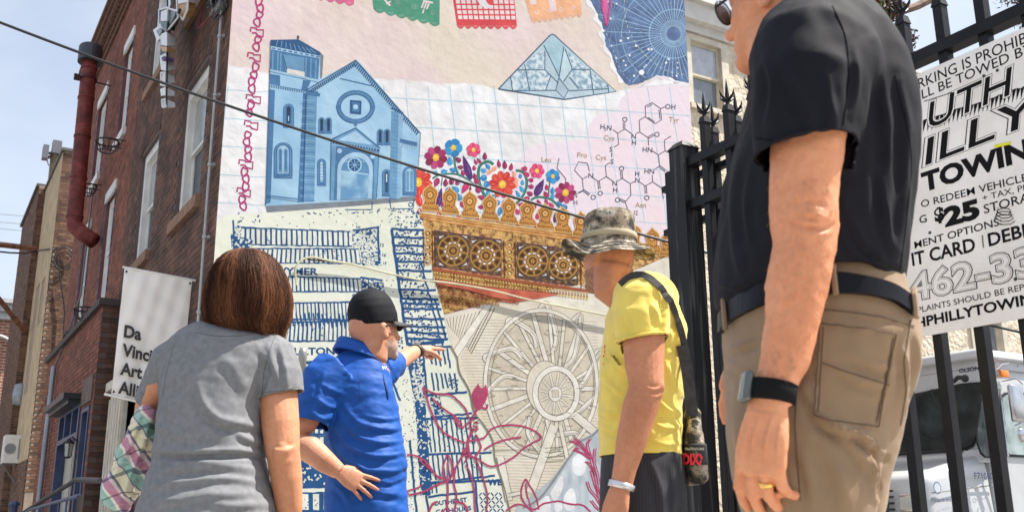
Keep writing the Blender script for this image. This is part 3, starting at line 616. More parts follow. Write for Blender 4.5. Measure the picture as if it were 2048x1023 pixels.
for h in holes:
    mb = MB(); a, b, c_, d_ = h; w_ = .11
    wb(mb, a-w_, a, c_, d_+w_, -.14, .045); wb(mb, b, b+w_*1.6, c_, d_+w_, -.14, .045); wb(mb, a, b, d_, d_+w_, -.14, .045); wb(mb, a-w_, b+w_*1.6, c_-.1, c_, -.14, .09)
    wn = mb.put('window', cream, bs); k = .05; zm = (c_+d_)/2
    m2 = MB()
    for e0, e1, oo in ((c_, zm+.02, -.12), (zm-.02, d_, -.08)):
        wb(m2, a, a+k, e0, e1, oo, oo+.035); wb(m2, b-k, b, e0, e1, oo, oo+.035); wb(m2, a+k, b-k, e0, e0+k, oo, oo+.035); wb(m2, a+k, b-k, e1-k, e1, oo, oo+.035)
    m2.put('sash', cream, wn)
    for e0, e1, oo, m_ in ((c_, zm+.02, -.12, mat('grey_blue_pane', (.16, .18, .21), rough=.15, spec=1)), (zm-.02, d_, -.08, mat('lace_pane', (.4, .44, .48), rough=.15, spec=1))):
        m2 = MB(); wb(m2, a+k, b-k, e0+k, e1-k, oo+.005, oo+.012); m2.put('pane', m_, wn)
# ================================================================== THE MURAL (flat paint on the side wall, each figure a sheet a hair proud of the last)
mur = None
def W2(pts, o):
    R = []
    for x, y in pts:
        t, z = wx(x, y); t = min(max(t, 0.0), LEN-.001); z = min(max(z, .0), HT); R.append(wp(t, z, o))
    return R
class Pt:
    def __init__(s, name, o): s.name = name; s.o = o*.15; s.m = []; s.mb = MB(); s.k = 0; s.last = None
    def mi(s, h):
        m = paint(h) if isinstance(h, str) else h
        if m not in s.m: s.m.append(m)
        return s.m.index(m)
    def o_(s, h=None):                                  # a hair higher at each change of colour
        if h != s.last: s.o += 2e-5; s.last = h
        s.k += 1; return s.o+(s.k % 5)*3e-6
    def poly(s, pts, h): 
        if len(pts) >= 3: s.mb.add(W2(pts, s.o_(h)), [tuple(range(len(pts)))[::-1]], s.mi(h))
        return s
    def line(s, pts, w, h, closed=False, taper=False):
        P = np.array(pts, float); 
        if closed: P = np.vstack([P, P[:1]])
        d = np.diff(P, axis=0); L = np.linalg.norm(d, axis=1); ok = np.r_[True, L > 1e-6]; P = P[ok]
        if len(P) < 2: return s
        d = np.diff(P, axis=0); d /= np.linalg.norm(d, axis=1)[:, None]
        t = np.vstack([d[:1], (d[:-1]+d[1:])/2, d[-1:]]); t /= np.linalg.norm(t, axis=1)[:, None]+1e-9
        nn = np.stack([-t[:, 1], t[:, 0]], 1); ww = np.full(len(P), w/2)
        if taper: ww *= np.sin(np.linspace(.15, math.pi-.15, len(P)))
        A = P+nn*ww[:, None]; B = P-nn*ww[:, None]; n = len(P); o = s.o_(h)
        s.mb.add(W2(np.vstack([A, B]), o), [(i, i+1, n+i+1, n+i) for i in range(n-1)], s.mi(h)); return s
    def ell(s, cx, cy, rx, ry, h, rot=0, n=16):
        q = np.arange(n)*2*math.pi/n; c, d = math.cos(rot), math.sin(rot)
        return s.poly([(cx+rx*math.cos(a)*c-ry*math.sin(a)*d, cy+rx*math.cos(a)*d+ry*math.sin(a)*c) for a in q], h)
    def ringl(s, cx, cy, rx, ry, w, h, rot=0, n=28, a0=0, a1=2*math.pi):
        c, d = math.cos(rot), math.sin(rot)
        return s.line([(cx+rx*math.cos(a)*c-ry*math.sin(a)*d, cy+rx*math.cos(a)*d+ry*math.sin(a)*c) for a in np.linspace(a0, a1, n)], w, h)
    def text(s, t, x, y, size, h, ang=0, bold=0.0, sx=1.):
        V, Fc = text2d(t, bold); c, d = math.cos(ang), math.sin(ang)
        s.mb.add(W2([(x+(u*c*sx-v*(-d))*size if False else x+(u*sx*c+v*d)*size, y+(u*sx*d-v*c)*size) for u, v in V], s.o_(h)), [f[::-1] for f in Fc], s.mi(h)); return s
    def end(s, label=None):
        return s.mb.put(s.name, s.m, mur or corner, label=label)
def jit(pts, a): return [(x+random.uniform(-a, a), y+random.uniform(-a, a)) for x, y in pts]
def dens(pts, step=6, closed=False):
    P = list(pts)+([pts[0]] if closed else []); R = []
    for a, b in zip(P, P[1:]):
        n = max(1, int(math.dist(a, b)/step)); R += [(a[0]+(b[0]-a[0])*k/n, a[1]+(b[1]-a[1])*k/n) for k in range(n)]
    if not closed: R.append(P[-1])
    return R
def curve(pts, n=8):                                    # Catmull-Rom
    P = [pts[0]]+list(pts)+[pts[-1]]; R = []
    for i in range(1, len(P)-2):
        p0, p1, p2, p3 = [np.array(P[i+k], float) for k in (-1, 0, 1, 2)]
        for t in np.arange(n)/n: R.append(tuple(.5*((2*p1)+(-p0+p2)*t+(2*p0-5*p1+4*p2-p3)*t*t+(-p0+3*p1-3*p2+p3)*t**3)))
    R.append(tuple(pts[-1])); return R
# plaster skin with its own thickness
mb = MB(); mb.wbox(.0, LEN, 0, HT, -.035, .0)
base = mat('mural_cream_plaster', tuple(v*PK for v in lin('#e2d6c6')[:3]), rough=.88, color2=tuple(v*PK for v in lin('#e3cfd2')[:3]), vscale=.55, bump=.35, bscale=7, detail=3, ramp=(.38, .62), bdist=.02, mottle=(1.7, (.92, .90, .875)))
mur = mb.put('mural', base, corner)
P_ = Pt('paper_ground', .002)
tear = [(440, 120), (470, 134), (500, 136), (540, 150), (620, 152), (700, 154), (760, 158), (800, 160), (840, 162), (880, 168), (930, 166), (960, 170), (1000, 181), (1060, 189), (1128, 198), (1190, 190), (1236, 182), (1270, 176), (1330, 160), (1400, 160)]
P_.poly(jit(dens(tear, 9), 1.6)+[(1400, 480), (1165, 470), (840, 420), (700, 430), (535, 425), (380, 440)], '#eeeef0')
P_.end('white graph paper with pale blue grid')
P_ = Pt('lilac_patch', .004)
P_.poly([(1320, 150), (1262, 178), (1240, 200), (1232, 224), (1192, 230), (1178, 252), (1170, 279), (1120, 284), (1068, 290), (1050, 304), (1035, 322), (1010, 345), (990, 400), (1000, 430), (1165, 462), (1300, 500), (1400, 520), (1400, 150)], mat('mural_lilac', tuple(v*PK for v in lin('#e8dbe6')[:3]), rough=.85, color2=tuple(v*PK for v in lin('#ecd8de')[:3]), vscale=1.2, bump=.4, bscale=9))
P_.end()
P_ = Pt('blue_grid', .006); g = '#b5d8e8'
for k in range(-8, 13):
    x0 = 811+44.2*k-(0 if k < 4 else (k-4)*.4)
    pts = [(x0+(y-170)*(.10+.004*k), y) for y in range(172, 460, 40)]
    if k < -1: pts = [(p[0]-(p[1]-170)*.12*1.6, p[1]) for p in pts]; 
    if k < -1 and not x0 < 545: continue
    if k == -7: continue
    P_.line(jit(pts, .7), 1.7, g)
for k, y in enumerate((196, 252, 308, 362, 415)):
    P_.line([(x, y+(x-790)*.055+8e-6*(x-790)**2+random.uniform(-.4, .4)) for x in range(780, 1400, 40)], 1.7, g)
for k, y in enumerate((178, 235, 291, 348, 404)):
    P_.line([(445-k*3, y), (480, y+3), (515, y+6), (545, y+5)], 1.6, g)
P_.end()
# night sky chart
P_ = Pt('star_chart', .008)
edge = [(1168, -60), (1176, -5), (1190, 20), (1204, 52), (1212, 92), (1226, 118), (1234, 145), (1248, 165), (1258, 170), (1276, 168), (1296, 160), (1312, 150), (1332, 153), (1350, 160), (1372, 166), (1378, 166)]
e2 = jit(dens(edge, 5), 1.5)
P_.poly([(x-7-4*math.sin(y*.2), y+1) for x, y in e2 if y < 166]+[(1262, 176)]+[(x, y+7) for x, y in e2 if y > 150 and x > 1262]+[(1400, 175), (1400, -60)], '#f1f1f4')
sky_m = mat('mural_night_blue', tuple(v*PK for v in lin('#35527f')[:3]), rough=.85, color2=tuple(v*PK for v in lin('#5477a5')[:3]), vscale=7, bump=.4, bscale=9)
P_.poly(e2+[(1400, 170), (1400, -60)], sky_m)
P_.end(); 
def inside(x, y): return x > np.interp(y, [p[1] for p in edge[:8]], [p[0] for p in edge[:8]])+3 and y < np.interp(x, [1226, 1258, 1276, 1312, 1350, 1378], [120, 166, 166, 150, 158, 166])
def clipline(P_, a, b, w, h, n=14, dash=False):
    seg = []
    for t in np.linspace(0, 1, n*2):
        p = (a[0]+(b[0]-a[0])*t, a[1]+(b[1]-a[1])*t)
        if inside(*p): seg.append(p)
        else:
            if len(seg) > 1: P_.line(seg, w, h)
            seg = []
    if dash: 
        for q in range(0, len(seg)-1, 2): P_.line(seg[q:q+2], w, h)
    elif len(seg) > 1: P_.line(seg, w, h)
P_ = Pt('star_lines', .014); c0 = (1347, 68); lc = '#9dbfe0'
for k in range(56):
    a = 2*math.pi*k/56+.03; r1 = 215 if k % 2 == 0 else 96
    clipline(P_, (c0[0]+14*math.cos(a), c0[1]+14*math.sin(a)), (c0[0]+r1*math.cos(a), c0[1]+r1*math.sin(a)), 1.5 if k % 2 == 0 else 1.1, lc, 20)
for r, w in ((26, 1.2), (49, 1.9), (104, 1.4)):
    Q = [(c0[0]+r*math.cos(a), c0[1]+r*1.0*math.sin(a)) for a in np.linspace(0, 2*math.pi, 60)]
    for a, b in zip(Q, Q[1:]):
        if inside(*a) and inside(*b): P_.line([a, b], w, lc)
c1 = (1226, 36)
for k in range(18):
    a = 2*math.pi*k/18; clipline(P_, c1, (c1[0]+110*math.cos(a), c1[1]+150*math.sin(a)), 1.1, '#7f9fc4', 16, dash=k % 3 == 0)
Q = curve([(1248, -30), (1250, 30), (1262, 70), (1290, 110), (1330, 140), (1370, 150)]); 
for a, b in list(zip(Q, Q[1:]))[::2]: P_.line([a, b], 1.2, '#c9d2b8')
Q = curve([(1210, 60), (1226, 100), (1240, 140), (1262, 164)])
for a, b in list(zip(Q, Q[1:]))[::2]: P_.line([a, b], 1.1, '#b7c9dd')
P_.end()
P_ = Pt('stars', .022)
for x, y, r in ((1206, 62, 3), (1215, 4, 2), (1233, 8, 2), (1221, 38, 2.2), (1241, 82, 2.6), (1256, 77, 2.2), (1272, 92, 2.4), (1297, 99, 2.6), (1303, 99, 2.4), (1247, 122, 2), (1259, 111, 2.2), (1251, 131, 2), (1283, 145, 5.5), (1268, 152, 2.4), (1292, 131, 1.8), (1332, 126, 2.4), (1337, 119, 1.8), (1355, 126, 1.6), (1355, 136, 1.8), (1353, 152, 2), (1223, 92, 1.6), (1288, 134, 1.6), (1232, 116, 2)):
    P_.ell(x, y, r, r, '#f2f6fb', n=9)
stuff(P_.end()); P_ = Pt('star_names', .022)
for t, x, y, a in (('RECVATER', 1256, 52, .12), ('SCORPIUS', 1285, 62, .2), ('LUCAS', 1248, 124, .1), ('CRATER', 1298, 116, .25), ('CANIS', 1322, 8, .1)): P_.text(t, x, y, 7, '#8ba9c9', a)
P_.end()
# papel picado banners
def picado(name, quad, col, scall, motif, lab):
    P_ = Pt(name, .008); (a, b, c_, d_) = quad           # TL TR BR BL
    low = []
    for k in range(scall):
        for q in range(6):
            t = (k+q/5)/scall; x = c_[0]+(d_[0]-c_[0])*t; y = c_[1]+(d_[1]-c_[1])*t; low.append((x, y+math.sin(math.pi*q/5)*(6 if scall > 4 else 5)))
    P_.poly([a, b]+low, col)
    Q = lambda u, v: (a[0]+(b[0]-a[0])*u+((d_[0]-a[0])*(1-u)+(c_[0]-b[0])*u)*v, a[1]+(b[1]-a[1])*u+((d_[1]-a[1])*(1-u)+(c_[1]-b[1])*u)*v)
    lt = '#e8d8da'
    for k in range(scall):
        cx, cy = Q(1-(k+.5)/scall, 1.0)
        for q in range(5): an = math.pi*(.1+.2*q); P_.line([(cx+1.5*math.cos(an), cy-2+1.5*math.sin(an)), (cx+7*math.cos(an), cy-2+6.5*math.sin(an))], 1.5, lt, taper=True)
    motif(P_, Q, lt); P_.end(lab)
def m_green(P_, Q, lt):
    for u, v in ((.1, .72), (.37, .75), (.62, .78), (.9, .82), (.68, .35), (.85, .3), (.1, .3)):
        x, y = Q(u, v)
        for k in range(8): a = k*math.pi/4; P_.line([(x+1.8*math.cos(a), y+1.8*math.sin(a)), (x+6.3*math.cos(a), y+6.3*math.sin(a))], 1.9, lt, taper=True)
    x, y = Q(.5, .5)
    for k in range(3): P_.poly([(x-6+k, y-12+k*8), (x+9-k, y-12+k*8), (x+8-k, y-6+k*8), (x-5+k, y-6+k*8)], lt)
    for dx in (0, 5, 10): P_.line([(848+dx, 4+dx*.3), (843+dx, 16+dx*.3)], 3.4, lt)
    P_.line([(846, 2), (866, 6)], 4, lt); P_.line([(848, 19), (845, 27)], 3, lt)
    P_.line([(768, -2), (780, 12)], 4, lt); P_.line([(772, 8), (782, 3)], 3, lt)
picado('papel_picado', [(738, -70), (880, -70), (879, 49), (747, 18)], '#4f9a80', 6, m_green, 'green cut paper banner')
def m_red(P_, Q, lt):
    for i in range(11):
        for j in range(7):
            u = .04+.088*i; v = .32+.085*j
            if .34 < u < .62 and j < 4: continue
            A = [Q(u, v), Q(u+.066, v), Q(u+.066, v+.06), Q(u, v+.06)]
            P_.poly(A, lt)
    P_.poly(curve([(953, -6), (957, 6), (967, 15), (980, 17), (987, 13), (977, 9), (971, 0), (970, -10)], 5), '#e6dde6')
picado('papel_picado', [(896, -70), (1022, -70), (1034, 53), (914, 52)], '#d8474e', 8, m_red, 'red cut paper banner')
def m_or(P_, Q, lt):
    P_.poly([(1056, -8), (1072, -8), (1073, 8), (1062, 10)], lt); P_.poly([(1094, -8), (1108, -8), (1114, 22), (1103, 24)], lt)
    for u in (.15, .38, .62, .85): x, y = Q(u, .86); P_.ringl(x, y, 3.5, 3.5, 1.3, lt, n=10)
picado('papel_picado', [(1030, -70), (1150, -70), (1164, 28), (1063, 42)], '#f2b78e', 9, m_or, 'pale orange cut paper banner')
def m_pk(P_, Q, lt): pass
picado('papel_picado', [(610, -70), (708, -70), (708, 8), (612, -10)], '#dc6a96', 5, m_pk, 'pink cut paper banner at the top edge')
# magenta ornament down the left edge
P_ = Pt('magenta_garland', .013); mg = '#b83a77'
cen = lambda y: 519-(y*.083)+3*math.sin(y*.11)
seg = [(-40, 50), (72, 102), (124, 186), (202, 232), (262, 315), (334, 372), (390, 416)]
for a, b in seg:
    y = a; sgn = 1
    while y < b-6:
        x = cen(y); h = random.uniform(15, 21)
        P_.line(curve([(x-4*sgn, y), (x+6*sgn, y+h*.3), (x+5*sgn, y+h*.7), (x-3*sgn, y+h), (x-6*sgn, y+h*.55), (x-4*sgn, y+1)], 5), 3.3, mg)
        y += h*.82; sgn *= -1
for y in (54, 104, 188, 240, 318, 374):
    x = cen(y); w = random.uniform(11, 14)
    P_.line([(x-w, y+10), (x-w+1, y+1), (x-1, y+3), (x, y+6), (x+w+1, y+6), (x+w, y+20), (x+2, y+17), (x-2, y+12), (x-w+3, y+12)], 3.2, mg)
P_.end('magenta line ornament down the left edge')
P_ = Pt('magenta_petal', .028)
P_.line(curve([(1208, -30), (1203, 10), (1208, 30), (1213, 52), (1217, 28), (1221, 8), (1220, -30)]), 3, '#c7428a'); P_.line([(1212, -30), (1211, 46)], 2.4, '#c7428a'); P_.poly([(1205, -30), (1205, 24), (1213, 50), (1215, 20), (1216, -30)], '#d0609c'); P_.end()
# glass triangle
P_ = Pt('glass_triangle', .012); ln = '#3f5f7c'; tx = mat('mural_etched_glass', tuple(v*PK for v in lin('#7fa0b4')[:3]), rough=.85, color2=tuple(v*PK for v in lin('#d3e0e6')[:3]), vscale=17, bump=.4, bscale=9, detail=8, ramp=(.4, .6))
P_.poly([(997, 178), (1100, 71), (1105, 69), (1109, 71), (1232, 183), (1129, 199)], '#bcd3df')
Xc = lambda x, y: (960+x/3.934, y/3.934)
for poly_ in ([(510, 400), (500, 550), (555, 600), (515, 715), (385, 715), (350, 510), (440, 420)], [(350, 510), (385, 715), (255, 710), (240, 605)], [(700, 610), (730, 550), (865, 550), (890, 700), (770, 700)], [(665, 380), (850, 545), (730, 545)], [(870, 560), (1000, 665), (1010, 700), (890, 700)]):
    P_.poly([Xc(*p) for p in poly_], tx)
P_.poly([Xc(*p) for p in ((500, 355), (568, 275), (660, 365), (622, 600))], '#a9cbd9'); P_.poly([Xc(*p) for p in ((665, 385), (725, 545), (655, 640), (625, 600))], '#c3dce6')
P_.poly([Xc(*p) for p in ((620, 615), (695, 710), (660, 775), (595, 710))], '#b5cad8')
for a in ([(500, 355), (622, 605), (595, 710), (660, 775), (695, 710), (622, 615)], [(660, 368), (622, 605)], [(668, 385), (725, 545), (655, 645)], [(510, 400), (510, 550), (615, 655)], [(290, 550), (510, 550)], [(725, 548), (868, 548)], [(700, 605), (775, 700)], [(555, 600), (515, 712)], [(350, 505), (390, 715)], [(240, 605), (255, 712)], [(865, 545), (893, 745)], [(700, 715), (1015, 700)], [(255, 715), (595, 712)], [(1005, 665), (1012, 728)]):
    P_.line([Xc(*p) for p in a], 2.0, ln)
P_.line([(997, 178), (1100, 71), (1105, 69), (1109, 71), (1232, 183), (1129, 199)], 2.6, ln, closed=True); P_.end('pale blue leaded glass triangle')

# ---- church picture
P_ = Pt('church_picture', .012); Bk, Bd, Bm, Bl, Bw = '#315a86', '#4d7ba8', '#6d9dc3', '#8fb8d8', '#a9cce4'
lightb = mat('mural_church_wall', tuple(v*PK for v in lin('#8ab6d6')[:3]), rough=.85, color2=tuple(v*PK for v in lin('#a5cbe3')[:3]), vscale=2.4, bump=.4, bscale=9)
shadow_ = '#7f8791'
P_.poly([(531, 411), (828, 388), (838, 268), (842, 264), (833, 401), (700, 412), (534, 425)], shadow_)
P_.poly([(640, 104), (647, 112), (644, 156), (634, 160)], shadow_)
P_.poly([(541, 80), (595, 80), (640, 104), (640, 158), (626, 166), (700, 127), (711, 119), (722, 128), (840, 266), (836, 330), (829, 392), (700, 402), (530, 412), (537, 270), (540, 190)], lightb)
P_.poly([(541, 80), (597, 79), (641, 105), (640, 112), (541, 92)], Bk)
for k in range(9): P_.line([(556+k*8, 80+k*2.2), (552+k*10, 93+k*1.8)], 1.6, Bm)
P_.ell(596, 75, 2.2, 4, '#2f4662')
P_.poly([(541, 92), (640, 112), (640, 117), (541, 98)], Bw)
for k in range(9): P_.poly([(544+k*11, 95+k*2.05), (551+k*11, 96.4+k*2.05), (551+k*11, 99.5+k*2.05), (544+k*11, 98+k*2.05)], Bd)
P_.poly([(542, 99), (639, 117), (636, 160), (610, 158), (540, 140)], Bd)
for x in (546, 556, 562, 612, 622, 632): P_.line([(x, 102+(x-542)*.19), (x-1, 142+(x-542)*.17)], 3, Bm)
P_.poly([(566, 108), (608, 116), (608, 150), (572, 143)], Bm); P_.poly([(574, 137), (609, 144), (609, 155), (574, 148)], '#e6e3dc'); P_.line([(566, 112), (574, 140)], 2, Bk)
P_.line([(539, 140), (640, 162)], 3.4, Bw); P_.line([(539, 143), (636, 165)], 1.4, Bd)
P_.poly([(539, 148), (560, 151), (560, 172), (539, 168)], Bd); P_.poly([(606, 160), (622, 162), (612, 184), (602, 182)], Bd)
P_.line(dens([(539, 172), (600, 182), (636, 186)], 5), 6, Bd)
for k in range(20): x = 541+k*4.6; P_.line([(x, 170+k*.85), (x, 175+k*.85)], 1.6, Bw)
P_.poly([(538, 178), (550, 181), (541, 405), (531, 408)], Bd); P_.poly([(606, 186), (615, 187), (607, 404), (595, 405)], Bd); P_.poly([(615, 187), (634, 190), (628, 403), (607, 404)], Bm)
for k in range(26): y = 200+k*8; P_.line([(600, y), (630, y+1)], .8, Bk if k % 2 else Bw)
def archwin(cx, cy, w, h, fr=5, dk=Bd, gl=Bk, lean=0, mull=True):
    def A(ww, hh, dy=0): return [(cx-ww+lean, cy+hh/2+dy), (cx-ww, cy-hh/2+ww)]+[(cx-ww*math.cos(a), cy-hh/2+ww-ww*math.sin(a)) for a in np.linspace(.2, math.pi-.2, 9)]+[(cx+ww, cy-hh/2+ww), (cx+ww+lean, cy+hh/2+dy)]
    P_.poly(A(w+fr, h+fr*1.6), dk); P_.line(A(w+fr*.5, h+fr), .9, Bm); P_.poly(A(w, h), Bw if mull else gl)
    if mull:
        for s_ in (-1, 1): P_.poly([(cx+s_*w*.5-w*.36, cy+h/2-1.5), (cx+s_*w*.5-w*.36, cy-h/2+w*.9), (cx+s_*w*.5, cy-h/2+w*.45), (cx+s_*w*.5+w*.36, cy-h/2+w*.9), (cx+s_*w*.5+w*.36, cy+h/2-1.5)], gl)
    P_.line([(cx-w-fr+lean, cy+h/2+fr), (cx+w+fr+lean, cy+h/2+fr*1.1)], 3, dk)
archwin(566, 319, 11, 56, 8, gl=Bm); 
for s_ in (-1, 1): P_.line([(566+s_*5.5, 300), (566+s_*5.5, 340)], 4.4, Bd)
archwin(577, 230, 4, 34, 7, mull=False, gl='#26405f'); P_.line([(577, 232), (577, 242)], 2, Bw)
for x in (643, 657): archwin(x, 250, 2.6, 24, 4, mull=False, gl='#26405f')
for x in (760, 774): archwin(x, 273, 2.6, 24, 4, mull=False, gl='#26405f')
archwin(643, 343, 3, 42, 6, mull=False, gl=Bl)
for k in range(6): P_.line([(641, 327+k*6), (645, 327+k*6)], 2.2, '#dfeef6')
archwin(773, 364, 3, 42, 6, mull=False, gl='#35506e'); P_.line([(773, 348), (773, 364)], 2, '#dfeef6')
archwin(819, 360, 8, 46, 6, gl=Bm)
# gable cornice
G = [(612, 180), (711, 119), (840, 264)]
P_.line([(612, 181), (711, 121)], 2.2, Bk); P_.line([(711, 121), (840, 266)], 2.2, Bk)
for k in range(26): t = k/26; x, y = 614+97*t, 183-60*t; P_.line([(x, y), (x+3, y+7)], 2.8, Bk)
for k in range(40):
    t = k/40; x, y = 711+128*t, 124+142*t
    P_.line([(x, y), (x-3.5, y+7)], 2.8, Bk)
P_.line([(612, 186), (640, 190)], 6, Bd); P_.line([(680, 157), (745, 172)], 2, Bd); P_.line([(782, 216), (806, 226)], 3, Bk)
P_.poly([(783, 222), (797, 226), (793, 398), (779, 397)], Bm); P_.poly([(797, 226), (806, 232), (800, 397), (793, 398)], Bl)
for k in range(20): P_.line([(785, 232+k*8), (797, 233+k*8)], .8, Bd)
P_.line([(799, 282), (834, 290)], 6, Bd); P_.line([(799, 278), (834, 286)], 1.4, Bk)
for k in range(7): P_.line([(801+k*5, 286+k), (801+k*5, 292+k)], 1.4, Bw)
# rose window
P_.ringl(711, 214, 34, 29, 8.5, Bd); P_.ringl(711, 214, 38, 33, 1, Bk); P_.ringl(711, 214, 30, 25, 1, Bk); P_.ringl(711, 214, 34, 29, 1, Bm)
for a in (0, math.pi/2, math.pi, -math.pi/2): P_.line([(711+32*math.cos(a), 214+27*math.sin(a)), (711+39*math.cos(a), 214+33*math.sin(a))], 7, Bd)
P_.poly([(700, 200), (723, 202), (722, 229), (700, 227)], Bk); P_.poly([(704, 205), (719, 206), (718, 224), (704, 223)], Bd); P_.ell(711, 214, 5, 5, Bw, n=10); P_.line([(711, 240), (711, 252)], 6, Bd)
# portico
P_.poly([(663, 281), (711, 256), (758, 296), (757, 301), (665, 287)], Bm); P_.poly([(676, 280), (711, 262), (745, 290)], Bw)
P_.line([(661, 280), (711, 256), (760, 297)], 2.6, Bk); P_.line([(662, 284), (759, 301)], 4, Bk)
for k in range(18): t = k/17; P_.line([(664+94*t, 282+15*t), (664+94*t, 287+15*t)], 1.2, Bw)
P_.poly([(664, 290), (757, 304), (752, 397), (663, 400)], Bd); P_.poly([(664, 290), (672, 291), (667, 400), (660, 400)], Bm); P_.poly([(749, 303), (757, 304), (753, 396), (746, 397)], Bm)
for s_ in ((679, 302), (745, 313)): P_.ell(s_[0], s_[1], 5, 5, Bw, n=10)
ar = [(673, 400), (674, 345)]+[(710-36*math.cos(a), 338-34*math.sin(a)+(-36*math.cos(a))*-.06) for a in np.linspace(.1, math.pi-.1, 14)]+[(746, 349), (744, 397)]
P_.poly(ar, Bw); P_.line(ar, 1, Bd)
ar = [(680, 400), (682, 345)]+[(710-28*math.cos(a), 340-27*math.sin(a)+1) for a in np.linspace(.1, math.pi-.1, 14)]+[(738, 350), (737, 397)]
P_.poly(ar, '#5f90b8'); P_.poly([(680, 399), (682, 342), (736, 349), (736, 397)], mat('mural_church_door', tuple(v*PK for v in lin('#5f93bd')[:3]), rough=.85, color2=tuple(v*PK for v in lin('#a6cde0')[:3]), vscale=3.5, bump=.4, bscale=9, ramp=(.42, .62)))
P_.line([(681, 342), (736, 349)], 2.4, Bw); P_.ell(709, 330, 13, 14, Bk); P_.ringl(709, 330, 13, 14, 2.6, Bw)
for a in range(4): q = a*math.pi/4; P_.line([(709-11*math.cos(q), 330-11*math.sin(q)), (709+11*math.cos(q), 330+11*math.sin(q))], 1.2, Bl)
for q in (-.6, -.3, .3, .6): P_.line([(709+14*math.sin(q*1.5), 330-14*math.cos(q)+4), (709+26*math.sin(q*1.5), 330-20*math.cos(q)+10)], 1, Bw)
P_.line([(681, 342), (679, 400)], 2.4, Bw); P_.line([(738, 349), (737, 397)], 2.4, Bw); P_.line([(662, 284), (660, 400)], 1.2, Bk); P_.line([(758, 300), (753, 396)], 1.2, Bk)
P_.line([(531, 390), (597, 398)], 1.6, Bd); P_.line([(534, 394), (596, 403)], 1, Bk); P_.line([(541, 82), (538, 190), (531, 410)], 1.3, Bk); P_.line([(612, 188), (606, 404)], 1.4, Bk)
P_.end('blue painting of a church with bell tower and round window')

# ---- street map
mp_pts = [(380, 436), (440, 440), (452, 430), (534, 425), (640, 418), (700, 413), (833, 402), (840, 420), (848, 452), (856, 500), (866, 545), (876, 585), (888, 628), (896, 668), (906, 698), (916, 718), (919, 745), (930, 760), (938, 785), (948, 822), (968, 850), (985, 880), (990, 918), (1004, 960), (1016, 1015), (1030, 1060), (1060, 1400), (300, 1400)]
P_ = Pt('street_map', .010); P_.poly(mp_pts, mat('mural_map_cream', tuple(v*PK for v in lin('#e6e8da')[:3]), rough=.85, color2=tuple(v*PK for v in lin('#dfe2cf')[:3]), vscale=1.5, bump=.5, bscale=8)); P_.end('cream street map with dark blue lots')
nv = '#27568a'
def wob(a, b, w=2.4, j=.9, n=None): 
    w *= 1.45
    n = n or max(2, int(math.dist(a, b)/9)); P_.line([(a[0]+(b[0]-a[0])*k/n+random.uniform(-j, j), a[1]+(b[1]-a[1])*k/n+random.uniform(-j, j)) for k in range(n+1)], w, nv)
def scrib(quad, n, w=2.2, L=5):
    a, b, c_, d_ = quad
    col = nv
    if n >= 34:                                         # dense areas: solid navy with cream squiggles left in it
        P_.poly(jit(dens([a, b, c_, d_], 5, True), 1.6), nv); col = '#e3e6d8'; w *= 1.12; L *= 1.25; n = int(n*1.15)
    for _ in range(n):
        u, v = random.random(), random.random()
        x = (a[0]*(1-u)+b[0]*u)*(1-v)+(d_[0]*(1-u)+c_[0]*u)*v; y = (a[1]*(1-u)+b[1]*u)*(1-v)+(d_[1]*(1-u)+c_[1]*u)*v
        q = random.uniform(0, 6.3); r = random.uniform(.4, 1)*L; q2 = q+random.uniform(-1.6, 1.6)
        P_.line([(x, y), (x+r*.6*math.cos(q), y+r*.6*math.sin(q)), (x+r*.6*math.cos(q)+r*.5*math.cos(q2), y+r*.6*math.sin(q)+r*.5*math.sin(q2))], random.uniform(.8, 1.3)*w*1.15, col)
def block(quad, cols, rows=1, vert=True, w=2.4, sc=.12, dense=(), frame=True):
    a, b, c_, d_ = quad
    Q = lambda u, v: ((a[0]*(1-u)+b[0]*u)*(1-v)+(d_[0]*(1-u)+c_[0]*u)*v, (a[1]*(1-u)+b[1]*u)*(1-v)+(d_[1]*(1-u)+c_[1]*u)*v)
    P_.poly(jit(dens([Q(0, 0), Q(1, 0), Q(1, 1), Q(0, 1)], 7, True), .8), nv); later = []
    for r in range(rows):
        for k in range(cols):
            u0, u1, v0, v1 = (k+.22)/cols, (k+.84+random.uniform(-.07, .06))/cols, (r+.07+random.uniform(0, .03)*rows)/rows, (r+.95-random.uniform(0, .05))/rows
            P_.poly(jit([Q(u0, v0), Q(u1, v0+.01), Q(u1, (v0+v1)/2), Q(u1, v1), Q(u0, v1-.01), Q(u0, (v0+v1)/2)], .5), '#e3e6d8')
            if random.random() < sc or k in dense: later.append(([Q(u0, v0), Q(u1, v0), Q(u1, v1), Q(u0, v1)], 7 if k in dense else 4, 1.7, 4))
    for a_ in later: scrib(*a_)
    return
    if frame:
        for p, q in (((0, 0), (1, 0)), ((1, 0), (1, 1)), ((1, 1), (0, 1)), ((0, 1), (0, 0))): wob(Q(*p), Q(*q), w+.8, .6)
    for r in range(rows):
        v0, v1 = r/rows, (r+1)/rows
        if r: wob(Q(0, v0), Q(1, v0), w+.3, .7)
        for k in range(cols):
            u = k/cols
            if k: wob(Q(u, v0+.0), Q(u+random.uniform(-.003, .003), v1-(0 if random.random() < .7 else .2*(v1-v0))), w*.85, .6)
            if random.random() < sc or k in dense: scrib([Q(u+.1/cols, v0+.02), Q(u+.9/cols, v0+.02), Q(u+.9/cols, v1-.02), Q(u+.1/cols, v1-.02)], int(9 if k in dense else 5), 1.9, 4.5)
P_ = Pt('map_blocks', .0125)
scrib([(472, 424), (520, 430), (520, 448), (470, 446)], 8)
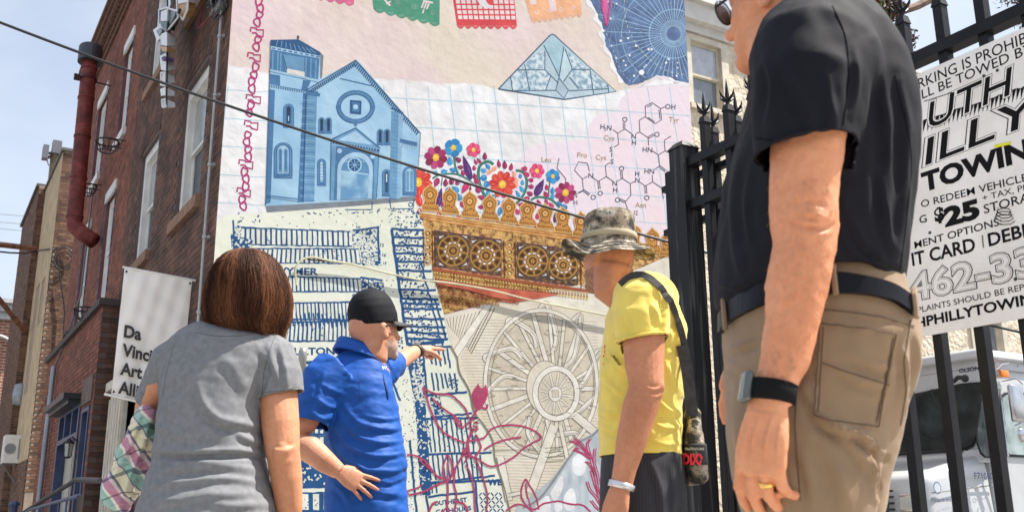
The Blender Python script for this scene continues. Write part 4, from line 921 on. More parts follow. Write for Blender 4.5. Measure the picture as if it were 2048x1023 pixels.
block([(480, 453), (706, 462), (707, 494), (480, 490)], 22, 1, dense=(5,)); block([(500, 495), (718, 496), (722, 528), (495, 526)], 24)
scrib([(466, 450), (482, 452), (480, 500), (464, 498)], 46); scrib([(462, 470), (505, 480), (500, 520), (464, 520)], 50)
scrib([(705, 462), (757, 456), (758, 490), (708, 494)], 120); scrib([(720, 494), (757, 490), (764, 530), (724, 530)], 100)
wob((466, 440), (468, 500)); wob((756, 452), (758, 528), 2.8); wob((705, 461), (758, 454), 2.6)
block([(576, 551), (722, 556), (725, 584), (576, 584)], 18); scrib([(722, 555), (764, 560), (770, 585), (725, 586)], 60); wob((720, 555), (765, 560), 2.8)
P_.text('WYMER', 545, 548, 20, nv, .02, .03, 1.25)
P_.text('336', 712, 456, 6, nv, 0, .03); P_.text('12', 760, 492, 9, nv, .2, .03); P_.text('16', 764, 512, 9, nv, .2, .03); P_.text('15', 766, 528, 8, nv, .2, .03); P_.text('S', 704, 598, 15, nv, 0, .03)
block([(560, 604), (706, 602), (708, 640), (562, 640)], 19, sc=.05); block([(556, 642), (700, 640), (700, 682), (552, 684)], 17, sc=.05)
for k in range(16): P_.line([(566+k*8.6, 628+random.uniform(-4, 4)), (570+k*8.6, 652+random.uniform(-5, 5))], 3.4, nv)
P_.text('FULTON', 577, 709, 20, nv, -.01, .03, 1.22)
P_.text('ST.', 820, 691, 21, nv, .03, .035, 1.15)
block([(566, 722), (760, 718), (760, 790), (560, 795)], 22, sc=.05); block([(560, 796), (780, 792), (780, 868), (556, 872)], 22, sc=.1)
for k in range(3): block([(556+k*0, 872+k*34), (690, 870+k*34), (690, 902+k*34), (556, 904+k*34)], 10, sc=.5)
scrib([(556, 900), (664, 900), (664, 972), (556, 972)], 110); wob((556, 974), (664, 972), 4)
block([(556, 985), (664, 982), (664, 1060), (556, 1060)], 5, 2, sc=.8)
# right hand column of narrow lots
yl = [458, 474, 490, 506, 522, 540, 558, 578, 596, 606, 616, 636, 652, 664, 676, 690]
lx = lambda y: 783+(y-458)*.14
rx = lambda y: np.interp(y, [402, 452, 500, 545, 585, 628, 668, 698, 718, 745, 785, 822, 850, 880, 918, 960, 1015, 1060], [830, 846, 854, 864, 874, 886, 894, 904, 914, 918, 936, 946, 966, 983, 988, 1002, 1014, 1028])
for y0, y1 in zip(yl, yl[1:]):
    wob((lx(y0), y0), (rx(y0), y0+2), 3.2); scrib([(lx(y0)+4, y0+3), (rx(y0)-20, y0+3), (rx(y1)-20, y1-2), (lx(y1)+4, y1-2)], 17, 2.4, 5.5)
    if y0 > 520: wob((rx(y0)-18, y0), (rx(y1)-16, y1), 2.4)
    else: scrib([(rx(y0)-20, y0+3), (rx(y0)-3, y0+3), (rx(y1)-3, y1-2), (rx(y1)-20, y1-2)], 7, 2.4, 5)
wob((783, 458), (815, 690), 4); P_.line([(816, 688), (850, 686), (888, 682)], 7, nv); wob((rx(600)-8, 600), (rx(680)-6, 680), 2.6)
scrib([(790, 425), (838, 412), (850, 455), (800, 456)], 22); scrib([(820, 415), (836, 412), (844, 450), (830, 450)], 24)
P_.line([(744, 403), (744, 419), (690, 419)], 2, nv); P_.line([(779, 399), (782, 418), (826, 417), (828, 398)], 2.2, nv); P_.ringl(821, 409, 4, 4, 1.8, nv, n=12)
for _ in range(46): x = random.uniform(600, 825); y = np.interp(x, [600, 825], [422, 410])+abs(random.gauss(0, 5))+3; P_.line([(x, y), (x+random.uniform(-5, 5), y+random.uniform(-1, 3))], 1.8, nv)
for _ in range(26): x = random.uniform(455, 830); y = random.uniform(432, 452); P_.ell(x, y, 1.7, .9, nv, random.uniform(0, 3), 6)
# lower right blocks
P_.text('66', 862, 694, 10, nv, 0, .03); scrib([(786, 676), (806, 676), (806, 694), (786, 694)], 16)
wob((815, 715), (832, 797), 4); scrib([(818, 706), (846, 706), (854, 795), (832, 797)], 120, 2.3, 5); wob((846, 700), (854, 795), 2.8)
wob((858, 694), (902, 692), 3); 
for k in range(7):
    x = 858+k*9
    for y0, y1 in ((696, 738), (745, 786)):
        if x+6 < rx(y0)-2: wob((x+(y0-696)*.1, y0), (x+(y1-696)*.1+2, y1-random.uniform(0, 12)), 2.4)
wob((852, 790), (rx(786)-2, 783), 3.2); scrib([(896, 756), (918, 756), (922, 784), (900, 786)], 26)
scrib([(860, 792), (880, 792), (888, 828), (866, 830)], 34, 2, 4.5); wob((860, 834), (rx(822)-2, 826), 2.8)
def colblk(y0, y1, xl, n, sc=.15):
    wob((xl, y0), (rx(y0)-3, y0-4), 3); wob((xl, y0), (xl+(y1-y0)*.12, y1), 3.2)
    for k in range(1, n):
        x = xl+k*9.5
        if x < rx(y0)-8:
            wob((x, y0), (x+(y1-y0)*.12, y1-3), 2.2)
            if random.random() < sc: scrib([(x+1, y0+4), (x+8, y0+4), (x+10, y1-5), (x+4, y1-5)], 7, 1.8, 4)
colblk(838, 906, 835, 12, .5); scrib([(836, 840), (856, 840), (862, 880), (842, 880)], 50, 1.9, 4); colblk(908, 962, 846, 13, .1); colblk(964, 988, 852, 3, .1)
scrib([(848, 936), (862, 936), (862, 960), (850, 960)], 22)
wob((856, 992), (948, 982), 3); wob((950, 962), (956, 1040), 3); wob((856, 966), (990, 950), 2.8); wob((852, 990), (862, 1060), 3)
P_.text('OUTHEAST', 868, 1010, 12.5, nv, -.12, .03, 1.05); P_.text('CATHOLICS', 872, 1027, 12.5, nv, -.12, .03, 1.05); P_.text('WE', 975, 969, 16, nv, -.02, .05, 1.1)
for k in range(8):
    for j in range(9):
        x, y = 958+k*8+j*1.2, 984+j*8
        if x < rx(y)-4: P_.line([(x, y), (x+5, y+6)] if (k+j) % 2 else [(x+5, y), (x, y+6)], 2.3, nv)
P_.text('OAL', 950, 888, 10, nv, -math.pi/2+.1, .04)
for _ in range(150):
    y = random.uniform(700, 1060); x = random.uniform(792, 832)+(y-700)*.02; P_.ell(x, y, random.uniform(.8, 1.9), random.uniform(.7, 1.2), nv, random.uniform(0, 3), 6)
scrib([(830, 800), (850, 800), (862, 990), (842, 990)], 60, 2, 4)
wob((775, 740), (800, 800), 3); wob((820, 880), (836, 1060), 3)
for _ in range(30): x = random.uniform(735, 790); y = random.uniform(560, 700); P_.ell(x, y, 1.6, 1.1, nv, 0, 6)
P_.end()

# ---- flowers
def petal(P_, cx, cy, a, r0, r1, w, h, hl=None):
    c, d = math.cos(a), math.sin(a); pts = []
    for t, s_ in ((0, 0), (.25, .55), (.55, 1), (.8, .9), (.97, .5), (1.02, 0), (.97, -.5), (.8, -.9), (.55, -1), (.25, -.55)):
        r = r0+(r1-r0)*t; pts.append((cx+r*c-s_*w*d, cy+r*d+s_*w*c))
    P_.poly(pts, h)
    if hl: P_.line([(cx+(r0+(r1-r0)*t)*c+w*.35*d, cy+(r0+(r1-r0)*t)*d-w*.35*c) for t in (.35, .6, .85)], w*.4, hl, taper=True)
X5 = lambda x, y: (820+x/4.65, 260+y/4.65)
def flower(x, y, r, n, cols, rot=0, cen=.28, lab=None, hl=None):
    P_ = Pt('flower', .019); cx, cy = X5(x, y)
    for k in range(n):
        a = rot+2*math.pi*k/n; petal(P_, cx, cy, a, r*.2, r, math.pi*r*.82/n*.95, cols[k % len(cols)], hl)
    P_.ell(cx, cy, r*cen, r*cen*1.15, '#f4c431', n=12); P_.ell(cx-1, cy-1, r*cen*.5, r*cen*.5, '#f8dd6e', n=8); P_.end(lab)
MgD, Mg, MgL = '#8f2a55', '#a83368', '#c74c86'; Bl1, Bl2, Bl3 = '#2f86c4', '#3c9fd6', '#79c2e6'; Pk, PkL = '#dc3f78', '#ee7ca3'; Rd, RdL = '#d8443c', '#ee7358'; Gr, GrL = '#1f6a5c', '#4f9a85'; Pu = '#553072'
for pts, w in (([(410, 240), (420, 330), (445, 410)], 4), ([(210, 450), (260, 420), (350, 405), (450, 415), (560, 470)], 3.4), ([(300, 440), (290, 520)], 2), ([(560, 470), (640, 545)], 2),
    ([(775, 320), (740, 295), (690, 300), (645, 340), (635, 420), (650, 500), (680, 580), (710, 640)], 5.5), ([(985, 375), (1040, 385), (1075, 430), (1085, 500), (1065, 580), (1020, 650), (975, 690)], 5), ([(1300, 480), (1290, 560), (1290, 620)], 2.5), ([(1125, 650), (1170, 625), (1240, 625), (1320, 650), (1390, 720)], 4.4)):
    P_ = Pt('stem', .0145); Q = curve([X5(*p) for p in pts], 6); P_.line(Q, w, Gr); P_.line([(x-.6, y-.8) for x, y in Q], w*.3, GrL); P_.end()
for x0, y0, x1, y1, w, h in ((492, 232, 565, 460, 7.5, Pu), (295, 530, 250, 725, 6.5, Pu), (1245, 455, 1165, 610, 8, Pu), (1350, 760, 1345, 860, 3.5, Pu)):
    a, b = X5(x0, y0), X5(x1, y1); L_ = math.dist(a, b); an = math.atan2(b[1]-a[1], b[0]-a[0]); P_ = Pt('leaf', .0175); petal(P_, a[0], a[1], an, 0, L_, w, h, '#7a4f97'); P_.end()
def drop(x, y, a, L_, w, cols):
    cx, cy = X5(x, y); Q_ = Pt('petal', .0155+random.uniform(0, 2e-3)); petal(Q_, cx, cy, math.radians(a), -L_, L_, w, cols[0], cols[1]); Q_.end()
for d_ in ((445, 275, 40, 7, 5), (465, 345, 10, 6, 4.5), (490, 395, 70, 6.5, 4.5), (595, 350, 80, 5.5, 4), (600, 425, 80, 6, 4.5), (615, 470, 60, 7.5, 5.5), (510, 540, -60, 13, 6.5), (630, 545, 70, 9, 6), (560, 540, 90, 5.5, 2.5), (660, 625, 20, 8, 5), (245, 490, -70, 10, 6), (330, 485, 90, 8, 5), (385, 470, 90, 8, 5.2), (440, 480, 90, 7, 4.5), (695, 240, 90, 8, 4.6), (640, 285, 50, 7, 3.2), (608, 295, 60, 6.5, 3), (825, 310, 80, 8.5, 4.2), (880, 320, 85, 9, 5), (940, 340, 100, 8, 4.4), (1060, 360, 10, 6.5, 5.5), (1080, 410, 30, 7, 5), (1120, 465, 10, 6, 4.6), (1120, 525, 10, 6.5, 4.6), (1110, 590, 30, 7, 5), (1075, 640, -10, 8, 5), (1030, 695, 10, 7, 5), (995, 755, 60, 7, 4.5), (1270, 530, 80, 6, 4.3), (1260, 595, 60, 7, 5), (1195, 670, 60, 7, 4), (1265, 665, 70, 7, 4), (1310, 700, 60, 7.5, 5), (1180, 800, 80, 6.5, 4), (1165, 875, 80, 7, 4.6), (1150, 700, 50, 7, 4), (655, 715, 0, 6, 4.5), (300, 690, 80, 7, 3.5), (480, 690, 60, 7, 4)):
    drop(*d_, (Mg if random.random() < .6 else MgD if random.random() < .5 else '#c93a6f', MgL))
for d_ in ((370, 285, 80, 9, 6), (320, 385, 170, 7, 5), (395, 370, 20, 7, 5), (230, 395, 20, 6, 4), (345, 570, -50, 8, 5.5), (420, 550, 40, 9, 6), (455, 620, 70, 7.5, 5.5), (680, 375, 20, 6.5, 5), (680, 445, 0, 7.5, 6.5), (710, 510, -70, 8, 6), (725, 590, 80, 10, 5), (775, 620, 60, 6, 5), (720, 335, 45, 7, 4), (810, 670, 50, 6.5, 5.5), (870, 665, 0, 4, 4), (835, 760, -80, 9, 5), (1025, 425, 80, 5, 4), (1045, 485, 80, 6, 4), (1035, 545, 60, 7, 4), (1000, 590, 60, 8.5, 3.6), (960, 620, 40, 6, 3), (1325, 560, 90, 7, 4.6), (1325, 610, 90, 7, 4.2), (1430, 710, 30, 8, 5), (1385, 680, 40, 6, 4)):
    drop(*d_, (Bl1 if random.random() < .5 else Bl2, Bl3))
for d_ in ((730, 395, -40, 6, 4.5), (775, 365, -40, 8, 4.5), (965, 405, 60, 6, 4), (985, 465, 85, 7, 4.5), (985, 505, 80, 6, 4)): drop(*d_, ('#f0a184', '#f7c6ad'))
drop(80, 640, 75, 15, 7, (Rd, RdL))
P_ = Pt('red_zigzag', .0137)
for k in range(7): x, y = X5(85+k*182, 745+k*30); P_.line([(x-5, y+5), (x, y-4), (x+5, y+5)], 3, '#c8434f')
stuff(P_.end())
flower(240, 255, 23, 8, (MgD, Mg, MgL), .2, lab='magenta flower beside the church'); flower(403, 165, 18, 5, (Bl1, Bl2), -1.2, lab='blue flower'); flower(590, 185, 14.5, 6, (Pk, '#e2557f'), .3, lab='small pink flower', hl=PkL)
flower(72, 485, 29, 9, (Rd, '#e25546'), .15, lab='red flower cut by the church edge', hl=RdL); flower(858, 505, 27, 10, (Rd, '#e0503f', '#c93534'), .15, .26, 'large red flower in the middle of the bouquet', RdL)
flower(1180, 380, 15, 6, (Pk, '#e2557f'), .1, lab='pink flower right of the green stem', hl=PkL); flower(1328, 430, 14.5, 6, (Bl1, Bl2), .4, .24, 'light blue flower'); flower(1445, 582, 21.5, 9, (MgD, Mg, MgL), 0, .3, 'magenta flower at the right end')

# ---- gilded frieze
gold = mat('mural_gold_carving', tuple(v*PK for v in lin('#6e4218')[:3]), rough=.85, color2=tuple(v*PK for v in lin('#dcae66')[:3]), vscale=16, bump=.4, bscale=12, detail=9, ramp=(.4, .6))
gold2 = mat('mural_gold_band', tuple(v*PK for v in lin('#b97b36')[:3]), rough=.85, color2=tuple(v*PK for v in lin('#dfa961')[:3]), vscale=9, bump=.4, bscale=12)
brn = mat('mural_dark_openwork', tuple(v*PK for v in lin('#3a2419')[:3]), rough=.85, color2=tuple(v*PK for v in lin('#8a6237')[:3]), vscale=22, bump=.4, bscale=12, detail=8, ramp=(.45, .68))
fy = lambda x, k: k+(x-838)*.148-(x-838)**2*2.5e-5       # frieze edges slope down to the right
def band(P_, x0, x1, k0, k1, m, n=12):
    xs = np.linspace(x0, x1, n); P_.poly([(x, fy(x, k0)) for x in xs]+[(x, fy(x, k1)) for x in xs[::-1]], m)
P_ = Pt('gilded_frieze', .0145)
P_.poly([(838, 424), (848, 452), (856, 500), (866, 545), (876, 585), (888, 628), (960, 610), (1030, 597), (1190, 563), (1280, 535), (1340, 512), (1400, 490), (1400, 470), (1340, 494), (1165, 470), (1000, 446)], gold)
band(P_, 839, 1400, 424, 438, gold2)
for k in (427, 432, 438): P_.line([(x, fy(x, k)) for x in np.linspace(839, 1400, 14)], 1.2, '#8c5520')
P_.line([(x, fy(x, 425)) for x in np.linspace(839, 1400, 14)], 1.8, '#edc487')
for k in (443, 449): 
    for x in np.arange(846, 1380, 5.5): P_.ell(x, fy(x, k), 1.7, 1.7, '#c99a50', n=6)
for a, b in ((868, 1003), (1034, 1156)):
    band(P_, a, b, 456, 528, brn, 8); 
    for k in (456, 528): P_.line([(x, fy(x, k)) for x in np.linspace(a, b, 6)], 2, '#6a3a4a')
    P_.line([(a, fy(a, 456)), (a+2, fy(a, 528))], 2, '#4b2a20')
for cx, cy, r in ((906, 501, 30), (972, 511, 31), (1065, 522, 30), (1126, 530, 28)):
    P_.ell(cx, cy, r, r*.98, '#6b4625', n=24); P_.ringl(cx, cy, r, r*.98, 3, '#a9803f'); P_.ringl(cx, cy, r-4, (r-4)*.98, 1.4, '#4d3119'); P_.ringl(cx, cy, r*.62, r*.6, 3, '#8f6a35'); P_.ringl(cx, cy, r*.33, r*.33, 3.4, '#b98e4b')
    for k in range(10):
        a = k*math.pi/5+.2; P_.line([(cx+r*.3*math.cos(a), cy+r*.3*math.sin(a)), (cx+r*.95*math.cos(a), cy+r*.93*math.sin(a))], 3.2, '#ad8343'); a += math.pi/10
        P_.line([(cx+r*.47*math.cos(a), cy+r*.47*math.sin(a)), (cx+r*.58*math.cos(a), cy+r*.58*math.sin(a))], 5, '#e7e2e6', taper=False)
        P_.line([(cx+r*.7*math.cos(a), cy+r*.7*math.sin(a)), (cx+r*.88*math.cos(a), cy+r*.88*math.sin(a))], 4, '#3c2515')
    P_.ell(cx, cy, 4, 4, '#c99a50', n=10); P_.ell(cx, cy, 1.8, 1.8, '#7b2f2a', n=8)
    for sx, sy in ((-1, -1), (1, -1), (-1, 1), (1, 1)): P_.poly([(cx+sx*r*.95, cy+sy*r*.95), (cx+sx*r*.6, cy+sy*r*1.0), (cx+sx*r*.9, cy+sy*r*.8)], '#dcd6dc')
for a, b in ((846, 864), (1007, 1030), (1160, 1182)):
    for k in range(5): x = (a+b)/2; y = fy(x, 464+k*14); P_.ringl(x, y, 7, 6, 2.2, '#d3a45c', n=14); P_.ell(x, y, 2.4, 2.4, '#f0cf94', n=8)
    P_.line([(a, fy(a, 456)), (a+2, fy(a, 534))], 1.6, '#6a3a22'); P_.line([(b, fy(b, 456)), (b+2, fy(b, 534))], 1.6, '#6a3a22')
band(P_, 864, 1200, 531, 537, '#a4583c'); 
for k, c_ in ((540, '#d7ae62'), (546, '#a77634'), (550, '#e0bd77')):
    for x in np.arange(868, 1180, 6): P_.ell(x, fy(x, k), 2.2, 2.4, c_, n=7)
P_.poly([(869, 557), (960, 572), (1118, 588), (1075, 597), (1020, 606), (975, 590), (930, 578), (873, 568)], mat('mural_red_cloth', tuple(v*PK for v in lin('#a33c2c')[:3]), rough=.85, color2=tuple(v*PK for v in lin('#d0694c')[:3]), vscale=5, bump=.4, bscale=9))
P_.line(curve([(870, 570), (930, 580), (975, 592), (1030, 602)]), 2.2, '#6a2420'); P_.line([(869, 557), (960, 571), (1116, 587)], 1.8, '#7b4a3a')
for r in range(4):
    for x in np.arange(880+r*3, 1035-r*38, 7): y = fy(x, 577+r*9)-1; P_.ringl(x, y, 3, 3.6, 1.5, '#c08a52' if r % 2 else '#9c5a3a', n=9)
P_.end('gilded frieze with four openwork wheels')
P_ = Pt('frieze_cresting', .025)
for i, (x, y) in enumerate(((860, 397), (899, 403), (939, 410), (979, 416), (1017, 422), (1054, 427), (1090, 434), (1125, 441), (1161, 450), (1196, 458), (1232, 466), (1268, 474), (1304, 482), (1334, 490))):
    s_ = 1-.006*i
    sh = [(-3, -26), (0, -31), (3, -26), (9, -22), (15, -16), (16, -9), (12, 2), (11, 12), (16, 14), (17, 20), (20, 21), (20, 27), (-18, 24), (-18, 18), (-15, 17), (-14, 11), (-11, 9), (-12, 0), (-15, -9), (-14, -16), (-8, -22)]
    S2 = lambda k, dy=0: [(x+px_*s_*k, y+py_*s_*k+dy) for px_, py_ in sh]
    P_.poly(S2(1), '#c98f48'); P_.line(S2(.97), 1.8, '#e6b978', closed=True); P_.line(S2(.78, -.5), 1.2, '#7d4f20', closed=True)
    P_.ringl(x, y-7, 7, 7.5, 2.4, '#8a5a28', n=14); P_.ell(x, y-7, 4.4, 4.8, '#e3b877', n=10); P_.ell(x, y-7, 1.8, 2, '#8a5a28', n=7)
    for k in range(5): P_.ell(x-8+k*4+random.uniform(-1, 1), y+9+random.uniform(-2, 3), 1.6, 2.2, '#845223', n=6)
    for k in range(7): P_.line([(x-15+k*5, y+15.5+k*.6), (x-12+k*5, y+21+k*.6)], 1.3, '#8a5a28')
P_.end('row of small gilded arched crests')

# ---- wheel engraving
P_ = Pt('wheel_engraving', .0175); sk = mat('mural_engraving_paper', tuple(v*PK for v in lin('#d8cdb6')[:3]), rough=.85, color2=tuple(v*PK for v in lin('#e2dacb')[:3]), vscale=1.6, bump=.5, bscale=8)
P_.poly([(888, 630), (960, 613), (1030, 598), (1100, 580), (1190, 564), (1280, 536), (1340, 512), (1400, 486), (1400, 1500), (1070, 1500), (1030, 1060), (1016, 1015), (1004, 960), (990, 918), (985, 880), (968, 850), (948, 822), (938, 785), (930, 760), (919, 745), (916, 718), (906, 698), (896, 668)], sk)
P_.poly([(1030, 600), (1100, 580), (1190, 564), (1280, 536), (1400, 487), (1400, 640), (1210, 622)], '#e6e1d3')
gl = '#a9a091'
for k in range(64):
    y = 640+k*6; x0 = np.interp(y, [640, 700, 760, 830, 920, 1015, 1060], [960, 915, 935, 962, 995, 1020, 1032])
    P_.line([(x+random.uniform(-1, 1), y+random.uniform(-.5, .5)+(x-1000)*.015) for x in np.linspace(x0, 1195, 7)], .9, gl)
for k in range(14):
    P_.line([(892+k*7.5, 634-k*1.6+2), (899+k*3.3, 655+k*4)], 1.2 if k < 9 else 2, '#7d756a')
P_.poly([(968, 612), (984, 610), (918, 715), (906, 700)], '#e9e4d8'); P_.line([(968, 612), (906, 700)], 1.2, '#7d756a'); P_.line([(984, 610), (914, 716)], 1.2, '#7d756a')
sg, sw = '#8c8377', '#e6e1d5'
def seg2(a, b, w, e=1.3): P_.line([a, b], w+2*e, sg); P_.line([a, b], w, sw)
hx, hy = 1108, 786; rxm, rym = 112, 146; rcx, rcy = 1082, 766
P_.ell(rcx, rcy, rxm, rym, '#d2c8b4', n=40)
for k in range(46): a = random.uniform(0, 6.28); r = random.uniform(.35, .95); P_.ell(rcx+rxm*r*math.cos(a), rcy+rym*r*math.sin(a), random.uniform(5, 13), random.uniform(2, 5), random.choice(('#bdb3a0', '#c6bdad', '#b3aa9b')), a+1.5, 10)
for k in range(21):
    a = 2*math.pi*k/21+.1; seg2((1102+34*math.cos(a), 774+34*math.sin(a)), (rcx+rxm*.97*math.cos(a-.03), rcy+rym*.97*math.sin(a-.03)), 5.5 if k % 3 else 8)
for k in range(9):
    a = math.pi*.9+k*math.pi/5.1
    x, y = rcx+rxm*math.cos(a), rcy+rym*math.sin(a); Q = curve([(x, y), (x+12*math.cos(a+1.1)*1.5, y-12), (rcx+rxm*.72*math.cos(a+.42), rcy+rym*.72*math.sin(a+.42)), (rcx+rxm*.5*math.cos(a+.5), rcy+rym*.5*math.sin(a+.5))], 5)
    P_.line(Q, 11, sg); P_.line(Q, 8.4, sw); P_.line([(p[0]+2, p[1]+1) for p in Q], 1, sg)
P_.ringl(rcx, rcy, rxm, rym, 9, sg, n=44); P_.ringl(rcx, rcy, rxm, rym, 6.6, sw, n=44); P_.ringl(rcx+2, rcy, rxm-9, rym-10, 1, sg, n=40)
seg2((1108, 850), (1060, 985), 17, 1.4); seg2((1150, 830), (1195, 868), 15); seg2((1120, 850), (1134, 915), 7)
P_.ell(1092, 775, 40, 55, sg, -.1, 28); P_.ell(1092, 775, 38.6, 53.4, '#ddd5c4', -.1, 28)
P_.ringl(1112, 786, 42, 50, 12, sg, n=36); P_.ringl(1112, 786, 42, 50, 9.6, '#ece8df', n=36); P_.ringl(1112, 786, 36, 44, 1, sg, n=30); P_.ell(1112, 786, 34, 42, '#d9d0be', n=26)
for k in range(12): a = k*math.pi/6+.15; seg2((1110+10*math.cos(a), 787+12*math.sin(a)), (1112+34*math.cos(a), 786+42*math.sin(a)), 3.4, .9)
P_.ell(1110, 787, 14, 16, sg, n=20); P_.ell(1110, 787, 12.8, 14.8, '#e6e1d6', n=20); P_.poly([(1103, 780), (1116, 779), (1117, 793), (1104, 794)], '#cfc6b5'); P_.line([(1103, 780), (1116, 779), (1117, 793), (1104, 794)], 1.2, sg, closed=True)
for k in range(60):
    a = random.uniform(0, 6.28); r = random.uniform(.4, .95); x, y = rcx+rxm*r*math.cos(a), rcy+rym*r*math.sin(a); P_.line([(x, y), (x+random.uniform(4, 14), y+random.uniform(-3, 5))], 1, '#8d867e')
seg2((1000, 912), (1018, 1000), 13); seg2((1015, 990), (1042, 984), 6); P_.line([(978, 900), (1060, 898)], 1.2, sg)
for k in range(4): P_.line([(1090, 895+k*9), (1128, 892+k*9)], 1.2, '#8d867e')
P_.line(curve([(900, 690), (906, 700), (914, 716), (919, 745), (938, 780), (948, 822), (968, 850), (985, 880), (990, 918), (1004, 960), (1018, 1015), (1030, 1060)]), 3, '#84806f')
P_.end('pale engraving of a great wooden spoked wheel')
P_ = Pt('grey_leaf_camouflage', .036)
P_.poly([(1010, 1060), (1034, 1012), (1100, 960), (1150, 895), (1160, 880), (1196, 858), (1215, 850), (1230, 850), (1230, 1500), (1010, 1500)], '#b7c0c6')
cm = mat('mural_grey_wash', tuple(v*PK for v in lin('#a9b4bd')[:3]), rough=.85, color2=tuple(v*PK for v in lin('#cad3d9')[:3]), vscale=5, bump=.4, bscale=9, stretch=(2, 2, .7))
P_.poly([(1090, 990), (1130, 935), (1150, 900), (1200, 930), (1200, 1060), (1110, 1060)], cm)
for a in ([(1145, 915), (1160, 905), (1172, 920), (1168, 945), (1155, 950), (1144, 938)], [(1128, 990), (1140, 975), (1150, 985), (1150, 1010), (1136, 1020), (1126, 1006)], [(1100, 985), (1122, 950), (1125, 975), (1110, 1000)], [(1108, 1006), (1120, 1000), (1124, 1016), (1112, 1022)], [(1070, 1010), (1096, 990), (1100, 1030), (1080, 1040)]): P_.poly(curve(a+[a[0]], 4), '#eceef1')
P_.line(curve([(1196, 858), (1182, 872), (1160, 882), (1148, 900), (1130, 925), (1105, 962), (1078, 996), (1045, 1015)]), 4.5, '#8e959a')
P_.end()
# ---- magenta plants
P_ = Pt('magenta_plants', .042); mp2 = '#b5476e'
X7 = lambda x, y: (860+x/2.308, 580+y/2.308); XA = lambda x, y: (780+x/2.983, 680+y/2.983); XB = lambda x, y: (1040+x/5.588, 840+y/5.588)
def S(pts, w=3.6, X=XA, j=.5): w *= .92; P_.line(jit(curve([X(*p) for p in pts], 6), j), w, mp2)
S([(195, 280), (225, 300), (280, 320), (360, 325), (410, 365), (450, 410), (470, 470)], 4); S([(195, 280), (230, 380), (260, 460), (310, 540), (380, 585), (450, 610)], 4); S([(250, 345), (310, 400), (380, 450), (430, 500)], 4); S([(380, 450), (410, 510), (440, 520)], 5)
S([(470, 600), (560, 580), (600, 530), (690, 505), (790, 512), (870, 545), (900, 580), (870, 600), (800, 640), (730, 700), (640, 745), (580, 745), (520, 700)], 4); S([(560, 650), (620, 615), (700, 590), (780, 575)], 4)
S([(470, 640), (430, 690), (390, 760), (350, 830), (280, 860), (200, 900), (120, 920)], 4.4); S([(100, 680), (160, 690), (220, 730), (270, 800), (330, 830)], 4); S([(170, 710), (240, 770), (300, 830)], 3.4); S([(120, 925), (100, 900), (160, 880), (190, 860)], 3.4)
S([(340, 680), (320, 740), (315, 800), (340, 840), (370, 790), (365, 720), (340, 680)], 3.6); S([(345, 720), (342, 830)], 3); S([(340, 840), (345, 900), (340, 980), (360, 1060)], 4.4); S([(390, 760), (380, 850), (395, 930), (380, 1060)], 4)
S([(450, 740), (480, 800), (500, 900), (510, 1060)], 3.6); S([(530, 760), (560, 840), (580, 930), (570, 1060)], 3.6); S([(440, 730), (470, 690), (500, 700), (540, 770)], 3.6); S([(215, 1060), (250, 980), (280, 960)], 5); S([(330, 1000), (300, 1030), (230, 1060)], 4)
S([(380, 960), (430, 970), (460, 1010), (440, 1060)], 5)
for k in range(22):
    a = random.uniform(0, 6.28); r = random.uniform(.2, 1); x, y = 490+55*r*math.cos(a)*.8, 500+55*r*math.sin(a); S([(x, y), (x+random.uniform(-22, 22), y+random.uniform(-14, 8))], 4.2)
for k in range(26):
    t = k/26; y = 275+t*130; x = 545-t*22; s_ = 1 if k % 2 else -1; L_ = 45*math.sin(.5+t*2.3); S([(x, y+12), (x+s_*L_*.7, y+4), (x+s_*L_, y-14)], 3.4)
S([(520, 400), (500, 450)], 5); S([(545, 400), (575, 405), (580, 380)], 4); S([(490, 540), (460, 620), (480, 700)], 6); S([(450, 640), (430, 670), (470, 690)], 4.5); S([(510, 560), (540, 640), (500, 700)], 4.5)
S([(440, 870), (425, 900), (420, 950), (450, 1000), (480, 1030)], 3.8, X7); S([(440, 870), (465, 910), (490, 960), (500, 1010)], 3.8, X7); S([(440, 890), (450, 950), (465, 1000)], 3, X7); S([(350, 1015), (390, 990), (420, 988), (480, 1010), (520, 985), (590, 972), (640, 985), (700, 990), (740, 1020)], 4, X7)
for a in ([(900, 1010), (870, 850), (840, 680), (800, 520), (770, 410), (720, 330), (660, 250), (600, 205)], [(870, 720), (850, 600), (820, 490), (815, 400), (825, 315)], [(555, 230), (640, 270), (720, 350), (790, 430)], [(590, 330), (680, 370), (770, 430)], [(775, 210), (740, 260), (750, 330), (775, 400)], [(720, 460), (770, 500), (830, 620)], [(735, 685), (770, 780), (830, 850), (890, 950)], [(780, 895), (830, 960), (880, 1010)], [(780, 560), (820, 700), (870, 850)], [(640, 330), (620, 310), (600, 330)]):
    S(a, 3.2, XB, .3); S([(p[0]+22, p[1]-6) for p in a], 2.2, XB, .3)
P_.end('magenta outline flowers and leaves')

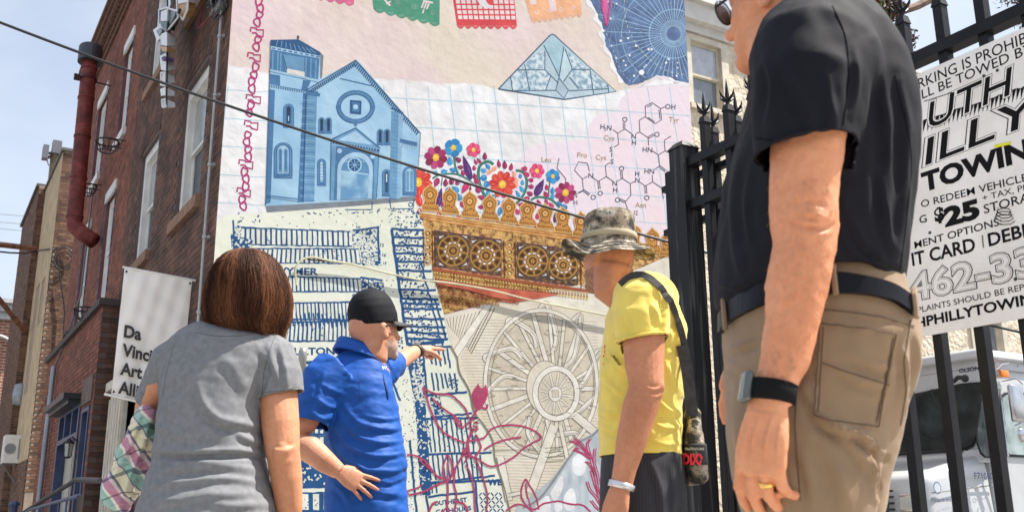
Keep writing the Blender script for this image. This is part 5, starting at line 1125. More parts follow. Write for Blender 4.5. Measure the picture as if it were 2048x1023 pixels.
# ---- molecule
P_ = Pt('molecule_diagram', .0145); dk = '#4c4a63'; gb = '#b79a72'
XM = lambda x, y: (1160+x/4.262, 190+y/4.262)
def bl(*pts): P_.line([XM(*p) for p in pts], 1.5, dk)
def dbl(a, b, o=14): 
    n = np.array([-(b[1]-a[1]), b[0]-a[0]], float); n = n/np.linalg.norm(n)*o/2; bl(tuple(np.array(a)+n), tuple(np.array(b)+n)); bl(tuple(np.array(a)-n), tuple(np.array(b)-n))
bl((280, 295), (320, 325), (385, 290), (440, 330)); dbl((375, 290), (375, 235)); bl((320, 325), (330, 420), (290, 445)); bl((475, 330), (510, 315), (580, 365), (585, 430)); dbl((580, 365), (630, 335)); bl((510, 315), (505, 215), (555, 185))
bl((555, 95), (560, 190), (640, 245), (695, 210), (685, 115), (615, 65), (555, 95)); bl((570, 105), (615, 80)); bl((577, 190), (637, 230)); bl((682, 205), (672, 125)); bl((690, 115), (725, 100)); bl((270, 490), (270, 530))
bl((615, 475), (668, 510), (725, 475), (775, 500)); bl((725, 475), (718, 385), (775, 350)); bl((668, 510), (678, 605), (640, 630)); dbl((678, 605), (730, 650)); bl((615, 680), (618, 740), (695, 790), (710, 885)); bl((618, 740), (555, 775), (510, 740)); dbl((558, 775), (563, 840)); bl((470, 735), (428, 755), (360, 710), (315, 735)); dbl((357, 710), (350, 650)); bl((428, 755), (433, 855), (385, 910), (405, 970)); dbl((385, 910), (335, 890))
bl((280, 735), (225, 695), (215, 600), (255, 575)); bl((225, 695), (155, 735), (110, 705)); dbl((158, 735), (165, 800)); bl((80, 650), (62, 580), (-15, 570), (-48, 640), (20, 715), (65, 690)); bl((20, 715), (28, 810), (-20, 835)); dbl((28, 810), (80, 850))
for t, x, y in (('OH', 725, 118), ('O', 358, 228), ('N', 437, 372), ('H', 440, 425), ('O', 632, 355), ('HN', 532, 485), ('S', 250, 482), ('S', 258, 588), ('HN', 548, 668), ('O', 728, 690), ('O', 330, 645), ('H', 468, 690), ('N', 468, 745), ('N', 275, 772), ('H', 280, 828), ('O', 545, 895), ('O', 295, 912), ('N', 70, 706), ('O', 148, 855), ('O', 88, 890)):
    P_.text(t, *XM(x, y), 14, dk, .06, .01)
P_.text('H', *XM(172, 290), 14, dk, .06, .01); P_.text('2', *XM(206, 305), 9, dk, .06, .01); P_.text('N', *XM(228, 300), 14, dk, .06, .01); P_.text('I2', *XM(460, 1020), 12, dk, .06)
for t, x, y in (('Tyr', 755, 230), ('Cys', 200, 385), ('Cys', 132, 550), ('Pro', -25, 530), ('Asn', 468, 955), ('Leu', -330, 568)): P_.text(t, *XM(x, y), 14.5, gb, .05, .006)
P_.line([(1118, 316), (1114, 336), (1131, 357), (1131, 375)], 1.5, dk); P_.text('N', 1146, 395, 13, dk, 0); P_.text('H', 1147, 409, 13, dk, 0); P_.line([(1158, 386), (1167, 380)], 1.5, dk)
P_.end('peptide structure diagram')

# cord stapled across the mural, small vent pipe
m2 = MB(); P = [wp(*wx(x, y), .05) for x, y in curve([(590, 572), (588, 540), (600, 522), (622, 516), (650, 522), (700, 530), (760, 545), (830, 560), (900, 568), (980, 582), (1060, 602), (1150, 620), (1230, 636), (1300, 648)], 6)]
m2.tube(P, .011, 6); m2.put('cord', mat('pale_cord', (.50, .48, .32), rough=.7), mur)
m2 = MB(); P = [wp(*wx(x, y), .045) for x, y in ((612, 520), (700, 528), (790, 552), (870, 566))]; m2.tube(P, .009, 6); m2.put('cord', blk, mur)
vt, vz_ = wx(604, 740); vp = thing('vent_pipe', 'small grey capped vent pipe beside the woman in front of the map', 'pipe', T(604, 900, 6)*np.array([1, 1, 0]))
c = T(604, 740, 6.0); m2 = MB(); r = .024; m2.lathe(c-Z*.09, [(r, 0), (r, .16), (r*1.1, .165), (r*1.1, .2), (r*.8, .225), (0, .23)], 14); m2.put('cap', mat('grey_vent', (.3, .3, .3), rough=.4, metal=.5), vp, smooth=True)
m2 = MB(); m2.tube([np.array([c[0], c[1], 0]), c-Z*.09], r*.5, 10); m2.lathe(c-Z*.12, [(r*.9, 0), (r*.9, .03)], 12); m2.put('pipe', mat('grey_vent', (.3, .3, .3)), vp)
# ================================================================== IRON FENCE
QF = np.array([.765, 4.13, 0.]); iron = mat('black_iron_paint', (.010, .010, .012), rough=.42, var=.3, vscale=9, spec=.2, bump=.15, bscale=120, bdist=.002)
def fq(s, z, o=0, q=QF): return q-F*s-W*o+Z*z            # s towards the camera side, o towards the pavement
def fe(px, py, o=0, q=QF):
    v = onplane(px, py, q-W*o, W)-q; return -(v@F), v[2]
fence = thing('iron_fence', 'black iron fence panel with barbed spear tips carrying the towing sign', 'fence', QF)
_, zR1 = fe(1373, 330); zR1 = 2.35; zR2 = 2.155; ZB = .18
def sqbar(mb, s, z0, z1, h, q=QF, o=0): return mb.hexa([fq(s-h, z0, o-h, q), fq(s+h, z0, o-h, q), fq(s+h, z0, o+h, q), fq(s-h, z0, o+h, q), fq(s-h, z1, o-h, q), fq(s+h, z1, o-h, q), fq(s+h, z1, o+h, q), fq(s-h, z1, o+h, q)])
def rail(parent, s0, s1, z, q=QF, h=.02, d=.026, o=0):
    mb = MB(); mb.hexa([fq(s0, z-h, o-d, q), fq(s1, z-h, o-d, q), fq(s1, z-h, o+d, q), fq(s0, z-h, o+d, q), fq(s0, z+h, o-d, q), fq(s1, z+h, o-d, q), fq(s1, z+h, o+d, q), fq(s0, z+h, o+d, q)])
    return mb.put('rail', iron, parent)
def finial_mesh():
    mb = MB(); mb.hexa([-F*.02-W*.02, F*.02-W*.02, F*.02+W*.02, -F*.02+W*.02, -F*.014-W*.014+Z*.03, F*.014-W*.014+Z*.03, F*.014+W*.014+Z*.03, -F*.014+W*.014+Z*.03])
    mb.lathe(Z*.03, [(.0085, 0), (.011, .03), (.009, .05), (.006, .08), (.0, .125)], 8)
    for sg_ in (-1, 1):
        for ax_ in (F, W):
            e = ax_*sg_; mb.tube([Z*.05, Z*.055+e*.018, Z*.068+e*.034, Z*.088+e*.042], [.0075, .0065, .005, .001], 6)
    return mb
_fm = finial_mesh(); fin0 = None; bar0 = {}
def bar(parent, s, q=QF, top=2.47, o=0, h=.0165):
    global fin0
    k = (round(top, 3), h)
    if k not in bar0:
        mb = MB(); mb.hexa([(-F*h-W*h), (F*h-W*h), (F*h+W*h), (-F*h+W*h), (-F*h-W*h)+Z*(top-.06), (F*h-W*h)+Z*(top-.06), (F*h+W*h)+Z*(top-.06), (-F*h+W*h)+Z*(top-.06)])
        me = put('bar', np.vstack(mb.v), mb.f, iron, None, origin=(0, 0, 0)); b = me; bar0[k] = me.data
    else: b = bpy.data.objects.new('bar', bar0[k]); COL.objects.link(b)
    b.parent = parent; b.location = Vector(fq(s, .06, o, q))-rootloc(parent)
    if fin0 is None: f_ = put('spear_tip', np.vstack(_fm.v), _fm.f, iron, None, origin=(0, 0, 0)); fin0 = f_.data
    else: f_ = bpy.data.objects.new('spear_tip', fin0); COL.objects.link(f_)
    f_.parent = b; f_.location = (0, 0, top-.06); return b
sb = [fe(x, y)[0] for x, y in ((1838, 1000), (1918, 1000), (2008, 1000))]
step = (sb[2]-sb[0])/2
ss = [sb[0]+step*k for k in range(-12, 8) if .1 < sb[0]+step*k < 2.3]
for s in ss: bar(fence, s, top=2.50)
for z in (zR1, zR2, .3): rail(fence, .045, 2.36, z)
for sp, nm in ((0, 'post'), (2.4, 'post')):
    mb = MB(); sqbar(mb, sp, 0, 2.425, .046); mb.hexa([fq(sp-.053, 2.425, -.053), fq(sp+.053, 2.425, -.053), fq(sp+.053, 2.425, .053), fq(sp-.053, 2.425, .053), fq(sp-.03, 2.455, -.03), fq(sp+.03, 2.455, -.03), fq(sp+.03, 2.455, .03), fq(sp-.03, 2.455, .03)]); mb.put('post', mat('worn_iron_post', (.011, .011, .013), rough=.45, color2=(.13, .13, .125), vscale=7, stretch=(5, 5, .35), ramp=(.52, .78), spec=.2), fence)
QG = QF+F*.10+W*.10
gate = thing('iron_gate', 'second black iron leaf folded back behind the fence post', 'gate', QG)
mb = MB(); sqbar(mb, -.105, 0, 2.40, .022, QG); mb.put('post', iron, gate)
for s in (.19, .335, .48): bar(gate, s, QG, top=2.49)
for z in (2.33, 2.12, .3): rail(gate, -.165, .52, z, QG, .014, .014)
# ------------------------------------------------------------------ towing sign
OSG = .034
sign = thing('towing_sign', 'large white towing notice with black lettering wired to the iron fence', 'sign', fq(1.5, 1.3, OSG))
sL = fe(1806, 600, OSG)[0]; sRt = 2.25
zt = np.mean([fe(1837, 148, OSG)[1], fe(2040, 58, OSG)[1]]); zb = np.mean([fe(1850, 670, OSG)[1], fe(2040, 638, OSG)[1]])
mb = MB(); mb.hexa([fq(sL, zb, OSG-.006), fq(sRt, zb, OSG-.006), fq(sRt, zb, OSG), fq(sL, zb, OSG), fq(sL, zt, OSG-.006), fq(sRt, zt, OSG-.006), fq(sRt, zt, OSG), fq(sL, zt, OSG)])
mb.put('board', mat('sign_plastic', (.86, .83, .81), rough=.4, var=.05, vscale=5, mottle=(6, (.90, .885, .86)), bump=.25, bscale=4, bdist=.01), sign)
ink2 = mat('sign_ink', (.008, .007, .008), rough=.6, var=0, spec=.1); wht2 = mat('sign_plastic', (.7, .665, .645)); grey2 = mat('sign_grey', (.34, .33, .33), rough=.5, var=0)
lay = [0]
def st(t, a, b, cap, bold=0., m=ink2, shear=0., name='lettering', keep=None, par=sign, lift=0):
    (s0, z0), (s1, z1) = fe(*a, OSG), fe(*b, OSG); V, Fc = text2d(t, bold)
    Vn, _ = text2d(t, 0.); w_ = Vn[:, 0].max(); h0 = fe(a[0], a[1]-cap, OSG)[1]-z0
    lay[0] += 1; o = OSG+.0004+lay[0]*2e-5+lift; sc = h0/.73; mb = MB()
    off = V[:, 0].max()-w_
    mb.add([fq(s0+(x-off/2)/w_*(s1-s0)+shear*y*sc, (z0+(z1-z0)*x/w_)*1.0+y*sc, o) for x, y in V], Fc); return mb.put(name, m, par)
st('RKING IS PROHIBITED', (1838, 178), (2122, 56), 22, .004); st('LL BE TOWED BY', (1845, 198), (2066, 104), 20, .004)
def big(t, a, b, cap, shear):
    st(t, a, b, cap, .052, ink2, shear); st(t, a, b, cap, .040, wht2, shear); st(t, a, b, cap, .008, ink2, shear)
mb = MB(); A = []; B = []
for k in range(30):
    x = 1846+k*8.5; y = 250-(x-1860)*.34; s_, z_ = fe(x, y-random.uniform(11, 15), OSG); A.append(fq(s_, z_, OSG+.0003)); s_, z_ = fe(x, y+random.uniform(10, 13), OSG); B.append(fq(s_, z_, OSG+.0003))
mb.add(A+B, [(i, i+1, 31+i-1, 30+i) for i in range(29)]); mb.put('skyline_band', ink2, sign)
big('UTH', (1856, 258), (2018, 190), 54, .25); big('ILLY', (1852, 330), (2070, 245), 55, .25)
mb = MB(); s0_, z0_ = fe(1848, 203, OSG); s1_, z1_ = fe(1905, 185, OSG); mb.tube([fq(s0_, z0_, OSG+.001), fq(s1_, z1_, OSG+.001)], .0012, 4); mb.put('rule', ink2, sign)
st('TOWING', (1848, 382), (2110, 300), 38, .045); st('O REDEEM VEHICLES', (1843, 415), (2068, 358), 15, .006); st('G', (1840, 447), (1854, 443), 16, .01); st('$', (1872, 443), (1888, 438), 27, .05); st('25', (1894, 451), (1957, 434), 37, .055)
st('+ TAX, PLUS', (1966, 402), (2082, 373), 13, 0); st('STORAGE', (1969, 427), (2098, 392), 19, .006); st('MENT OPTIONS:', (1830, 497), (2004, 449), 15, .008); st('IT CARD', (1826, 531), (1951, 501), 27, .022); st('DEBIT', (1979, 492), (2078, 466), 27, .022)
s0_, z0_ = fe(1965, 470, OSG); s1_, z1_ = fe(1967, 495, OSG); mb = MB(); mb.tube([fq(s0_, z0_, OSG+.001), fq(s1_, z1_, OSG+.001)], .0014, 4); mb.put('rule', ink2, sign)
a, b = (1824, 600), (2074, 548); st('462-33', a, b, 54, .055); st('462-33', a, b, 54, .034, wht2); st('462-33', a, b, 54, .012, grey2); st('462-33', a, b, 54, -.004, wht2)
st('MPLAINTS SHOULD BE REPORTED', (1823, 628), (2120, 564), 12, 0); st('HPHILLYTOWING.COM', (1834, 655), (2190, 580), 20, .028)
mb = MB(); q_ = [fe(2008+22*math.cos(k*.9)*math.exp(-k*.02), 442-k*.9+9*math.sin(k*.9), OSG) for k in range(26)]; mb.tube([fq(a_, b_, OSG+.001) for a_, b_ in q_], .0012, 4); mb.put('scribble', ink2, sign)
s0_, z0_ = fe(1990, 293, OSG); s1_, z1_ = fe(2021, 286, OSG); mb = MB(); mb.tube([fq(s0_, z0_, OSG+.001), fq(s1_, z1_, OSG+.001)], .0052, 6); mb.put('yellow_sticker', mat('fluo_yellow', (.75, .78, .03), rough=.5), sign)
for x, y in ((1860, 465), (1995, 141), (2031, 558), (1968, 152)):
    s_, z_ = fe(x, y, OSG); mb = MB(); mb.lathe(fq(s_, z_, OSG), [(.005, 0), (.005, .002), (.0, .003)], 10, ax=-W, u=F); mb.put('screw', mat('dark_metal', (.05, .05, .05), metal=.6, rough=.4), sign)

# ================================================================== STEP VAN
OT = C+W*9.49-F*2.0
def tv(u, v, z): return OT+W*u+F*v+Z*z
def tfr(px, py, u=0): p = onplane(px, py, OT+W*u, W)-OT; return p@F, p[2]
def tsd(px, py, v=0): p = onplane(px, py, OT+F*v, F)-OT; return p@W, p[2]
van = thing('delivery_van', 'white step van with large dark windscreen parked behind the iron fence', 'van', tv(0, 0, 0))
vw = mat('white_van_paint', (.54, .55, .56), rough=.35, var=.05, vscale=3, coat=.5)
def bev(o, w=.03, s=3):
    m = o.modifiers.new('bevel', 'BEVEL'); m.width = w; m.segments = s; m.limit_method = 'ANGLE'; m.harden_normals = False
    o.data.polygons.foreach_set('use_smooth', np.ones(len(o.data.polygons), dtype=bool)); return o
zt_ = 2.95
mb = MB(); mb.hexa([tv(0, 0, .5), tv(5.4, 0, .5), tv(5.4, 2.2, .5), tv(0, 2.2, .5), tv(.12, .06, zt_), tv(5.4, .06, zt_), tv(5.4, 2.14, zt_), tv(.12, 2.14, zt_)]); bev(mb.put('body', vw, van), .09, 4)
mb = MB(); mb.hexa([tv(-.02, -.03, zt_-.1), tv(5.45, -.03, zt_-.1), tv(5.45, 2.23, zt_-.1), tv(-.02, 2.23, zt_-.1), tv(.03, .04, zt_+.04), tv(5.4, .04, zt_+.04), tv(5.4, 2.16, zt_+.04), tv(.03, 2.16, zt_+.04)]); bev(mb.put('roof_cap', vw, van), .05)
mb = MB(); mb.hexa([tv(-1.25, .1, .5), tv(.02, -.0, .5), tv(.02, 2.2, .5), tv(-1.25, 2.1, .5), tv(-1.12, .22, 1.35), tv(.02, .08, 1.62), tv(.02, 2.12, 1.62), tv(-1.12, 1.98, 1.35)]); hood = bev(mb.put('hood', vw, van), .13, 5)
def fpanel(name, pts, u, m, par, th=.012):
    A = [tv(u+ .12*(tfr(x, y, u)[1]-.5)/2.45, *tfr(x, y, u)) for x, y in pts]; n = len(A); B = [p-W*th for p in A]
    mb = MB(); mb.add(A+B, [tuple(range(n)), tuple(range(2*n-1, n-1, -1))]+[(i, n+i, n+(i+1) % n, (i+1) % n) for i in range(n)]); return mb.put(name, m, par)
def spanel(name, pts, v, m, par, th=.01):
    A = []
    for x, y in pts: u_, z_ = tsd(x, y, v); A.append(tv(u_, v+.06*(z_-.5)/2.45, z_))
    n = len(A); B = [p-F*th for p in A]; mb = MB(); mb.add(A+B, [tuple(range(n)), tuple(range(2*n-1, n-1, -1))]+[(i, n+i, n+(i+1) % n, (i+1) % n) for i in range(n)]); return mb.put(name, m, par)
rub = mat('black_rubber', (.018, .018, .02))
wsp = [(1700, 822), (1832, 787), (1911, 769), (1948, 766), (1957, 770), (1959, 780), (1952, 840), (1944, 878), (1938, 888), (1926, 894), (1800, 906), (1700, 912)]
wf = fpanel('windscreen', [(x+(3 if x > 1900 else 0), y+(-4 if y < 830 else 4)) for x, y in wsp], -.012, rub, van)
gl2 = mat('windscreen_glass', (.015, .02, .022), rough=.12, spec=.3, var=.5, vscale=3, color2=(.05, .065, .065))
fpanel('pane', wsp, -.03, gl2, wf)
swp = [(1970, 792), (1966, 812), (1958, 866), (1959, 884), (1966, 904), (1974, 911), (1993, 912), (1990, 792)]
wf = spanel('side_window', [(x+(-2 if x < 1975 else 3), y+(-3 if y < 850 else 3)) for x, y in swp], -.012, rub, van); spanel('pane', swp, -.026, gl2, wf)
dwn = [(2006, 790), (2012, 900), (2018, 912), (2060, 914), (2120, 916), (2120, 785), (2016, 783)]
dr_ = spanel('door', [(1999, 772), (2013, 1100), (2140, 1120), (2140, 768), (2010, 765)], -.012, vw, van); wf = spanel('side_window', dwn, -.03, rub, dr_); 
spanel('pane', [(x+(4 if x < 2050 else -4), y+(5 if y < 850 else -5)) for x, y in dwn], -.044, mat('green_side_glass', (.3, .37, .36), rough=.1, spec=1, var=.3, vscale=5), wf)
chrome = mat('chrome', (.6, .6, .62), metal=1, rough=.18, var=.1)
def t3(px, py, v): u_, z_ = tsd(px, py, v); return tv(u_, v, z_)
mir = MB(); mir.tube([t3(1998, 776, -.12), t3(2003, 800, -.12), t3(2016, 912, -.12)], .014, 8); mir.tube([t3(2003, 762, -.1), t3(2032, 756, -.25), t3(2046, 768, -.3)], .01, 6); mir.tube([t3(2046, 842, -.3), t3(2030, 850, -.2)], .01, 6); mirr = mir.put('mirror_arm', chrome, van)
mm = MB(); c = t3(2034, 806, -.3); mm.box(c, W*.13, F*.04, Z*.24); mo = bev(mm.put('mirror_head', chrome, mirr), .035); 
mm = MB(); c = t3(2044, 868, -.3); mm.lathe(c, [(.0, -.02), (.08, -.01), (.1, .0), (.08, .03), (0, .05)], 16, ax=-F, u=W); mm.put('round_mirror', chrome, mirr)
def mark(px, py, w_, h_, v, m, name, side=True, d=.02):
    mb = MB()
    if side: mb.box(t3(px, py, v), W*w_, F*d, Z*h_)
    return bev(mb.put(name, m, van), .008, 2)
mark(2008, 747, .085, .045, -.03, mat('amber_lens', (.85, .22, .02), rough=.25), 'marker_lamp')
mm = MB(); mm.tube([t3(1991, 740, -.02), t3(2004, 728, -.02), t3(2018, 726, -.02)], .01, 6); mm.put('grab_bar', chrome, van)
mm = MB(); 
def ft(px, py, u): v_, z_ = tfr(px, py, u); return tv(u, v_, z_)
mm.tube([ft(1907, 762, -.05), ft(1916, 754, -.08), ft(1930, 755, -.07)], .03, 8); mm.ell(ft(1930, 756, -.08), W*.05, F*.05, Z*.05); mm.put('horn', rub, van)
mm = MB(); mm.tube([ft(1862, 782, -.04), ft(1872, 800, -.06), ft(1884, 815, -.06)], .012, 6); mm.tube([ft(1866, 778, -.04), ft(1850, 784, -.05), ft(1832, 792, -.05)], .008, 6); mm.put('wiper', rub, van)
mm = MB(); mm.tube([ft(1700, 913, -.05), ft(1925, 899, -.05)], .02, 6); mm.put('windscreen_seal', rub, van)
mm = MB(); mm.hexa([tv(-.16, .04, 1.5), tv(.0, .04, 1.5), tv(.0, 2.1, 1.5), tv(-.16, 2.1, 1.5), tv(-.02, .04, 1.68), tv(.0, .04, 1.68), tv(.0, 2.1, 1.68), tv(-.02, 2.1, 1.68)]); bev(mm.put('cowl', vw, van), .02)
# hood seam, headlamp, grille, bumper, wheels
mm = MB(); mm.tube([tv(.01, .0, 1.62), tv(.01, -.012, 1.5), tv(.01, -.012, .5)], .009, 5); mm.put('hood_seam', mat('seam_grey', (.2, .2, .21)), van)
uH = -1.24
hv, hz = tfr(1795, 1004, uH)
mm = MB(); mm.box(tv(uH-.0, .36, 1.0), W*.02, F*.16, Z*.11); hl = bev(mm.put('headlamp', chrome, van), .02)
mm = MB(); mm.box(tv(uH-.03, .36, 1.0), W*.01, F*.12, Z*.075); mm.put('lens', mat('lamp_lens', (.5, .5, .48), rough=.1, spec=1), hl)
mm = MB(); mm.box(tv(uH, 1.84, 1.0), W*.02, F*.16, Z*.11); hl = bev(mm.put('headlamp', chrome, van), .02)
mm = MB()
for k in range(6): mm.box(tv(uH-.01, 1.1, .78+k*.075), W*.02, F*.5, Z*.014)
mm.put('grille', rub, van)
mm = MB(); mm.box(tv(-1.32, 1.1, .55), W*.08, F*1.08, Z*.1); bev(mm.put('bumper', rub, van), .03)
for u_ in (-.45, 3.9):
    for v_ in (.12, 2.08):
        mm = MB(); mm.lathe(tv(u_, v_-.11, .38), [(.2, 0), (.36, .0), (.38, .03), (.38, .19), (.36, .22), (.2, .22)], 22, ax=F, u=W); wh = mm.put('wheel', rub, van)
        mm = MB(); mm.lathe(tv(u_, v_-.115, .38), [(.05, .01), (.12, -.0), (.2, .02), (.21, .21), (.0, .2)], 18, ax=F, u=W); mm.put('rim', white, wh)
seg_ = mat('seam_grey', (.2, .2, .21))
for P in ([tv(.05, -.0, .9), tv(5.3, -.0, .9)], [tv(.1, .03, 2.72), tv(5.3, .04, 2.72)], [tv(1.72, -.004, .55), tv(1.72, .05, 2.7)], [tv(-1.1, .14, 1.12), tv(-.02, .03, 1.22)], [tv(.115, .12, 2.74), tv(.115, 2.1, 2.74)]):
    mm = MB(); mm.tube(P, .007, 5); mm.put('panel_seam', seg_, van)
mm = MB()
for k in range(9): mm.lathe(tv(.35+.5*k, .03, 2.8), [(.012, 0), (.012, .006), (0, .008)], 8, ax=-F, u=W)
stuff(mm.put('rivets', seg_, van))
mm = MB(); mm.tube([tv(-.02, .3, 1.66), tv(-.05, 1.0, 1.9), tv(-.02, 1.3, 2.15)], .011, 5); mm.put('wiper', rub, van)
def vtext(t, a, b, cap, side=True, bold=.0, m=None):
    V, Fc = text2d(t, bold); w_ = V[:, 0].max(); mb = MB(); f_ = (lambda p: tsd(*p, -.012)) if side else (lambda p: tfr(*p, -.02))
    (p0, z0), (p1, z1) = f_(a), f_(b); h0 = f_((a[0], a[1]-cap))[1]-z0
    zm_ = (z0+z1)/2
    mb.add([(tv(p0+(p1-p0)*x/w_, -.0+.06*(zm_+y*h0/.73-.5)/2.45-.02 if True else 0, zm_+y*h0/.73) if side else tv(.12*(zm_+y*h0/.73-.5)/2.45-.008, p0+(p1-p0)*x/w_, zm_+y*h0/.73)) for x, y in V], Fc); mb.put('lettering', m or mat('navy_decal', (.03, .04, .12), rough=.4), van)
vtext('OLSON', (1907, 745), (1947, 736), 8, False, .03); vtext('F7106D', (1951, 955), (1992, 958), 13, True, .01)
def hood_pt(px, py, o=.0):                              # on the tapering hood side
    u_, z_ = tsd(px, py, .08); v_ = .1*(-u_/1.25)*.9+(z_-.5)*.09; return tv(u_, v_-.008-o, z_)
mm = MB(); c = hood_pt(1881, 974); V = [c+.075*(W*math.cos(a)+Z*math.sin(a)) for a in np.linspace(0, 6.283, 25)[:-1]]; mm.add(V, [tuple(range(24))])
em = mm.put('round_seal', mat('seal_blue', (.12, .22, .35)), van); mm = MB(); V = [c-F*.002+.06*(W*math.cos(a)+Z*math.sin(a)) for a in np.linspace(0, 6.283, 25)[:-1]]; mm.add(V, [tuple(range(24))]); mm.put('seal_centre', mat('seal_pale', (.55, .6, .65)), em)
V, Fc = text2d('Pride in everything', 0); mm = MB(); u_, z_ = tsd(1869, 1002, .08); mm.add([tv(u_+x*.075, .1*(-(u_+x*.075)/1.25)*.9+(z_-.5)*.09-.01, z_+y*.075) for x, y in V], Fc); mm.put('lettering', mat('navy_decal', (.03, .04, .12)), van)

# ================================================================== TREE reaching in from the right
tree = thing('budding_tree', 'bare budding tree branch against white sky above the iron fence', 'tree', (6.2, 8.6, 0))
bark = mat('tree_bark', (.19, .13, .095), rough=.9, var=.35, vscale=14, bump=.8, bscale=60); bud = [mat('bud_%s' % k, c, rough=.7) for k, c in (('maroon', (.09, .025, .03)), ('green', (.09, .11, .03)))]
tr = MB(); B0 = np.array([6.2, 8.6, 0.]); tr.tube([B0, B0+(.1, 0, 1.4), B0+(-.1, -.1, 2.8), B0+(-.3, -.2, 4.2), B0+(-.2, -.2, 6)], [.2, .17, .14, .11, .06], 12); tr.put('trunk', bark, tree)
limb = MB(); tw = MB(); lf = MB()
def grow(p, d, L_, r, lev):
    P = [p]; n = 5
    for k in range(n):
        d = d+rng.normal(0, .16, 3)*(1+lev*.25); d /= np.linalg.norm(d); p = p+d*L_/n; P.append(p)
        if lev < 3 and k > 0:
            for _ in range(2 if lev > 0 else 1):
                e = d+rng.normal(0, .75, 3); e /= np.linalg.norm(e); grow(p, e, L_*rng.uniform(.4, .62), r*.5, lev+1)
    (limb if lev == 0 else tw).tube(P, list(np.linspace(r, r*.4, n+1)), 6 if lev == 0 else 4, caps=False)
    if lev >= 2:
        for q in P[1:]:
            for _ in range(4):
                c = q+rng.normal(0, .025, 3); a = rng.normal(0, 1, 3); a /= np.linalg.norm(a); b = np.cross(a, rng.normal(0, 1, 3)); b /= np.linalg.norm(b); s_ = rng.uniform(.008, .017)
                lf.add([c-a*s_*1.5, c+b*s_*.7, c+a*s_*1.5, c-b*s_*.7], [(0, 1, 2, 3)], int(rng.random() < .35))
P0_ = B0+(-.2, -.15, 3.6)
main = [P0_, T(2040, -120, 7.4), T(1900, -22, 6.9), T(1835, 12, 6.7), T(1795, 26, 6.6), T(1765, 26, 6.5), T(1742, 12, 6.5), T(1715, -2, 6.5), T(1680, -20, 6.4)]
limb.tube(main, [.075, .05, .034, .03, .026, .02, .016, .012, .006], 8)
for i, q in enumerate(main[4:]):
    for _ in range(3):
        e = np.array([rng.uniform(-.7, .1), rng.uniform(-.3, .3), rng.uniform(-.75, .5)]); e /= np.linalg.norm(e); grow(q, e, rng.uniform(.16, .3), .006, 1)
for _ in range(9):
    e = np.array([rng.uniform(-.15, 1), rng.uniform(-.3, .9), rng.uniform(.35, 1)]); e /= np.linalg.norm(e); grow(B0+(-.2, -.2, rng.uniform(4.4, 5.9)), e, rng.uniform(1.0, 1.9), .035, 0)
limb.put('branch', bark, tree); stuff(tw.put('twigs', bark, tree)); stuff(lf.put('buds', bud, tree))
# ================================================================== PEOPLE
from mathutils.bvhtree import BVHTree
def proj(V):
    v = V-CAM; X = v@cx_; Y = v@cy_; D = -(v@cz_); return np.stack([1024+FPX*X/D, 511.5-FPX*Y/D], 1)
def evalmesh(V, Fc, mods):
    me = bpy.data.meshes.new('t'); me.from_pydata(V.tolist(), [], [list(map(int, f)) for f in Fc]); o = bpy.data.objects.new('t', me); COL.objects.link(o)
    for t, kw in mods:
        m = o.modifiers.new('m', t)
        for k, v in kw.items(): setattr(m, k, v)
    dg = bpy.context.evaluated_depsgraph_get(); e = bpy.data.meshes.new_from_object(o.evaluated_get(dg))
    n = len(e.vertices); A = np.empty(n*3); e.vertices.foreach_get('co', A); Ff = [tuple(p.vertices) for p in e.polygons]
    bpy.data.objects.remove(o); bpy.data.meshes.remove(me); bpy.data.meshes.remove(e); return A.reshape(-1, 3), Ff
def fuse(mb, vox=.007, sm=3): return evalmesh(np.vstack(mb.v), mb.f, [('REMESH', dict(mode='VOXEL', voxel_size=vox)), ('SMOOTH', dict(factor=.5, iterations=sm))])
def normals(V, Fc):
    N = np.zeros_like(V); q = np.array([f if len(f) == 4 else (*f, f[-1]) for f in Fc]); n = np.cross(V[q[:, 2]]-V[q[:, 0]], V[q[:, 3]]-V[q[:, 1]])
    for k in range(4): np.add.at(N, q[:, k], n)
    return N/(np.linalg.norm(N, axis=1)[:, None]+1e-12)
def pdist(P, pts):
    best = np.full(len(P), 1e9); sg = np.zeros(len(P)); tt = np.zeros(len(P)); L = 0; tot = sum(math.dist(a, b) for a, b in zip(pts, pts[1:]))
    for a, b in zip(pts, pts[1:]):
        a, b = np.array(a, float), np.array(b, float); d = b-a; l = np.linalg.norm(d); t = np.clip(((P-a)@d)/(l*l), 0, 1); q = P-(a+t[:, None]*d); r = np.linalg.norm(q, axis=1)
        m = r < best; best[m] = r[m]; sg[m] = np.sign(d[0]*q[m, 1]-d[1]*q[m, 0]); tt[m] = (L+t[m]*l)/tot; L += l
    return best, sg, tt
def folds(V, Fc, L):
    """raise ridges (and their valleys) in a garment; each fold = (points in the photo, width px, height m)"""
    N = normals(V, Fc); P = proj(V); vis = ((V-CAM)*N).sum(1) < 0; out_ = V.copy()
    for pts, w, amp in L:
        if len(pts) > 2: pts = curve(pts, 5)
        d, s_, t = pdist(P, pts); k = np.sin(np.pi*np.clip(t, .03, .97))**.6*vis; sd_ = d*s_
        out_ += N*(amp*(np.exp(-(sd_/w)**2)-.75*np.exp(-((sd_-1.5*w)/w)**2))*k)[:, None]
    return out_
def ripple(V, Fc, amp, sc, seed=0, stretch=(1, 1, 1)):
    from mathutils import noise
    N = normals(V, Fc); n = np.array([noise.fractal(Vector((v[0]*sc*stretch[0]+seed, v[1]*sc*stretch[1], v[2]*sc*stretch[2])), 1.0, 2.0, 3) for v in V]); return V+N*(n*amp)[:, None]
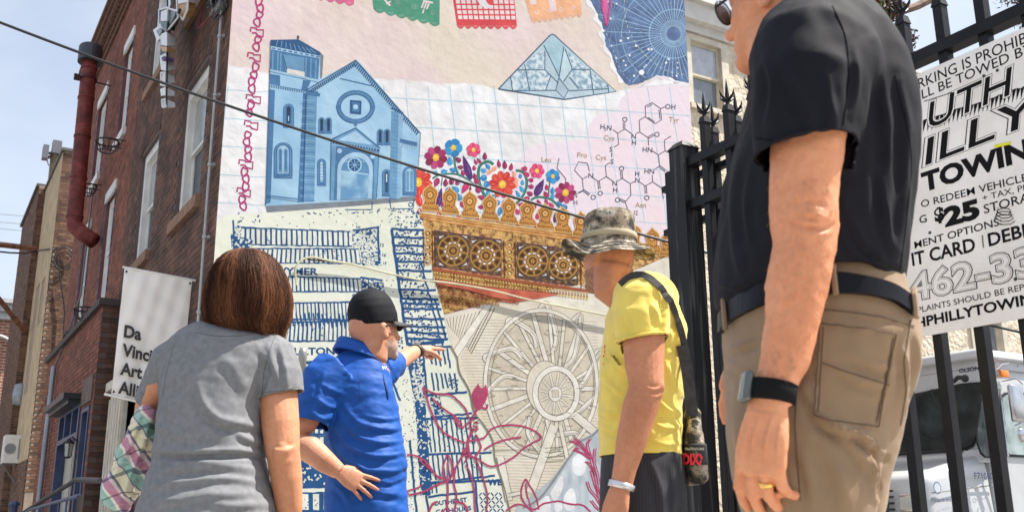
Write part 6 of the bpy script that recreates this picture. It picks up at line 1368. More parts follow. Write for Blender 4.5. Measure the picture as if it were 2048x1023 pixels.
def cut(V, Fc, planes, sleeves=()):
    """planes: (point, outward dir, radius): slice cleanly and drop what lies beyond within the radius"""
    bm = bmesh.new(); vs = [bm.verts.new(v) for v in V]
    for f in Fc:
        try: bm.faces.new([vs[i] for i in f])
        except ValueError: pass
    for p, n, r in planes:
        p, n = Vector(p), Vector(n).normalized()
        fs = [f for f in bm.faces if (f.calc_center_median()-p).length < r]
        g = list({e for f in fs for e in f.edges})+list({v for f in fs for v in f.verts})+fs
        bmesh.ops.bisect_plane(bm, geom=g, plane_co=p, plane_no=n, dist=1e-5)
        cs = [(f, f.calc_center_median()) for f in bm.faces]
        bmesh.ops.delete(bm, geom=[f for f, c in cs if (c-p).length < r and (c-p).dot(n) > 1e-5 and not (r < .2 and n.z < .3 and tval(c) < 1.035)], context='FACES')
    bm.verts.index_update(); V2 = np.array([v.co[:] for v in bm.verts]); F2 = [tuple(v.index for v in f.verts) for f in bm.faces]; bm.free(); return V2, F2
def solid(o, t=.004):
    m = o.modifiers.new('thickness', 'SOLIDIFY'); m.thickness = t; m.offset = -1; return o
def silo(mb, rows, Y, n=40, p=2.3, sk=(0, 0), sx=0):
    """rings measured from left/right outline at distance Y; row = (y, xL, xR, half depth, dy)"""
    R = []; K = []; q = p/(p-1)
    for r in rows:
        y, xl, xr, b = r[:4]; dy = r[4] if len(r) > 4 else 0
        A, B = T(xl, y, Y+dy), T(xr, y, Y+dy); cY = Y+dy; ml, mr = A[0]/cY, B[0]/cY; tgt = (mr-ml)*cY
        h = lambda a, m: (a**q+abs(m*b)**q)**(1/q)
        while h(.3*tgt/2, ml)+h(.3*tgt/2, mr) > tgt: b *= .92
        lo, hi = 0, tgt
        for _ in range(30):
            a = (lo+hi)/2
            if h(a, ml)+h(a, mr) > tgt: hi = a
            else: lo = a
        c = (A+B)/2; c[0] = (ml*cY+h(a, ml)+mr*cY-h(a, mr))/2
        R.append(ring(c, np.array([a, 0, 0]), np.array([0, b, 0]), n, p)); K.append((c[2], c[0], c[1], a, b))
    mb.loft(R); global TORSO; TORSO = (np.array(sorted(K)), p, R); return mb
def tval(c):                                            # <1 inside the last torso loft
    K, p, _ = TORSO; z = c[2]; f = [np.interp(z, K[:, 0], K[:, k]) for k in (1, 2, 3, 4)]
    return (abs((c[0]-f[0])/f[2])**p+abs((c[1]-f[1])/f[3])**p)**(1/p)
def lining(k=.93):
    mb = MB(); mb.loft([c.mean(0)+(c-c.mean(0))*k for c in TORSO[2][3:-2]], caps=False); return np.vstack(mb.v), mb.f
def nrm(v): v = np.asarray(v, float); return v/np.linalg.norm(v)
def limbp(mb, P, R, n=14): mb.tube(P, R, n); mb.ell(P[0], np.array([R[0], 0, 0]), np.array([0, R[0], 0]), np.array([0, 0, R[0]]), nu=12, nv=8); return mb
def hand(mb, w, d, back, thumb, curls=(.25, .3, .3, .35), spread=.1, s=1., tcurl=.3, tang=.75, fl=None):
    """palm, four unequal bent fingers and a thumb rooted at the side of the palm"""
    d, back = nrm(d), nrm(back); back = nrm(back-d*(back@d)); u = nrm(np.cross(d, back)); u = u if u@np.asarray(thumb) > 0 else -u
    R = []
    for t, hw, th in ((-.015, .026, .019), (.0, .028, .018), (.02, .033, .018), (.05, .041, .016), (.078, .042, .0135), (.092, .038, .011)):
        R.append(ring(w+d*t*s+back*(.002 if t < .03 else .004)*s, u*hw*s, back*th*s, 20, 2.6))
    mb.loft(R); joints = []
    for k in range(4):
        off = (.031, .0105, -.0105, -.0305)[k]; L_ = (.074, .083, .077, .06)[k]*s; r = (.0092, .0095, .009, .0078)[k]*s; q = w+d*(.088-(.004 if k == 0 else .010 if k == 3 else 0))*s+u*off*s+back*.003*s
        dd = nrm(d+u*spread*(1.5-k)*.66); P = [q-dd*.03*s]; P.append(q); c = curls[k]; an = c*.8
        for seg_, f_ in enumerate((.46, .30, .24)):
            e = nrm(dd*math.cos(an)-back*math.sin(an)); q = q+e*L_*f_; P.append(q); an += c*(1.25 if seg_ == 0 else .8)
        rr = [r*1.02, r*1.12, r*.98, r*.9, r*.72]; mb.tube(P, rr, 12); mb.ell(P[-1], np.array([1, 0, 0])*r*.72, np.array([0, 1, 0])*r*.72, Z*r*.72, nu=10, nv=6)
        for j in (1, 2): mb.ell(P[j], u*r*1.12, dd*r*1.1, back*r*1.14, nu=10, nv=6)
        joints.append(P)
    q = w+d*.014*s+u*.024*s-back*.004*s; e = nrm(d*math.cos(tang)+u*math.sin(tang)-back*.25); P = [q, q+e*.034*s]; e = nrm(e+d*.25-back*tcurl*.5); P.append(P[-1]+e*.032*s); e = nrm(e+d*.2-back*tcurl*.6); P.append(P[-1]+e*.024*s)
    mb.tube(P, [.015*s, .0125*s, .0108*s, .008*s], 12); mb.ell(P[-1], np.array([1, 0, 0])*.0082*s, np.array([0, 1, 0])*.0082*s, Z*.0082*s, nu=10, nv=6); joints.append(P); return joints
def head(mb, c, fwd, up, neck, s=1., nr=.058, hat_=False):
    fwd = nrm(fwd); up = nrm(np.asarray(up)-fwd*(np.asarray(up)@fwd)); sd_ = np.cross(fwd, up); E = lambda f, u_, k, a, b, d: mb.ell(c+(fwd*f+up*u_+sd_*k)*s, sd_*a*s, fwd*b*s, up*d*s, nu=20, nv=14)
    (E(-.01, .018, 0, .076, .094, .088) if not hat_ else E(.004, .0, 0, .07, .082, .08)); E(.022, -.01, 0, .066, .078, .085); E(.038, -.058, 0, .053, .055, .055); E(.066, -.098, 0, .027, .027, .022); E(.0, -.05, 0, .060, .07, .05)
    E(.093, -.012, 0, .009, .014, .026); E(.106, -.031, 0, .014, .014, .012); E(.082, .018, 0, .048, .016, .011); E(.083, -.066, 0, .022, .014, .008); E(.08, -.078, 0, .019, .014, .007)
    for k in (-1, 1):
        E(.066, -.028, k*.034, .021, .02, .02); E(-.004, -.012, k*.076, .007, .017, .031); E(-.008, .004, k*.080, .006, .015, .016); E(.0, -.034, k*.077, .006, .010, .010)
    mb.tube([c+(-fwd*.015-up*.03)*s, c+(-fwd*.02-up*.09)*s, np.asarray(neck)], [nr*1.0, nr*.95, nr*1.12], 20); return fwd, up, sd_
def beardi(V, Fc, c, s):
    ce = (np.array([V[list(f)].mean(0) for f in Fc])-c)/s; f = ce@f_; u = ce@u_; k = abs(ce@s_); n = np.random.default_rng(3).normal(0, .0012, len(f))
    m = (np.linalg.norm(ce, axis=1) < .16)&(u < -.052+n-.25*np.maximum(0, .05-f)*0+.35*(k-.045)*(k > .045))&(f > .012+n)&(u > -.135)&~((abs(u+.071) < .007)&(k < .02))
    return m.astype(int)
def onsurf(px, py, lift, bv, Y0):
    d = Vector(ray(px, py)).normalized(); h = bv.ray_cast(Vector(CAM), d)
    if h[0] is None: return T(px, py, Y0)
    n_ = h[1] if h[1].dot(d) < 0 else -h[1]; return np.array(h[0]+n_*lift)
def arm_hair(par, V, Fc, poly, n, m, L_=.009, r=.00028):
    bv_ = BVHTree.FromPolygons([Vector(v) for v in V], Fc); mb = MB()
    for _ in range(n):
        t = rng.random()*(len(poly)-1); i = int(t); f = t-i; a, b = poly[i], poly[i+1]; y = a[0]*(1-f)+b[0]*f; x = (a[1]*(1-f)+b[1]*f)+rng.random()*((a[2]*(1-f)+b[2]*f)-(a[1]*(1-f)+b[1]*f))
        d = Vector(ray(x, y)).normalized(); h = bv_.ray_cast(Vector(CAM), d)
        if h[0] is None: continue
        p = np.array(h[0]); nn = np.array(h[1]); nn = nn if nn@np.array(d) < 0 else -nn; e = nrm(nn*.45+np.array([rng.normal(-.2, .5), rng.normal(0, .3), -1])); mb.tube([p, p+e*L_*.5+nn*L_*.1, p+e*L_], [r, r*.8, r*.2], 3, caps=False)
    return stuff(mb.put('arm_hair', m, par))
def eyes(c, fwd, up, sd_, s, parent):
    for k in (-1, 1):
        q = c+(fwd*.074+up*.002+sd_*k*.031)*s; mb = MB(); mb.ell(q, sd_*.0125*s, fwd*.0125*s, up*.0125*s); e = mb.put('eye', mat('eye_white', (.7, .68, .65), rough=.2), parent, smooth=True)
        mb = MB(); mb.ell(q+fwd*.0095*s, sd_*.0055*s, fwd*.004*s, up*.0055*s); mb.put('iris', mat('iris_brown', (.05, .03, .02), rough=.2), e, smooth=True)
def skinmat(name, c, c2): return mat(name, tuple(v*.86 for v in c), rough=.55, sss=.1, color2=tuple(v*.95 for v in c2), vscale=9, bump=.5, bscale=170, bdist=.002, ramp=(.3, .7), spec=.35, mottle=(70, (.93, .87, .84)))
def shoe(parent, c, fwd, m, s=1.):
    fwd = nrm(fwd); sd_ = np.array([fwd[1], -fwd[0], 0]); R = []
    for t, w_, h, lift in ((-.09, .026, .03, .03), (-.08, .036, .045, .045), (-.03, .04, .05, .05), (.05, .045, .036, .037), (.11, .048, .028, .029), (.16, .04, .022, .023), (.185, .018, .014, .016)):
        R.append(ring(np.array([c[0], c[1], 0])+fwd*t*s+Z*lift*s, sd_*w_*s, Z*h*s, 18, 2.4))
    mb = MB(); mb.loft(R); o = mb.put('shoe', m, parent, smooth=True); mb = MB(); R2 = [[np.array([p[0], p[1], zz]) for p in ring(np.array([c[0], c[1], 0])+fwd*.045*s, fwd*.145*s, sd_*.052*s, 24, 2.6)] for zz in (.0, .022)]; mb.loft(R2); mb.put('sole', rub, o)
def legs(mb, hips, feet, R0=.095, Rk=.062, Ra=.055):
    for h, f in zip(hips, feet):
        h, f = np.asarray(h, float), np.asarray(f, float); k = h*.5+f*.5+np.array([0, 0, .02]); limbp(mb, [h, h*.6+k*.4, k, k*.5+f*.5, f+Z*.07], [R0, R0*.92, Rk, Rk*.97, Ra], 18)

# ------------------------------------------------------------------ WOMAN in the grey T-shirt
YW = 3.05
wo = thing('person', 'woman with brown bobbed hair in grey T-shirt, seen from behind, plaid shirt over arm', 'person', T(430, 1023, YW)*np.array([1, 1, 0]))
sk1 = skinmat('skin_tanned', (.62, .27, .14), (.70, .335, .19))
body = MB(); hc = T(497, 590, YW-.0)
fw = nrm((-.02, .95, .3))
f_, u_, s_ = head(body, hc, fw, (0, -.3, 1), T(456, 672, YW+.01), 1.0, .06)
silo(body, [(655, 420, 492, .055), (672, 385, 515, .07), (700, 345, 545, .08), (760, 335, 530, .09), (850, 330, 515, .1), (950, 315, 525, .12), (1023, 300, 540, .13), (1120, 300, 540, .13), (1200, 310, 530, .12)], YW)
Vb, Fb = fuse(body, .007, 2)
arm = MB(); S1 = T(540, 722, YW); E1 = T(566, 905, YW-.03); W1 = T(582, 1082, YW+.03); A1 = [S1, T(556, 790, YW-.0), T(561, 850, YW-.02), E1, T(573, 955, YW-.02), T(578, 1010, YW), W1]
limbp(arm, A1, [.062, .060, .057, .050, .047, .04, .027], 20); arm.ell(E1+(.004, -.03, .0), np.array([.03, 0, 0]), np.array([0, .03, 0]), Z*.035)
hand(arm, W1, (.05, .1, -1), (1, 0, 0), (0, 1, 0), (.3, .35, .4, .45), .05, .95)
Va, Fa = fuse(arm, .004, 3)
arm = MB(); S2 = T(345, 728, YW); E2 = T(292, 860, YW+.12); W2_ = T(240, 965, YW+.32)
limbp(arm, [S2, T(322, 775, YW+.02), T(300, 815, YW+.07), E2, E2*.5+W2_*.5, W2_], [.058, .05, .046, .043, .04, .027], 18); hand(arm, W2_, (-.3, .8, -.1), (0, -.1, 1), (1, .2, 0), (.5, .5, .6, .6), .05, .95)
V2, F2 = fuse(arm, .005, 2)
def join(parts):
    V = []; Fc = []; n = 0
    for v, f in parts: V.append(v); Fc += [tuple(i+n for i in q) for q in f]; n += len(v)
    return np.vstack(V), Fc
Vj, Fj = join([(Vb, Fb), (folds(Va, Fa, [([(536, 885), (560, 893), (590, 885)], 5, -.004), ([(545, 905), (565, 915), (585, 908)], 6, -.003)]), Fa), (V2, F2)])
bodyo = put('body', Vj, Fj, sk1, wo, smooth=True); eyes(hc, f_, u_, s_, 1, wo)
# T-shirt
sh = MB(); silo(sh, [(648, 385, 500, .06, .02), (660, 362, 528, .085, .01), (676, 340, 552, .10), (700, 322, 566, .115), (740, 316, 552, .135), (800, 316, 530, .145), (850, 310, 531, .15), (900, 304, 532, .152), (925, 302, 533, .15), (960, 288, 545, .165), (1000, 275, 556, .18), (1030, 266, 562, .185), (1080, 258, 568, .19), (1130, 262, 566, .18), (1150, 266, 560, .175)], YW, 48, 2.35)
sh.tube([T(520, 710, YW), T(545, 722, YW), T(556, 750, YW), T(563, 790, YW), T(567, 812, YW)], [.085, .082, .076, .069, .066], 24)
sh.tube([T(370, 716, YW), T(342, 728, YW), T(320, 765, YW+.03), T(300, 800, YW+.06), T(292, 815, YW+.08)], [.08, .072, .056, .048, .046], 22)
V, Fc = fuse(sh, .0055, 4)
V = folds(V, Fc, [([(395, 770), (410, 810), (440, 838), (490, 848), (528, 850)], 9, .012), ([(300, 900), (380, 902), (470, 900), (532, 906)], 6, .010), ([(300, 913), (400, 915), (480, 912), (530, 918)], 5, -.007), ([(520, 700), (545, 730), (560, 770)], 7, .008), ([(560, 690), (570, 740), (575, 780)], 6, .007), ([(535, 690), (545, 720), (540, 760), (525, 800)], 6, .006), ([(290, 950), (360, 935), (450, 930), (540, 945)], 9, .008), ([(285, 975), (380, 960), (470, 955), (545, 975)], 8, .006), ([(300, 1010), (400, 990), (520, 985)], 9, .006), ([(345, 700), (335, 760), (330, 810)], 7, .007), ([(325, 745), (330, 800), (345, 850)], 6, .006), ([(430, 700), (470, 740), (500, 800)], 12, .004), ([(470, 860), (500, 880), (530, 885)], 7, .006), ([(310, 850), (360, 870), (400, 870)], 9, .004), ([(400, 1000), (470, 1010), (550, 1005)], 8, .005)])
V = ripple(V, Fc, .0035, 9, 3, (1, 1, 1.8))
V, Fc = cut(V, Fc, [(T(563, 790, YW), (T(567, 812, YW)-T(556, 750, YW)), .13), (T(299, 803, YW+.06), (T(292, 815, YW+.08)-T(320, 765, YW+.03)), .085), (T(455, 652, YW), (0, .35, 1), .12), (T(420, 1140, YW), (0, 0, -1), .6)])
gm = mat('grey_marl_jersey', (.20, .204, .214), rough=.85, var=.1, vscale=60, bump=.35, bscale=260, bdist=.001, detail=8, spec=.2)
solid(put('t_shirt', *join([(V, Fc), lining()]), gm, wo, smooth=True), .004)
bvw = BVHTree.FromPolygons([Vector(v) for v in V], Fc)
for pts in ([(548, 676), (538, 705), (528, 745), (524, 792)], [(347, 690), (334, 740), (324, 795)], [(526, 784), (560, 781), (600, 772)], [(280, 784), (300, 793), (318, 795)], [(392, 664), (430, 671), (480, 671), (520, 664)]):
    mb = MB(); mb.tube([onsurf(x, y, -.0002, bvw, YW) for x, y in curve(pts, 5)], .0013, 5); mb.put('seam', mat('grey_seam', (.10, .10, .105)), wo)
mb = MB(); cc = np.array([T(x, y, YW-.085+((x-455)/60)**2*.05) for x, y in curve([(392, 654), (420, 661), (455, 663), (490, 661), (518, 654)], 5)]); mb.tube(list(cc), .006, 8); mb.put('collar', gm, wo, smooth=True)
# trousers and shoes
tr_ = MB(); hp_ = T(410, 1120, YW); silo(tr_, [(1090, 275, 552, .16), (1150, 272, 556, .165), (1200, 280, 548, .16)], YW); hz_ = T(410, 1190, YW)[2]
fx0 = hp_[0]; legs(tr_, [(fx0-.1, YW, hz_), (fx0+.1, YW, hz_)], [(fx0-.11, YW, .02), (fx0+.12, YW+.02, .02)], .11, .075, .065)
V, Fc = fuse(tr_, .01, 2); jean = mat('dark_jeans', (.04, .06, .11), rough=.8, var=.2, vscale=20); put('trousers', V, Fc, jean, wo, smooth=True)
for dx in (-.11, .12): shoe(wo, (fx0+dx, YW+.01), (0.1*dx, 1, 0), white, .9)
# hair
rows = [(501, 490, 506, .02), (505, 470, 526, .055), (514, 454, 541, .08), (530, 439, 556, .105), (552, 427, 567, .12), (580, 418, 576, .127), (607, 414, 579, .128), (632, 413, 576, .124), (648, 416, 571, .117), (658, 424, 565, .107), (666, 444, 557, .09), (674, 475, 553, .055)]
hm = MB(); silo(hm, rows, YW+.01, 56, 2.1); V, Fc = fuse(hm, .006, 3)
V = ripple(V, Fc, .010, 9, 9, (1.6, 1.6, .5)); V = ripple(V, Fc, .003, 60, 2, (1.6, 1.6, .15))
hcol = [mat('hair_%s' % k, c, rough=.55, var=.25, vscale=40, spec=.2, stretch=(3, 3, .3), bump=.6, bscale=90, bdist=.003) for k, c in (('umber', (.055, .021, .011)), ('auburn', (.125, .046, .021)), ('copper', (.25, .10, .045)))]
hair = put('hair', V, Fc, hcol[1], wo, smooth=True)
def strands(rows, Y, n, parent, mats, rad=.0011, off=.004, jx=.05, droop=.02, part=0, p=2.1):
    R = np.array([ring((T(r[1], r[0], Y)+T(r[2], r[0], Y))/2, np.array([(T(r[2], r[0], Y)-T(r[1], r[0], Y))[0]/2, 0, 0]), np.array([0, r[3], 0]), 180, p) for r in rows])
    mb = MB(); k = len(rows)
    for _ in range(n):
        th = rng.uniform(0, 180); dr = rng.normal(0, 4); P = []; o_ = rng.uniform(-.3, 1)*off; end = rng.uniform(k-2.4, k-.8); st_ = rng.uniform(0, 3.5) if rng.random() < .6 else rng.uniform(2, 6); w1, w2 = rng.uniform(0, 6), rng.uniform(.5, 1.5)
        for q in np.linspace(st_, end, 9):
            i = min(int(q), k-2); f = q-i; a = (th+dr*(q-st_)/k+1.3*math.sin(q*w2+w1)) % 180; j = int(a); g_ = a-j
            p0 = R[i][j]*(1-g_)+R[i][(j+1) % 180]*g_; p1 = R[i+1][j]*(1-g_)+R[i+1][(j+1) % 180]*g_; pt_ = p0*(1-f)+p1*f; cen_ = R[i].mean(0)*(1-f)+R[i+1].mean(0)*f; d = pt_-cen_; d[2] = .0; l = np.linalg.norm(d)+1e-9
            P.append(pt_+d/l*(o_+.002*math.sin(q*3+w1)))
        if rng.random() < .6: e_ = d/l*rng.normal(.002, .007); P[-1] = P[-1]+np.array([e_[0]+rng.normal(0, .003), e_[1], -rng.uniform(0, droop)]); P[-2] = P[-2]+e_*.3
        cl = math.sin(th*.21)+.7*math.sin(th*.53+1)+.5*math.sin(th*1.3)+rng.normal(0, .45); mb.tube(P, [rad]*8+[rad*.4], 3, 0 if cl < -.45 else 1 if cl < .75 else 2, caps=False)
    return stuff(mb.put('hair_strands', mats, parent, smooth=True))
strands(rows, YW+.01, 6000, hair, hcol, .0005, .010)
# plaid shirt carried on the arm
pl = MB(); silo(pl, [(812, 282, 302, .04, .02), (822, 270, 318, .055, .02), (850, 258, 315, .065, .05), (880, 245, 312, .07, .08), (910, 232, 305, .075, .12), (940, 220, 296, .08, .15), (970, 207, 288, .08, .18), (990, 202, 280, .078, .2), (1005, 210, 270, .065, .2), (1020, 232, 262, .04, .2), (1028, 245, 258, .02, .2)], YW-.04, 36, 2.6)
V, Fc = fuse(pl, .005, 3)
V = folds(V, Fc, [([(300, 830), (285, 880), (262, 940), (240, 1000)], 6, .011), ([(280, 830), (262, 880), (238, 930), (215, 975)], 5, .010), ([(310, 850), (305, 900), (290, 950), (262, 1010)], 5, .009), ([(262, 860), (290, 870), (310, 866)], 4, .006), ([(240, 915), (268, 925), (300, 918)], 4, .006), ([(215, 965), (245, 985), (280, 975)], 5, .006)]); V = ripple(V, Fc, .010, 16, 5)
def plaid():
    m = mat('plaid_cotton', (.6, .55, .4), rough=.85, var=0, bump=.3, bscale=200, bdist=.001); n = m.node_tree; b = n.nodes['Principled BSDF']; L = n.links; t = n.nodes.new('ShaderNodeTexCoord')
    nz = n.nodes.new('ShaderNodeTexNoise'); nz.inputs['Scale'].default_value = 7; mixv = n.nodes.new('ShaderNodeVectorMath'); mixv.operation = 'MULTIPLY_ADD'; mixv.inputs[1].default_value = (.035, .035, .035); L.new(t.outputs['Object'], nz.inputs['Vector']); L.new(nz.outputs['Color'], mixv.inputs[0]); L.new(t.outputs['Object'], mixv.inputs[2])
    def stripes(dirv, per, cols, ph):
        d = n.nodes.new('ShaderNodeVectorMath'); d.operation = 'DOT_PRODUCT'; d.inputs[1].default_value = tuple(np.array(dirv)/per); L.new(mixv.outputs[0], d.inputs[0])
        a = n.nodes.new('ShaderNodeMath'); a.inputs[1].default_value = ph; L.new(d.outputs['Value'], a.inputs[0]); fr = n.nodes.new('ShaderNodeMath'); fr.operation = 'FRACT'; L.new(a.outputs[0], fr.inputs[0])
        r = n.nodes.new('ShaderNodeValToRGB'); r.color_ramp.interpolation = 'CONSTANT'; L.new(fr.outputs[0], r.inputs['Fac']); e = r.color_ramp.elements
        e[0].position = 0; e[0].color = cols[0][1]+(1,); e[1].position = cols[1][0]; e[1].color = cols[1][1]+(1,)
        for p_, c_ in cols[2:]: x = e.new(p_); x.color = c_+(1,)
        return r
    A = stripes(nrm((.85, .1, .5)), .115, [(0, (.72, .70, .52)), (.2, (.70, .66, .60)), (.28, (.16, .18, .25)), (.31, (.31, .52, .48)), (.54, (.75, .74, .7)), (.62, (.50, .25, .37)), (.84, (.7, .6, .66)), (.93, (.18, .18, .25))], .62)
    B = stripes(nrm((-.3, .05, 1)), .10, [(0, (.95, .93, .88)), (.3, (.16, .22, .30)), (.40, (.95, .93, .9)), (.55, (.8, .7, .8)), (.6, (.97, .94, .9)), (.8, (.30, .24, .28)), (.84, (.97, .93, .9))], .1)
    mxx = n.nodes.new('ShaderNodeMix'); mxx.data_type = 'RGBA'; mxx.blend_type = 'MULTIPLY'; mxx.inputs['Factor'].default_value = .8; L.new(A.outputs['Color'], mxx.inputs['A']); L.new(B.outputs['Color'], mxx.inputs['B']); L.new(mxx.outputs['Result'], b.inputs['Base Color']); return m
tag(put('plaid_shirt', V, Fc, plaid(), None, smooth=True), 'teal, pink and yellow plaid shirt hanging over the forearm of the woman in grey', 'shirt')

# ------------------------------------------------------------------ MAN in the blue polo
YB = 3.95
bl_ = thing('person', 'man in royal blue polo shirt and black cap pointing at the mural, hand on hip', 'person', T(735, 1023, YB)*np.array([1, 1, 0]))
sk2 = skinmat('skin_fair_pink', (.62, .28, .165), (.72, .36, .23))
hc = T(748, 662, YB); fw = nrm((.72, .66, .17)); body = MB()
f_, u_, s_ = head(body, hc, fw, (-.18, -.08, 1), T(718, 735, YB+.0), 1.04, .066)
silo(body, [(710, 680, 756, .06), (740, 655, 780, .08), (800, 665, 785, .1), (900, 670, 790, .11), (1023, 665, 800, .12), (1100, 665, 800, .12)], YB)
Vb, Fb = fuse(body, .0055, 2)
arm = MB(); S1 = T(648, 765, YB-.1); E1 = T(588, 882, YB-.16); W1 = T(678, 942, YB-.185)
limbp(arm, [S1, T(620, 820, YB-.13), T(604, 850, YB-.14), E1, T(620, 897, YB-.18), T(650, 922, YB-.2), W1], [.06, .055, .052, .048, .050, .042, .030], 20)
hand(arm, W1, nrm(T(735, 975, YB-.17)-W1), (-.1, -1, .35), (.3, 0, 1), (.12, .16, .2, .24), .3, .95, tcurl=.2, tang=.45)
Va, Fa = fuse(arm, .0035, 2)
arm = MB(); S2 = T(768, 738, YB+.1); E2 = T(796, 724, YB+.32); W2_ = T(836, 699, YB+.5)
limbp(arm, [S2, S2*.5+E2*.5, E2, E2*.5+W2_*.5, W2_], [.056, .048, .040, .036, .026], 20)
jt = hand(arm, W2_, nrm(T(866, 698, YB+.60)-W2_), (-.1, -.35, 1), (-.3, -1, 0), (.04, 1.25, 1.35, 1.4), .04, 1.02, tcurl=.8, tang=.7)
V2, F2 = fuse(arm, .0035, 2)
stub = mat('grey_stubble', (.40, .25, .19), rough=.9, var=.3, vscale=90, color2=(.5, .33, .26))
Vj, Fj = join([(Vb, Fb), (Va, Fa), (V2, F2)]); put('body', Vj, Fj, [sk2, stub], bl_, smooth=True, idx=beardi(Vj, Fj, hc, 1.04)); eyes(hc, f_, u_, s_, 1.04, bl_)
sh = MB(); silo(sh, [(704, 684, 758, .062), (722, 664, 768, .085), (742, 640, 780, .11), (770, 628, 786, .13), (813, 640, 797, .14), (877, 651, 806, .15), (922, 655, 815, .158), (967, 650, 812, .155), (1000, 648, 816, .155), (1040, 645, 819, .155), (1075, 646, 818, .15), (1085, 650, 814, .145)], YB, 48, 2.3)
sh.tube([T(672, 745, YB-.07), T(648, 765, YB-.1), T(633, 800, YB-.12), T(622, 838, YB-.135), T(618, 856, YB-.14)], [.10, .094, .084, .074, .071], 26)
sh.tube([T(750, 740, YB+.05), T(768, 736, YB+.1), T(779, 730, YB+.19), T(788, 727, YB+.25)], [.082, .074, .064, .060], 24)
V, Fc = fuse(sh, .0058, 4)
V = folds(V, Fc, [([(640, 765), (665, 780), (690, 790)], 5, .006), ([(625, 790), (655, 812), (680, 815)], 5, .007), ([(612, 815), (640, 835), (662, 835)], 5, .006), ([(690, 815), (720, 845), (770, 858), (805, 855)], 5, .008), ([(680, 835), (710, 868), (760, 884), (806, 880)], 5, .009), ([(672, 855), (700, 892), (750, 912), (812, 905)], 5, .009), ([(668, 880), (690, 915), (735, 938), (790, 940), (815, 930)], 5, .009), ([(700, 905), (735, 945), (775, 965), (812, 952)], 4, .007), ([(730, 830), (770, 838), (800, 834)], 4, .006), ([(655, 860), (668, 900), (690, 935)], 5, .007), ([(720, 965), (760, 985), (810, 990)], 6, .006), ([(660, 960), (690, 990), (700, 1020)], 6, .006), ([(650, 740), (640, 780), (632, 820)], 5, .004)])
V = ripple(V, Fc, .005, 11, 7, (1, 1, 2))
V, Fc = cut(V, Fc, [(T(620, 846, YB-.137), T(618, 856, YB-.14)-T(633, 800, YB-.12), .13), (T(785, 728, YB+.235), T(788, 727, YB+.25)-T(768, 736, YB+.1), .09), (T(722, 712, YB), (.25, .1, 1), .095), (T(730, 1078, YB), (0, 0, -1), .5)])
BSH = (V, Fc); pm = mat('royal_blue_pique', (.007, .080, .36), rough=.62, var=.08, vscale=30, bump=.25, bscale=420, bdist=.0008, spec=.3)
solid(put('polo_shirt', *join([(V, Fc), lining()]), pm, bl_, smooth=True), .004)
# collar: turned down band round the neck
nb = T(718, 712, YB); ca = MB(); q = np.linspace(0, 2*math.pi, 41)[:-1]; R = []
for dz, k in ((.048, .070), (.052, .074), (.035, .083), (.008, .096), (.0, .098), (.004, .090), (.03, .072), (.042, .066)):
    R.append(np.array([nb+np.array([k*math.cos(a)*1.02+.008*math.cos(a), k*.95*math.sin(a), dz-.032*math.cos(a-.35)-.006]) for a in q]))
ca.loft(R, caps=False); ca.f += [((7)*40+j, 7*40+(j+1) % 40, (j+1) % 40, j) for j in range(40)]; ca.i += [0]*40
ca.put('collar', pm, bl_, smooth=True)
bvb = BVHTree.FromPolygons([Vector(v) for v in BSH[0]], BSH[1])
ca = MB(); P = [onsurf(x, y, .001, bvb, YB) for x, y in ((766, 748), (769, 765), (774, 783), (776, 798))]; ca.tube(P, [.002, .004, .005, .002], 6); ca.put('placket_shade', mat('navy_shadow_cloth', (.006, .02, .12), rough=.7), bl_)  # shade of the placket opening, laid on as a darker blue strip
tr_ = MB(); hp_ = T(732, 1090, YB); silo(tr_, [(1055, 655, 808, .14), (1090, 652, 812, .145), (1130, 655, 808, .14)], YB); hz_ = T(730, 1125, YB)[2]; fx0 = hp_[0]
legs(tr_, [(fx0-.075, YB-.02, hz_), (fx0+.085, YB+.02, hz_)], [(fx0-.1, YB-.03, .02), (fx0+.12, YB+.03, .02)], .098, .07, .062); put('trousers', *fuse(tr_, .01, 2), mat('dark_navy_trousers', (.02, .022, .035), rough=.8), bl_, smooth=True)
for dx in (-.1, .12): shoe(bl_, (fx0+dx, YB), (.6, .8, 0), rub, 1.05)
# cap
blackc = mat('black_cap_twill', (.008, .008, .011), spec=.2, rough=.75, var=.25, vscale=30, bump=.3, bscale=300, bdist=.0008)
cb = T(748, 649, YB); cu = nrm((-.15, -.10, 1)); cf = nrm(fw-cu*(fw@cu)); cs = np.cross(cf, cu); cp = MB(); R = []
for h, a in ((-.004, .995), (.0, 1.), (.035, 1.01), (.07, .97), (.1, .86), (.122, .7), (.137, .5), (.146, .28), (.149, .05)): R.append(ring(cb+cu*h-cf*.004*(h > .06), cf*.103*a, cs*.086*a, 40, 2.1))
cp.loft(R); V, Fc = fuse(cp, .004, 2); 
for k in range(6): pass
cap = put('cap', V, Fc, blackc, bl_, smooth=True)
mb = MB()
for k in range(3):
    a = k*math.pi/3; P = []
    for t in np.linspace(0, math.pi, 15): e = (cf*.1045*math.cos(a)+cs*.0875*math.sin(a)); P.append(cb+e*math.cos(t)+cu*.150*math.sin(t)**.85)
    mb.tube(P, .0016, 5)
mb.lathe(cb+cu*.148, [(.008, 0), (.007, .004), (0, .006)], 10, ax=cu, u=cf); mb.put('seams', blackc, cap)
mb = MB(); A_ = []; B_ = []
for t in np.linspace(-1.25, 1.25, 17):
    e0 = cf*.1*math.cos(t*.95)+cs*.084*math.sin(t); rr = .086*max(0, math.cos(t*1.18))**.6; dn = -cu*.016*abs(math.sin(t))**2*1.2
    A_.append(cb+e0*.97+cu*.002); B_.append(cb+e0+cf*rr-cu*.012*rr/.086+dn)
